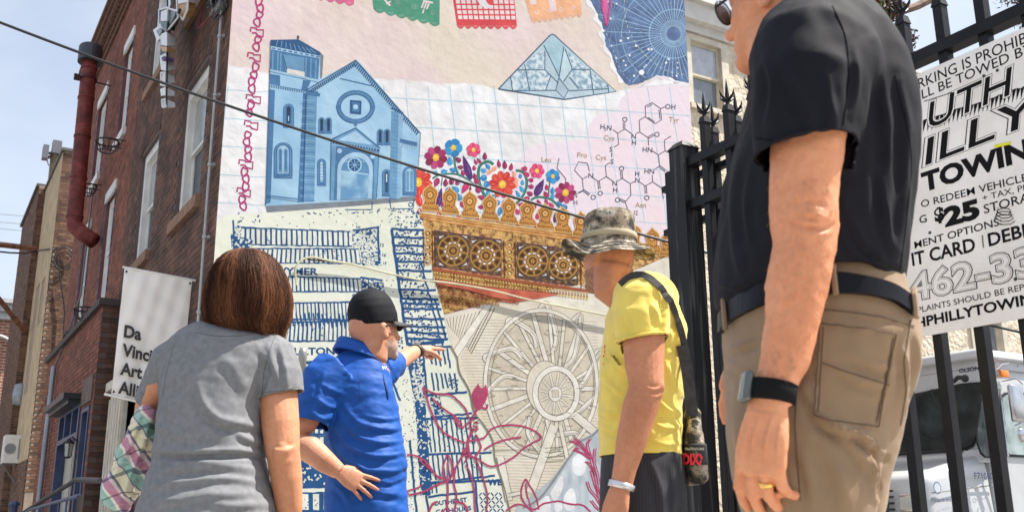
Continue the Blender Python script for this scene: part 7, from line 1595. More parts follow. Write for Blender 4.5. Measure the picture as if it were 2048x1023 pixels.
n_ = len(A_); V = A_+B_+[p-cu*.004 for p in A_]+[p-cu*.004 for p in B_]; Fc = []
for i in range(n_-1): Fc += [(i, i+1, n_+i+1, n_+i), (2*n_+i+1, 2*n_+i, 3*n_+i, 3*n_+i+1), (n_+i, n_+i+1, 3*n_+i+1, 3*n_+i)]
put('brim', V, Fc, mat('charcoal_brim', (.024, .023, .026), rough=.7), cap, smooth=True)
gz = MB(); lc_ = [hc+(f_*.098+u_*.004+s_*k*.036)*1.04 for k in (-1, 1)]
gl_ = MB()
for k, c in zip((-1, 1), lc_):
    gz.tube([c+s_*.026*math.cos(a)+u_*.015*math.sin(a) for a in np.linspace(0, 2*math.pi, 17)], .0018, 5); gz.tube([c+s_*k*.026, hc+(f_*.05+u_*.006+s_*k*.08)*1.04, hc+(-f_*.005+u_*.004+s_*k*.084)*1.04], .0034, 5); gl_.ell(c, s_*.025, f_*.0012, u_*.0145)
gz.tube([lc_[0]+s_*.012, lc_[1]-s_*.012], .002, 5)
go = gz.put('glasses', rub, bl_); gl_.put('lens', mat('tinted_lens', (.05, .06, .06), rough=.05, spec=1), go, smooth=True)
mb = MB(); ax_ = nrm(W2_-E2); u0 = nrm(np.cross(ax_, Z)); w0 = np.cross(ax_, u0); q0 = W2_-ax_*.02
mb.loft([ring(q0+ax_*t, u0*k, w0*k*.9, 24) for t, k in ((-.011, .0335), (-.009, .036), (.009, .036), (.011, .0335))]); wt = mb.put('wrist_watch', rub, bl_, smooth=True)
mb = MB(); mb.lathe(q0+Z*.033, [(.019, 0), (.019, .009), (.015, .011), (0, .011)], 16, ax=nrm((0, -.3, 1)), u=nrm((1, 0, 0))); mb.put('watch_case', chrome, wt)
V, Fc = text2d('W', .03); mb = MB(); mb.add([onsurf(763+x*9, 738-y*9, .002, bvb, YB) for x, y in V], Fc); mb.put('chest_logo', white, bl_)
V, Fc = text2d('W', .03)
mb = MB()
for a, b in (((716, 742), (722, 800)),): mb.tube([onsurf(a[0]+(b[0]-a[0])*t, a[1]+(b[1]-a[1])*t, .0005, bvb, YB) for t in np.linspace(0, 1, 7)], .0006, 5)
mb.put('seam', mat('navy_shadow_cloth', (.006, .02, .12)), bl_)
# ------------------------------------------------------------------ MAN in the yellow T-shirt
YY = 3.0
ym = thing('person', 'man in bright yellow T-shirt and camouflage bucket hat standing by the fence post', 'person', T(1285, 1023, YY)*np.array([1, 1, 0]))
sk3 = skinmat('skin_ruddy', (.56, .235, .125), (.66, .30, .17))
hc = T(1224, 517, YY); fw = nrm((-.62, .76, .2)); body = MB(); f_, u_, s_ = head(body, hc, fw, (.2, -.05, 1), T(1266, 592, YY), .95, .066, True)
silo(body, [(575, 1232, 1295, .06), (610, 1222, 1350, .08), (700, 1215, 1365, .1), (900, 1215, 1355, .1), (1023, 1215, 1360, .11)], YY); Vb, Fb = fuse(body, .0055, 2)
arm = MB(); S1 = T(1290, 620, YY-.15); E1 = T(1293, 775, YY-.2); W1 = T(1243, 968, YY-.2)
limbp(arm, [S1, T(1287, 680, YY-.18), T(1289, 730, YY-.19), E1, T(1280, 815, YY-.2), T(1263, 880, YY-.2), T(1250, 935, YY-.2), W1], [.064, .061, .056, .050, .050, .043, .033, .030], 20); arm.ell(E1+(.024, -.01, .004), np.array([.026, 0, 0]), np.array([0, .03, 0]), Z*.03)
hand(arm, W1+(T(1243, 968, YY-.2)-T(1250, 935, YY-.2))*.15, (-.25, .05, -1), (-.75, -.75, 0), (-.6, .6, 0), (.45, .5, .5, .55), .05, 1.03, tcurl=.3, tang=.5)
Va, Fa = fuse(arm, .0035, 2)
arm = MB(); S2 = T(1268, 625, YY+.17); E2 = T(1262, 775, YY+.2); W2_ = T(1268, 900, YY+.24); limbp(arm, [S2, E2, W2_], [.058, .046, .029], 16); hand(arm, W2_, (-.2, .1, -1), (-.5, .8, 0), (-1, 0, 0), (.3, .3, .35, .4), .05, 1.0); V2, F2 = fuse(arm, .0045, 2)
Vj, Fj = join([(Vb, Fb), (folds(Va, Fa, [([(1290, 765), (1308, 772), (1322, 768)], 4, -.003), ([(1295, 780), (1312, 786), (1322, 780)], 4, -.003)]), Fa), (V2, F2)]); put('body', Vj, Fj, [sk3, mat('brown_stubble', (.24, .11, .07), rough=.95, var=.3, vscale=110, color2=(.40, .21, .14))], ym, smooth=True, idx=beardi(Vj, Fj, hc, .95)); eyes(hc, f_, u_, s_, .95, ym)
arm_hair(ym, Va, Fa, [(700, 1245, 1320), (780, 1258, 1318), (860, 1240, 1290), (950, 1226, 1262)], 300, mat('arm_hair_brown', (.26, .13, .08), rough=.6), .008, .00018)
sh = MB(); silo(sh, [(566, 1240, 1292, .065), (578, 1230, 1322, .09), (596, 1222, 1346, .12), (620, 1216, 1362, .145), (660, 1208, 1376, .16), (700, 1202, 1376, .16), (750, 1198, 1370, .155), (820, 1196, 1366, .15), (870, 1198, 1366, .15), (905, 1199, 1365, .15), (935, 1200, 1364, .15)], YY, 48, 2.25)
sh.tube([T(1292, 595, YY-.1), T(1289, 618, YY-.14), T(1285, 650, YY-.165), T(1284, 678, YY-.18), T(1284, 700, YY-.185)], [.10, .096, .084, .074, .072], 28); sh.tube([T(1275, 615, YY+.12), T(1270, 640, YY+.17), T(1268, 690, YY+.18)], [.085, .078, .068], 20)
V, Fc = fuse(sh, .0055, 4)
V = folds(V, Fc, [([(1335, 580), (1330, 630), (1325, 680)], 5, .008), ([(1300, 600), (1318, 640), (1322, 665)], 6, .006), ([(1245, 610), (1262, 640), (1270, 675)], 6, .005), ([(1205, 700), (1230, 715), (1250, 740)], 5, .007), ([(1200, 745), (1222, 770), (1245, 790)], 5, .007), ([(1198, 820), (1220, 828), (1244, 822)], 5, .008), ([(1200, 848), (1222, 860), (1240, 855)], 5, .007), ([(1330, 720), (1345, 760), (1365, 790)], 6, .006), ([(1318, 800), (1340, 820), (1365, 828)], 6, .007), ([(1310, 845), (1335, 855), (1364, 850)], 5, .006), ([(1300, 880), (1330, 888), (1364, 884)], 4, .004), ([(1345, 600), (1355, 650), (1358, 700)], 5, .005)])
V = ripple(V, Fc, .006, 10, 13, (1, 1, 1.6))
V, Fc = cut(V, Fc, [(T(1284, 679, YY-.18), (.13, 0, -1), .13), (T(1268, 675, YY+.18), (0, 0, -1), .09), (T(1264, 572, YY), (-.25, .1, 1), .1), (T(1285, 911, YY), (0, 0, -1), .5)])
YSH = (V, Fc); ye = mat('yellow_cotton', (.78, .60, .105), rough=.8, var=.07, vscale=14, bump=.3, bscale=260, bdist=.001, sheen=.2); solid(put('t_shirt', *join([(V, Fc), lining()]), ye, ym, smooth=True), .004)
mb = MB(); P = [T(1262, 578, YY)+np.array([.077*math.cos(a), .075*math.sin(a), .022*math.cos(a)+.004]) for a in np.linspace(0, 2*math.pi, 30)]; mb.tube(P, .009, 8, caps=False); mb.put('neck_rib', ye, ym, smooth=True)
mb = MB(); P = [T(1284, 676, YY-.18)+np.array([.0765*math.cos(a), .0765*math.sin(a), .010*math.cos(a)]) for a in np.linspace(0, 2*math.pi, 30)]; mb.tube(P, .003, 6, caps=False); mb.put('sleeve_seam', ye, ym, smooth=True)
# chest print, red marks visible at the front edge
pr_ = mat('red_print', (.62, .10, .07), rough=.7); mb = MB()
for k in range(16):
    y = 690+k*9; xx = np.interp(y, [660, 700, 750, 820, 870], [1208, 1202, 1198, 1196, 1198]); c = T(xx, y, YY)+np.array([.0035, -.03-.01*(k % 3), 0]); c[0] += .006
    mb.ell(c, np.array([.004, 0, 0]), np.array([0, .012, 0]), Z*(.006+.004*(k % 2)), nu=8, nv=5)
mb.put('chest_print', pr_, ym)
tr_ = MB(); silo(tr_, [(895, 1204, 1362, .14), (930, 1201, 1370, .15), (980, 1199, 1374, .155), (1030, 1198, 1376, .155), (1080, 1200, 1374, .15)], YY); hz_ = T(1285, 1080, YY)[2]; fx0 = T(1287, 1060, YY)[0]
legs(tr_, [(fx0-.05, YY-.07, hz_), (fx0+.04, YY+.07, hz_)], [(fx0-.06, YY-.1, .02), (fx0+.06, YY+.1, .02)], .105, .08, .07); V, Fc = fuse(tr_, .006, 3); V = folds(V, Fc, [([(1300, 920), (1320, 980), (1325, 1040)], 8, .008), ([(1225, 920), (1235, 980), (1230, 1040)], 7, .006), ([(1345, 930), (1350, 990), (1345, 1040)], 7, .006)])
def pin():
    m = mat('pinstripe_cloth', (.03, .03, .036), rough=.8, var=0); n = m.node_tree; b = n.nodes['Principled BSDF']; L = n.links; t = n.nodes.new('ShaderNodeTexCoord'); w_ = n.nodes.new('ShaderNodeTexWave'); w_.inputs['Scale'].default_value = 34; w_.bands_direction = 'X'; r = n.nodes.new('ShaderNodeValToRGB'); r.color_ramp.elements[0].position = .8; r.color_ramp.elements[0].color = (.022, .022, .028, 1); r.color_ramp.elements[1].color = (.034, .034, .04, 1)
    L.new(t.outputs['Object'], w_.inputs['Vector']); L.new(w_.outputs['Fac'], r.inputs['Fac']); L.new(r.outputs['Color'], b.inputs['Base Color']); return m
put('trousers', V, Fc, pin(), ym, smooth=True)
for dy in (-.1, .1): shoe(ym, (fx0+.0, YY+dy), (-1, .3, 0), mat('brown_leather', (.09, .045, .025), rough=.5), 1.05)
mb = MB(); ax_ = nrm(T(1243, 968, YY-.2)-T(1263, 880, YY-.2)); u0 = nrm(np.cross(ax_, (0, 1, 0))); w0 = np.cross(ax_, u0); q0 = T(1243, 970, YY-.2)
mb.loft([ring(q0+ax_*t, u0*k, w0*k*.85, 28) for t, k in ((-.009, .033), (-.008, .037), (.008, .037), (.009, .033))]); br = mb.put('bracelet', mat('silver_bracelet', (.65, .64, .66), metal=.7, rough=.3), ym, smooth=True)
mb = MB()
for k in range(7): a = -2.6+k*.42; c = q0+u0*.037*math.cos(a)+w0*.032*math.sin(a); mb.box(c, u0*.0035, w0*.0035, ax_*.005)
mb.put('beads', mat('maroon_bead', (.1, .02, .03), rough=.3), br)
# bucket hat
def camo():
    m = mat('pixel_camouflage', (.4, .38, .33), rough=.85, var=0, bump=.3, bscale=260, bdist=.001); n = m.node_tree; b = n.nodes['Principled BSDF']; L = n.links; t = n.nodes.new('ShaderNodeTexCoord')
    s_ = n.nodes.new('ShaderNodeVectorMath'); s_.operation = 'SNAP'; s_.inputs[1].default_value = (.0045,)*3; z_ = n.nodes.new('ShaderNodeTexNoise'); z_.inputs['Scale'].default_value = 26; z_.inputs['Detail'].default_value = 4; r = n.nodes.new('ShaderNodeValToRGB'); r.color_ramp.interpolation = 'CONSTANT'; e = r.color_ramp.elements
    e[0].color = (.028, .025, .022, 1); e[1].position = .43; e[1].color = (.11, .088, .062, 1); x = e.new(.49); x.color = (.25, .20, .14, 1); x = e.new(.56); x.color = (.42, .37, .29, 1); x = e.new(.65); x.color = (.07, .062, .052, 1)
    L.new(t.outputs['Object'], s_.inputs[0]); L.new(s_.outputs[0], z_.inputs['Vector']); L.new(z_.outputs['Fac'], r.inputs['Fac']); L.new(r.outputs['Color'], b.inputs['Base Color']); return m
cam_m = camo(); hb = T(1217, 497, YY); hu = nrm((.06, -.04, 1)); hf = np.array([1., 0, 0]); hs_ = np.array([0, 1., 0]); pxm = (T(1300, 497, YY)-T(1200, 497, YY))[0]/100
hm = MB(); R = []
prof = [(.123, .04), (.121, .30), (.116, .40), (.104, .455), (.085, .478), (.055, .487), (.02, .505), (-.002, .53)]
R = []
for z_, k in ((.122, .05), (.121, .60), (.114, .86), (.10, .96), (.07, 1.), (.03, 1.02), (.01, 1.04)): R.append(ring(hb+hu*z_+hf*(.0), hf*.083*k, hs_*.083*k, 48, 2.15))
def brim_ring(t):
    P = []
    for a in np.arange(48)*2*math.pi/48:
        rx_ = .086+t*(.055+.008*math.cos(2*a)+.004*math.sin(5*a)); ry_ = .086+t*(.05+.005*math.sin(3*a))
        dz = .008-t*(.020+.030*max(0, -math.sin(a))**1.5+.008*math.sin(3*a+1)+.006*math.sin(5*a)); 
        if math.cos(a) < -.5: dz += t*.030*(-math.cos(a)-.5)*2
        P.append(hb+hf*rx_*math.cos(a)+hs_*ry_*math.sin(a)+hu*dz)
    return np.array(P)
R += [brim_ring(t) for t in (.02, .25, .5, .75, .97, 1.0)]; R += [brim_ring(t)-hu*.0045 for t in (.98, .75, .5, .25)]
R.append(ring(hb-hu*.003, hf*.084, hs_*.084, 48)); hm.loft(R, caps=True); hv_ = np.vstack(hm.v); hat = put('bucket_hat', hv_, hm.f, cam_m, ym, smooth=True)
m_ = hat.modifiers.new('s', 'SUBSURF'); m_.levels = 1; m_.render_levels = 1
mb = MB(); mb.loft([ring(hb+hu*(z_+.002), hf*k, hs_*k, 48, 2.15) for z_, k in ((.020, .0875), (.021, .0895), (.038, .0885), (.040, .0865))], caps=False); mb.put('hat_band', mat('tan_webbing', (.46, .38, .25), rough=.8, bump=.4, bscale=300, bdist=.001), hat, smooth=True)
mb = MB()
for t in (.35, .6, .85): P = list(brim_ring(t)+hu*.0015); mb.tube(P+[P[0]], .0009, 4, caps=False)
mb.put('stitching', mat('dark_thread', (.06, .055, .05)), hat)
mb = MB(); mb.tube([T(1262, 522, YY-.05), T(1256, 545, YY-.075), T(1246, 568, YY-.08), T(1240, 575, YY-.07)], .0014, 5); mb.put('chin_cord', mat('tan_webbing', (.46, .38, .25)), hat)
# shoulder bag with strap (carried: its own thing)
bg_ = thing('shoulder_bag', 'grey camouflage bag with red lettering on a black strap behind the yellow shirt', 'bag', T(1391, 960, YY+.02))
def ribbon(P, w_, th, m, name, par, side=None):
    P = [np.asarray(p, float) for p in P]; V = []; n = len(P)
    for i in range(n):
        t = nrm(P[min(i+1, n-1)]-P[max(i-1, 0)]); sd2 = nrm(np.cross(t, side if side is not None else (0, -1, .2))); nn = nrm(np.cross(sd2, t)); V += [P[i]-sd2*w_/2, P[i]+sd2*w_/2, P[i]+sd2*w_/2+nn*th, P[i]-sd2*w_/2+nn*th]
    Fc = [(4*i+j, 4*i+(j+1) % 4, 4*i+4+(j+1) % 4, 4*i+4+j) for i in range(n-1) for j in range(4)]+[(3, 2, 1, 0), (4*n-4, 4*n-3, 4*n-2, 4*n-1)]; return put(name, V, Fc, m, par, smooth=False)
web = mat('black_webbing', (.03, .028, .028), rough=.7, var=.4, vscale=40, bump=.4, bscale=200, bdist=.001)
sp_ = [T(x, y, YY+d_) for x, y, d_ in ((1247, 556, -.09), (1268, 546, -.115), (1290, 551, -.14), (1312, 568, -.155), (1332, 592, -.165), (1349, 625, -.165), (1361, 662, -.145), (1370, 700, -.11), (1376, 745, -.09), (1381, 800, -.08), (1386, 835, -.07))]
bvy = BVHTree.FromPolygons([Vector(v) for v in YSH[0]], YSH[1])
sp_ = [onsurf(x, y, .006, bvy, YY-.1) for x, y in curve([(1243, 572), (1262, 556), (1286, 553), (1306, 565), (1328, 588), (1345, 618), (1357, 655), (1366, 700)], 4)]+[T(1374, 745, YY-.12), T(1381, 800, YY-.09), T(1386, 835, YY-.07)]
ribbon(sp_, .021, .003, web, 'strap', bg_, side=(.25, -1, .1))
ribbon([T(x, y, YY+d_) for x, y, d_ in ((1364, 690, -.13), (1374, 740, -.12), (1380, 790, -.11), (1384, 830, -.10))], .034, .006, web, 'webbing', bg_)
bgm = MB(); silo(bgm, [(816, 1374, 1396, .02), (826, 1368, 1402, .04), (860, 1366, 1406, .055), (892, 1364, 1412, .065), (930, 1364, 1416, .07), (955, 1367, 1416, .065), (968, 1376, 1408, .04)], YY-.02, 32, 2.8); V, Fc = fuse(bgm, .004, 2); V = ripple(V, Fc, .005, 22, 4); put('bag_body', V, Fc, cam_m, bg_, smooth=True)
bb = MB(); silo(bb, [(889, 1363, 1413, .067), (893, 1362, 1414, .069), (905, 1362, 1415, .070), (926, 1362, 1417, .072), (930, 1363, 1417, .071)], YY-.02, 32, 2.8); bo = bb.put('label_band', rub, bg_, smooth=True)
V, Fc = text2d('DIXX', .045); w_ = V[:, 0].max(); mb = MB(); 
def bsurf(x, y):
    p = T(x, y, YY-.02); cxp = T(1389.5, y, YY-.02)[0]; hw = .0415; k = min(1, abs((p[0]-cxp)/hw))**2.8; p[1] -= .0745*(1-k)**(1/2.8)+.001; return T(x, y, p[1])
mb.add([bsurf(1366+x/w_*47, 927-y/.73*21) for x, y in V], Fc); mb.put('lettering', mat('red_lettering', (.75, .02, .03), rough=.5), bg_)
V, Fc = text2d('OUTDOORS', .02); w_ = V[:, 0].max(); mb = MB(); mb.add([bsurf(1370+x/w_*38, 899-y/.73*5) for x, y in V], Fc); mb.put('lettering', mat('cream_lettering', (.6, .55, .4)), bg_)
# ------------------------------------------------------------------ NEAR MAN in the black polo
YN = 1.60
nm_ = thing('person', 'nearest man in black polo and khaki trousers, wearing a watch on his lowered wrist', 'person', T(1620, 1023, YN)*np.array([1, 1, 0]))
sk4 = skinmat('skin_weathered', (.76, .31, .155), (.86, .40, .22))
s_n = .98
hc = T(1566, 10, YN+.04); fw = nrm((-.74, .66, .06)); body = MB(); f_, u_, s_ = head(body, hc, fw, (-.03, .1, 1), T(1622, 120, YN+.03), 1.0, .066)
body.ell(T(1548, 95, YN+.03), np.array([.05, 0, 0]), np.array([0, .05, 0]), Z*.07)
silo(body, [(60, 1570, 1700, .08), (120, 1530, 1770, .12), (300, 1500, 1800, .14), (560, 1470, 1780, .15), (800, 1480, 1780, .14)], YN); Vb, Fb = fuse(body, .005, 2)
YA = YN-.20
arm = MB(); W1 = T(1538, 812, YA)
AP = [(1622, 160, .07), (1616, 240, .065), (1606, 320, .0615), (1602, 380, .058), (1601, 440, .0575), (1594, 490, .057), (1585, 540, .057), (1575, 600, .053), (1566, 660, .0475), (1555, 720, .040), (1546, 765, .034), (1541, 805, .032)]
pk = lambda w_: w_
limbp(arm, [T(x+4+(11 if 480 < y < 740 else 2), y, YA) for x, y, r in AP], [r*(.86 if y < 480 else .79 if y < 700 else .85) for x, y, r in AP], 28); arm.ell(T(1640, 432, YA-.01), np.array([.022, 0, 0]), np.array([0, .03, 0]), Z*.032)
jn = hand(arm, W1, nrm(T(1515, 985, YA+.02)-W1), (-.80, -.60, -.1), (-.5, .85, 0), (.30, .36, .48, .52), .09, 1.02, tcurl=.3, tang=.35)
# thumb side is away from the camera; a shadowed finger hangs behind
arm.tube([T(1556, 860, YA+.03), T(1562, 910, YA+.035), T(1566, 955, YA+.03), T(1564, 990, YA+.02)], [.014, .012, .0105, .008], 12)
Va, Fa = fuse(arm, .0032, 2)
Va = folds(Va, Fa, [([(1590, 408), (1625, 402), (1655, 415)], 7, -.003), ([(1600, 425), (1632, 430), (1658, 440)], 6, .004), ([(1605, 452), (1640, 458), (1665, 450)], 7, -.004), ([(1590, 440), (1620, 446), (1650, 446)], 5, .003), ([(1500, 815), (1535, 822), (1570, 818)], 3, -.0015), ([(1520, 830), (1505, 880), (1500, 930)], 3.5, .0034), ([(1545, 830), (1532, 880), (1528, 930)], 3.5, .0034), ([(1500, 835), (1487, 880), (1480, 925)], 3.5, .003), ([(1560, 835), (1555, 880), (1552, 920)], 3, .0025), ([(1478, 940), (1500, 948), (1530, 945)], 4, .003), ([(1540, 470), (1532, 560), (1545, 640), (1535, 730)], 3, .002), ([(1530, 560), (1545, 640), (1540, 700)], 8, .0025), ([(1570, 520), (1560, 600), (1550, 680)], 7, .0018)])
Va = ripple(Va, Fa, .0016, 35, 3)
arm = MB(); S2 = T(1600, 160, YN+.2); E2 = T(1560, 440, YN+.28); W2_ = T(1500, 700, YN+.4); limbp(arm, [S2, E2, W2_], [.06, .05, .03], 16); hand(arm, W2_, (-.3, .3, -1), (-.5, .8, 0), (-1, 0, 0)); V2, F2 = fuse(arm, .005, 2)
Vj, Fj = join([(Vb, Fb), (Va, Fa), (V2, F2)]); put('body', Vj, Fj, sk4, nm_, smooth=True); eyes(hc, f_, u_, s_, 1, nm_)
arm_hair(nm_, Va, Fa, [(350, 1540, 1670), (450, 1535, 1668), (560, 1520, 1660), (700, 1512, 1610), (760, 1506, 1580)], 700, mat('arm_hair_pale', (.50, .30, .18), rough=.6), .010, .0002)
# white hair
hr = MB(); 
hr.ell(hc-f_*.018+u_*.03, s_*.081, f_*.088, u_*.088); hr.ell(hc-f_*.05-u_*.028, s_*.068, f_*.052, u_*.055); V, Fc = fuse(hr, .004, 2)
keep = [f for f in Fc if not ((V[list(f)].mean(0)-hc)@f_ > .055)]
V = ripple(V, Fc, .004, 60, 3, (1, 1, .4)); hmat = mat('white_hair', (.55, .52, .48), rough=.6, var=.3, vscale=80, stretch=(3, 3, .6), bump=.8, bscale=200, bdist=.003); hw_ = put('hair', V, keep, hmat, nm_, smooth=True)
mb = MB()
for k in range(1000):
    a = rng.uniform(-1.35, 1.35); b = rng.uniform(-.9, .9); d_ = -f_*math.cos(a)+s_*math.sin(a)
    c = hc+d_*.078*math.cos(b*.7)-f_*.018+u_*(.02+.075*math.sin(b)); t_ = nrm(-u_+d_*rng.uniform(-.05, .2)+s_*rng.normal(0, .15)); mb.tube([c+d_*.006, c+d_*.008+t_*.012, c+d_*.006+t_*.026], [.0006, .0006, .0002], 3, caps=False)
stuff(mb.put('hair_strands', hmat, hw_))
# sunglasses
gz = MB(); lens = MB()
for k in (-1, 1):
    c = hc+f_*.104+u_*.0+s_*k*.034; lens.ell(c, s_*.028, f_*.004, u_*.02); gz.tube([c+s_*.029*math.cos(a)+u_*.021*math.sin(a) for a in np.linspace(0, 2*math.pi, 21)], .002, 6); gz.tube([c+s_*k*.028, hc+f_*.05+u_*.004+s_*k*.08, hc-f_*.0+u_*.004+s_*k*.085], .0028, 6)
go = gz.put('sunglasses', rub, nm_, smooth=True); lens.put('lens', mat('mirror_lens', (.25, .28, .34), metal=.8, rough=.08), go, smooth=True)
# polo
sh = MB(); silo(sh, [(2, 1572, 1690, .07, .01), (22, 1553, 1712, .10, .01), (50, 1533, 1742, .14, .01), (90, 1512, 1780, .17), (130, 1500, 1808, .185), (180, 1489, 1836, .195), (230, 1478, 1849, .2), (280, 1464, 1852, .2), (350, 1443, 1845, .2), (425, 1433, 1836, .2), (500, 1426, 1828, .2), (550, 1423, 1822, .195), (592, 1428, 1818, .185), (625, 1440, 1812, .175)], YN, 64, 2.4)
sh.tube([T(1640, 95, YA+.09), T(1625, 135, YA+.04), T(1619, 190, YA+.01), T(1611, 260, YA), T(1608, 300, YA), T(1606, 330, YA)], [.105, .103, .092, .078, .074, .072], 32)
sh.tube([T(1600, 110, YN+.12), T(1590, 200, YN+.2), T(1580, 300, YN+.22)], [.1, .09, .08], 20)
V, Fc = fuse(sh, .0055, 4)
P = proj(V); hem = np.interp(P[:, 0], [1420, 1445, 1470, 1510, 1560, 1657, 1700, 1740, 1780, 1817, 1860], [625, 617, 600, 575, 548, 524, 524, 530, 552, 587, 600])
ov = P[:, 1]-hem; m_ = (ov > 0)&(V[:, 2] < T(1640, 400, YN)[2]); cen_ = T(1632, 560, YN)
V[m_, 2] += np.minimum(ov[m_], 200)*.00098; V[m_, :2] = cen_[:2]+(V[m_, :2]-cen_[:2])*(1-np.clip(ov[m_]*.006, 0, .12))[:, None]
V = folds(V, Fc, [([(1712, 90), (1716, 150), (1706, 230)], 8, .005), ([(1745, 80), (1770, 200), (1780, 330), (1775, 450)], 12, .006), ([(1800, 160), (1812, 260), (1810, 380), (1795, 500)], 9, .007), ([(1760, 330), (1770, 420), (1790, 520)], 9, .006), ([(1480, 300), (1465, 400), (1470, 500), (1490, 560)], 9, .006), ([(1500, 330), (1490, 420), (1500, 500)], 8, .005), ([(1530, 110), (1545, 180), (1530, 260)], 9, .006), ([(1560, 120), (1600, 200), (1640, 290)], 11, .005), ([(1650, 140), (1660, 210), (1668, 290)], 9, .005), ([(1700, 440), (1730, 490), (1790, 530)], 8, .006), ([(1680, 480), (1720, 515), (1780, 535)], 7, .005), ([(1435, 560), (1470, 575), (1510, 560)], 7, .006)])
V = ripple(V, Fc, .006, 8, 21, (1.4, 1.4, .8))
V, Fc = cut(V, Fc, [(T(1604, 300, YA), (.11, .0, -1), .13), (T(1583, 280, YN+.21), (0, 0, -1), .1), (T(1617, 24, YN), (-.42, -.0, 1), .105)])
bp = mat('black_navy_pique', (.0085, .0085, .013), rough=.8, var=.12, vscale=25, bump=.25, bscale=420, bdist=.0008, spec=.22); solid(put('polo_shirt', *join([(V, Fc), lining()]), bp, nm_, smooth=True), .004)
mb = MB(); cn = T(1640, 12, YN+.03); R = []
for dz, k in ((.035, .078), (.038, .082), (.02, .092), (-.002, .106), (-.006, .108), (-.002, .098), (.02, .08)): R.append(np.array([cn+np.array([k*math.cos(a), k*.95*math.sin(a), dz+.034*math.cos(a)-.008]) for a in np.linspace(0, 2*math.pi, 41)[:-1]]))
mb.loft(R, caps=False); mb.f += [(6*40+j, 6*40+(j+1) % 40, (j+1) % 40, j) for j in range(40)]; mb.i += [0]*40; mb.put('collar', bp, nm_, smooth=True)
mb = MB(); P = [T(1608, 297, YA)+np.array([.0745*math.cos(a), .0745*math.sin(a), .0095*math.cos(a)]) for a in np.linspace(0, 2*math.pi, 40)]; mb.tube(P, .0022, 6, caps=False); mb.put('sleeve_seam', bp, nm_, smooth=True)
bvn = BVHTree.FromPolygons([Vector(v) for v in V], Fc)
def onsn(x, y, l): 
    d = Vector(ray(x, y)).normalized(); h = bvn.ray_cast(Vector(CAM), d); return np.array(h[0])+nrm(CAM-np.array(h[0]))*l if h[0] is not None else T(x, y, YN-.2)
for pts in ([(1665, 12), (1690, 70), (1697, 140), (1690, 220), (1678, 300)], [(1512, 276), (1560, 283), (1620, 292), (1672, 304)], [(1790, 150), (1822, 300), (1815, 420), (1800, 540)]):
    mb = MB(); mb.tube([onsn(x, y, .0004) for x, y in curve(pts, 6)], .0009, 5); mb.put('seam', mat('black_thread', (.004, .004, .006), rough=.9, spec=.1), nm_)
# trousers
tr_ = MB(); silo(tr_, [(548, 1462, 1806, .168), (575, 1450, 1812, .175), (600, 1446, 1818, .18), (630, 1443, 1828, .185), (665, 1444, 1843, .19), (700, 1447, 1850, .195), (752, 1447, 1843, .195), (800, 1448, 1828, .19), (850, 1452, 1806, .18), (890, 1458, 1788, .16)], YN, 64, 2.35)
zc = T(1600, 880, YN)[2]; xc = lambda x, y: T(x, y, YN)[0]
lx0, lx1 = T(1604, 860, YN-.1), T(1690, 860, YN+.09)
def leg(mb, rows, yc, foot, b0):
    R = []
    for y, xl, xr, b, dy in rows:
        A, B = T(xl, y, yc+dy), T(xr, y, yc+dy); R.append(ring((A+B)/2, np.array([(B-A)[0]/2, 0, 0]), np.array([0, b, 0]), 36, 2.3))
    c0_ = R[-1].mean(0); r0 = (R[-1][:, 0].max()-R[-1][:, 0].min())/2
    for t, k in ((.35, .86), (.6, .76), (.85, .74), (1, .74)):
        c_ = c0_*(1-t)+np.array([foot[0], foot[1], .05])*t; R.append(ring(c_, np.array([r0*k, 0, 0]), np.array([0, b0*k, 0]), 36, 2.2))
    mb.loft(R)
leg(tr_, [(780, 1460, 1800, .10, 0), (850, 1456, 1776, .105, 0), (902, 1460, 1762, .105, 0), (960, 1470, 1750, .105, 0), (1023, 1488, 1738, .102, 0), (1100, 1505, 1720, .10, 0)], YN-.085, (xc(1600, 1000), YN-.1), .1)
leg(tr_, [(780, 1520, 1815, .10, 0), (850, 1540, 1800, .10, 0), (902, 1555, 1790, .10, 0), (960, 1575, 1768, .10, 0), (1023, 1590, 1757, .098, 0), (1100, 1600, 1745, .095, 0)], YN+.10, (xc(1690, 1000)+.02, YN+.12), .095)
V, Fc = fuse(tr_, .0055, 4)
V = folds(V, Fc, [([(1632, 830), (1660, 850), (1720, 870), (1765, 905)], 8, .012), ([(1610, 780), (1640, 830), (1700, 880), (1755, 960)], 9, .008), ([(1640, 645), (1700, 655), (1792, 668)], 3, .0035), ([(1640, 645), (1634, 730), (1627, 828)], 3, .0035), ([(1627, 828), (1690, 848), (1757, 852)], 3, .003), ([(1792, 668), (1780, 750), (1757, 852)], 3, .003), ([(1690, 700), (1740, 725), (1790, 740)], 9, .006), ([(1660, 730), (1720, 760), (1775, 770)], 9, .006), ([(1625, 620), (1700, 628), (1825, 650)], 3, .0025), ([(1800, 690), (1812, 740), (1802, 810)], 7, .007), ([(1830, 670), (1835, 720), (1822, 780)], 6, .006), ([(1455, 700), (1490, 690), (1520, 680)], 6, .008), ([(1450, 720), (1480, 740), (1500, 760)], 8, .006), ([(1650, 900), (1680, 960), (1690, 1020)], 13, .006), ([(1475, 830), (1480, 900), (1500, 1000)], 9, .005), ([(1600, 900), (1620, 960), (1625, 1023)], 11, .005), ([(1745, 880), (1752, 930), (1755, 990)], 5, -.012)])
V = ripple(V, Fc, .004, 11, 31); kh = mat('khaki_twill', (.26, .168, .094), rough=.75, var=.07, vscale=18, bump=.3, bscale=330, bdist=.0009, sheen=.1); tro = put('trousers', V, Fc, kh, nm_, smooth=True)
from mathutils.bvhtree import BVHTree
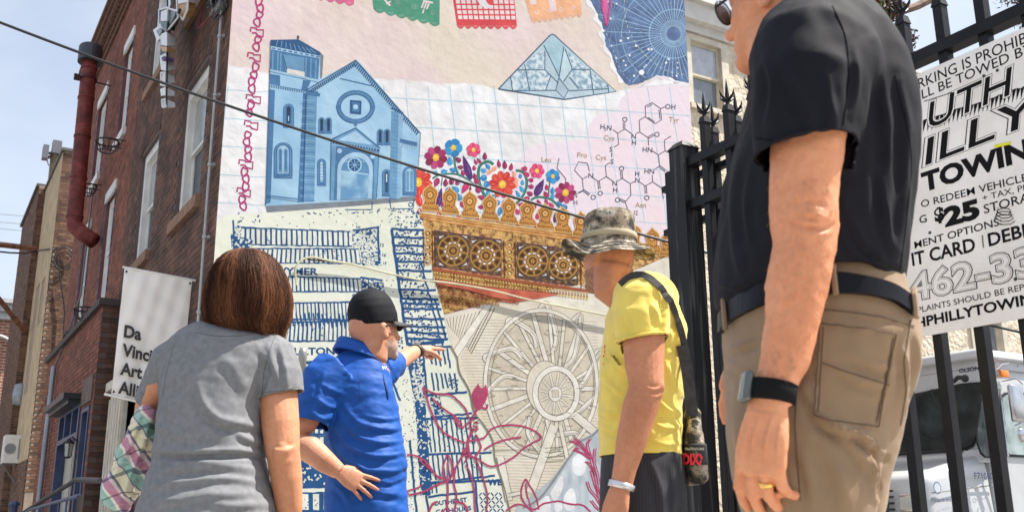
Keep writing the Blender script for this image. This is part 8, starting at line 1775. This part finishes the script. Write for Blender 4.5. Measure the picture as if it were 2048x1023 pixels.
bv = BVHTree.FromPolygons([Vector(v) for v in V], Fc)
def onsurf(px, py, lift=.001, bv=bv):
    d = Vector(ray(px, py)).normalized(); h = bv.ray_cast(Vector(CAM), d); p = h[0] if h[0] is not None else Vector(T(px, py, YN-.2)); n_ = h[1] if h[1] is not None else -d
    if n_.dot(d) > 0: n_ = -n_
    return np.array(p+n_*lift)
def seam(name, pts, m, r=.0007, closed=False, par=tro):
    mb = MB(); Q = []
    for a, b in zip(pts, pts[1:]): Q += [onsurf(a[0]+(b[0]-a[0])*t, a[1]+(b[1]-a[1])*t) for t in np.linspace(0, 1, 9)[:-1]]
    Q.append(onsurf(*pts[-1])); mb.tube(Q, r, 5); return mb.put(name, m, par)
st_m = mat('brown_stitching', (.10, .062, .036), rough=.8)
for pts in ([(1640, 646), (1637, 700), (1632, 770), (1628, 828), (1660, 840), (1757, 852), (1768, 790), (1782, 720), (1792, 668), (1740, 657), (1640, 646)], [(1647, 653), (1643, 710), (1636, 822)], [(1785, 675), (1775, 740), (1752, 845)], [(1645, 725), (1690, 742), (1778, 770)], [(1630, 617), (1700, 624), (1760, 633), (1828, 652)], [(1820, 640), (1808, 720), (1812, 780), (1800, 850)], [(1600, 640), (1596, 720), (1590, 850), (1600, 1000)]): seam('stitching', pts, st_m)
# belt and loops
for name, rr, m, off in (('belt', [(545, .0), (588, 0)], mat('black_leather', (.006, .006, .009), rough=.3, var=.2, vscale=20, spec=.14), .010), ):
    Qt, Qb = [], []
    T_ = [(1790+30, 600), (1805, 588), (1780, 572), (1740, 559), (1700, 552), (1657, 549), (1600, 552), (1550, 562), (1510, 578), (1480, 596), (1460, 612), (1447, 630)]
    for x, y in curve(T_, 4): Qt.append(onsurf(x, y, off)); Qb.append(onsurf(x, y+np.interp(x, [1445, 1500, 1657, 1820], [34, 40, 40, 30]), off))
    n = len(Qt); ctr = T(1632, 580, YN); th = [(ctr[k]-np.array(Qt)[:, k]).mean() for k in range(3)]
    inn = lambda q: q+nrm(np.array([ctr[0]-q[0], ctr[1]-q[1], 0]))*.012
    # carry the belt on round the far side of the waist
    a0, a1 = Qt[0], Qt[-1]; hw_b = Qt[0][2]-Qb[0][2]
    for t in np.linspace(0, 1, 16)[1:-1]:
        an = math.pi*t; zz = a1[2]*(1-t)+a0[2]*t; x_ = ctr[0]-abs(a0[0]-a1[0])/2*math.cos(an)*1.0; y_ = ctr[1]+.17*math.sin(an); p = np.array([x_, y_, zz]); Qt.append(p); Qb.append(p-Z*.036)
    n = len(Qt); V_ = Qt+Qb+[inn(q) for q in Qt]+[inn(q) for q in Qb]; F_ = []
    for i in range(n): j = (i+1) % n; F_ += [(i, j, n+j, n+i), (j, i, 2*n+i, 2*n+j), (n+i, n+j, 3*n+j, 3*n+i)]
    put('belt', V_, F_, m, nm_, smooth=False)
for x, y in ((1664, 542), (1812, 588), (1462, 606)):
    mb = MB(); Q = [onsurf(x+dx, y+k, .013) for k, dx in ((-4, 0), (10, 1), (30, 3), (52, 5))]; mb.tube(Q, [.0045]*4, 6); mb.put('belt_loop', kh, tro)
for x_, y_ in ((xc(1600, 1000), YN-.12), (xc(1690, 1000)+.02, YN+.10)): shoe(nm_, (x_-.0, y_), (-1, .35, 0), mat('brown_leather', (.09, .045, .025)), 1.08)
# wrist watch and ring
ax_ = nrm(T(1541, 805, YA)-T(1546, 765, YA)); u0 = nrm(np.cross(ax_, (0, 1, 0))); w0 = np.cross(ax_, u0); q0 = T(1543, 783, YA)
if u0[0] > 0: u0 = -u0; w0 = -w0
mb = MB(); mb.loft([ring(q0+ax_*t, u0*k, w0*k, 40) for t, k in ((-.0145, .0318), (-.013, .0352), (.013, .0348), (.0145, .0312))]); wt = mb.put('smart_watch', mat('black_watch_strap', (.01, .01, .011), rough=.8, var=.1, spec=.1), nm_, smooth=True)
mb = MB(); c = q0+u0*.036-w0*.006*0; mb.box(c, u0*.0065, w0*.0185, ax_*.022); bev(mb.put('watch_case', mat('space_grey', (.14, .15, .15), metal=.8, rough=.3), wt), .006, 4)
mb = MB(); mb.box(c+u0*.0068, u0*.0012, w0*.0155, ax_*.019); bev(mb.put('watch_glass', mat('watch_glass', (.22, .26, .24), rough=.06, spec=1), wt), .0008, 2)
P = jn[2]; a_, b_ = P[1], P[2]; e = nrm(b_-a_); q0 = a_+(b_-a_)*.45; uu = nrm(np.cross(e, Z)); ww = np.cross(e, uu)
mb = MB(); mb.loft([ring(q0+e*t, uu*k, ww*k, 24) for t, k in ((-.0035, .0108), (-.003, .0124), (.003, .0124), (.0035, .0108))]); mb.put('ring', mat('gold', (.85, .55, .16), metal=1, rough=.25), nm_, smooth=True)
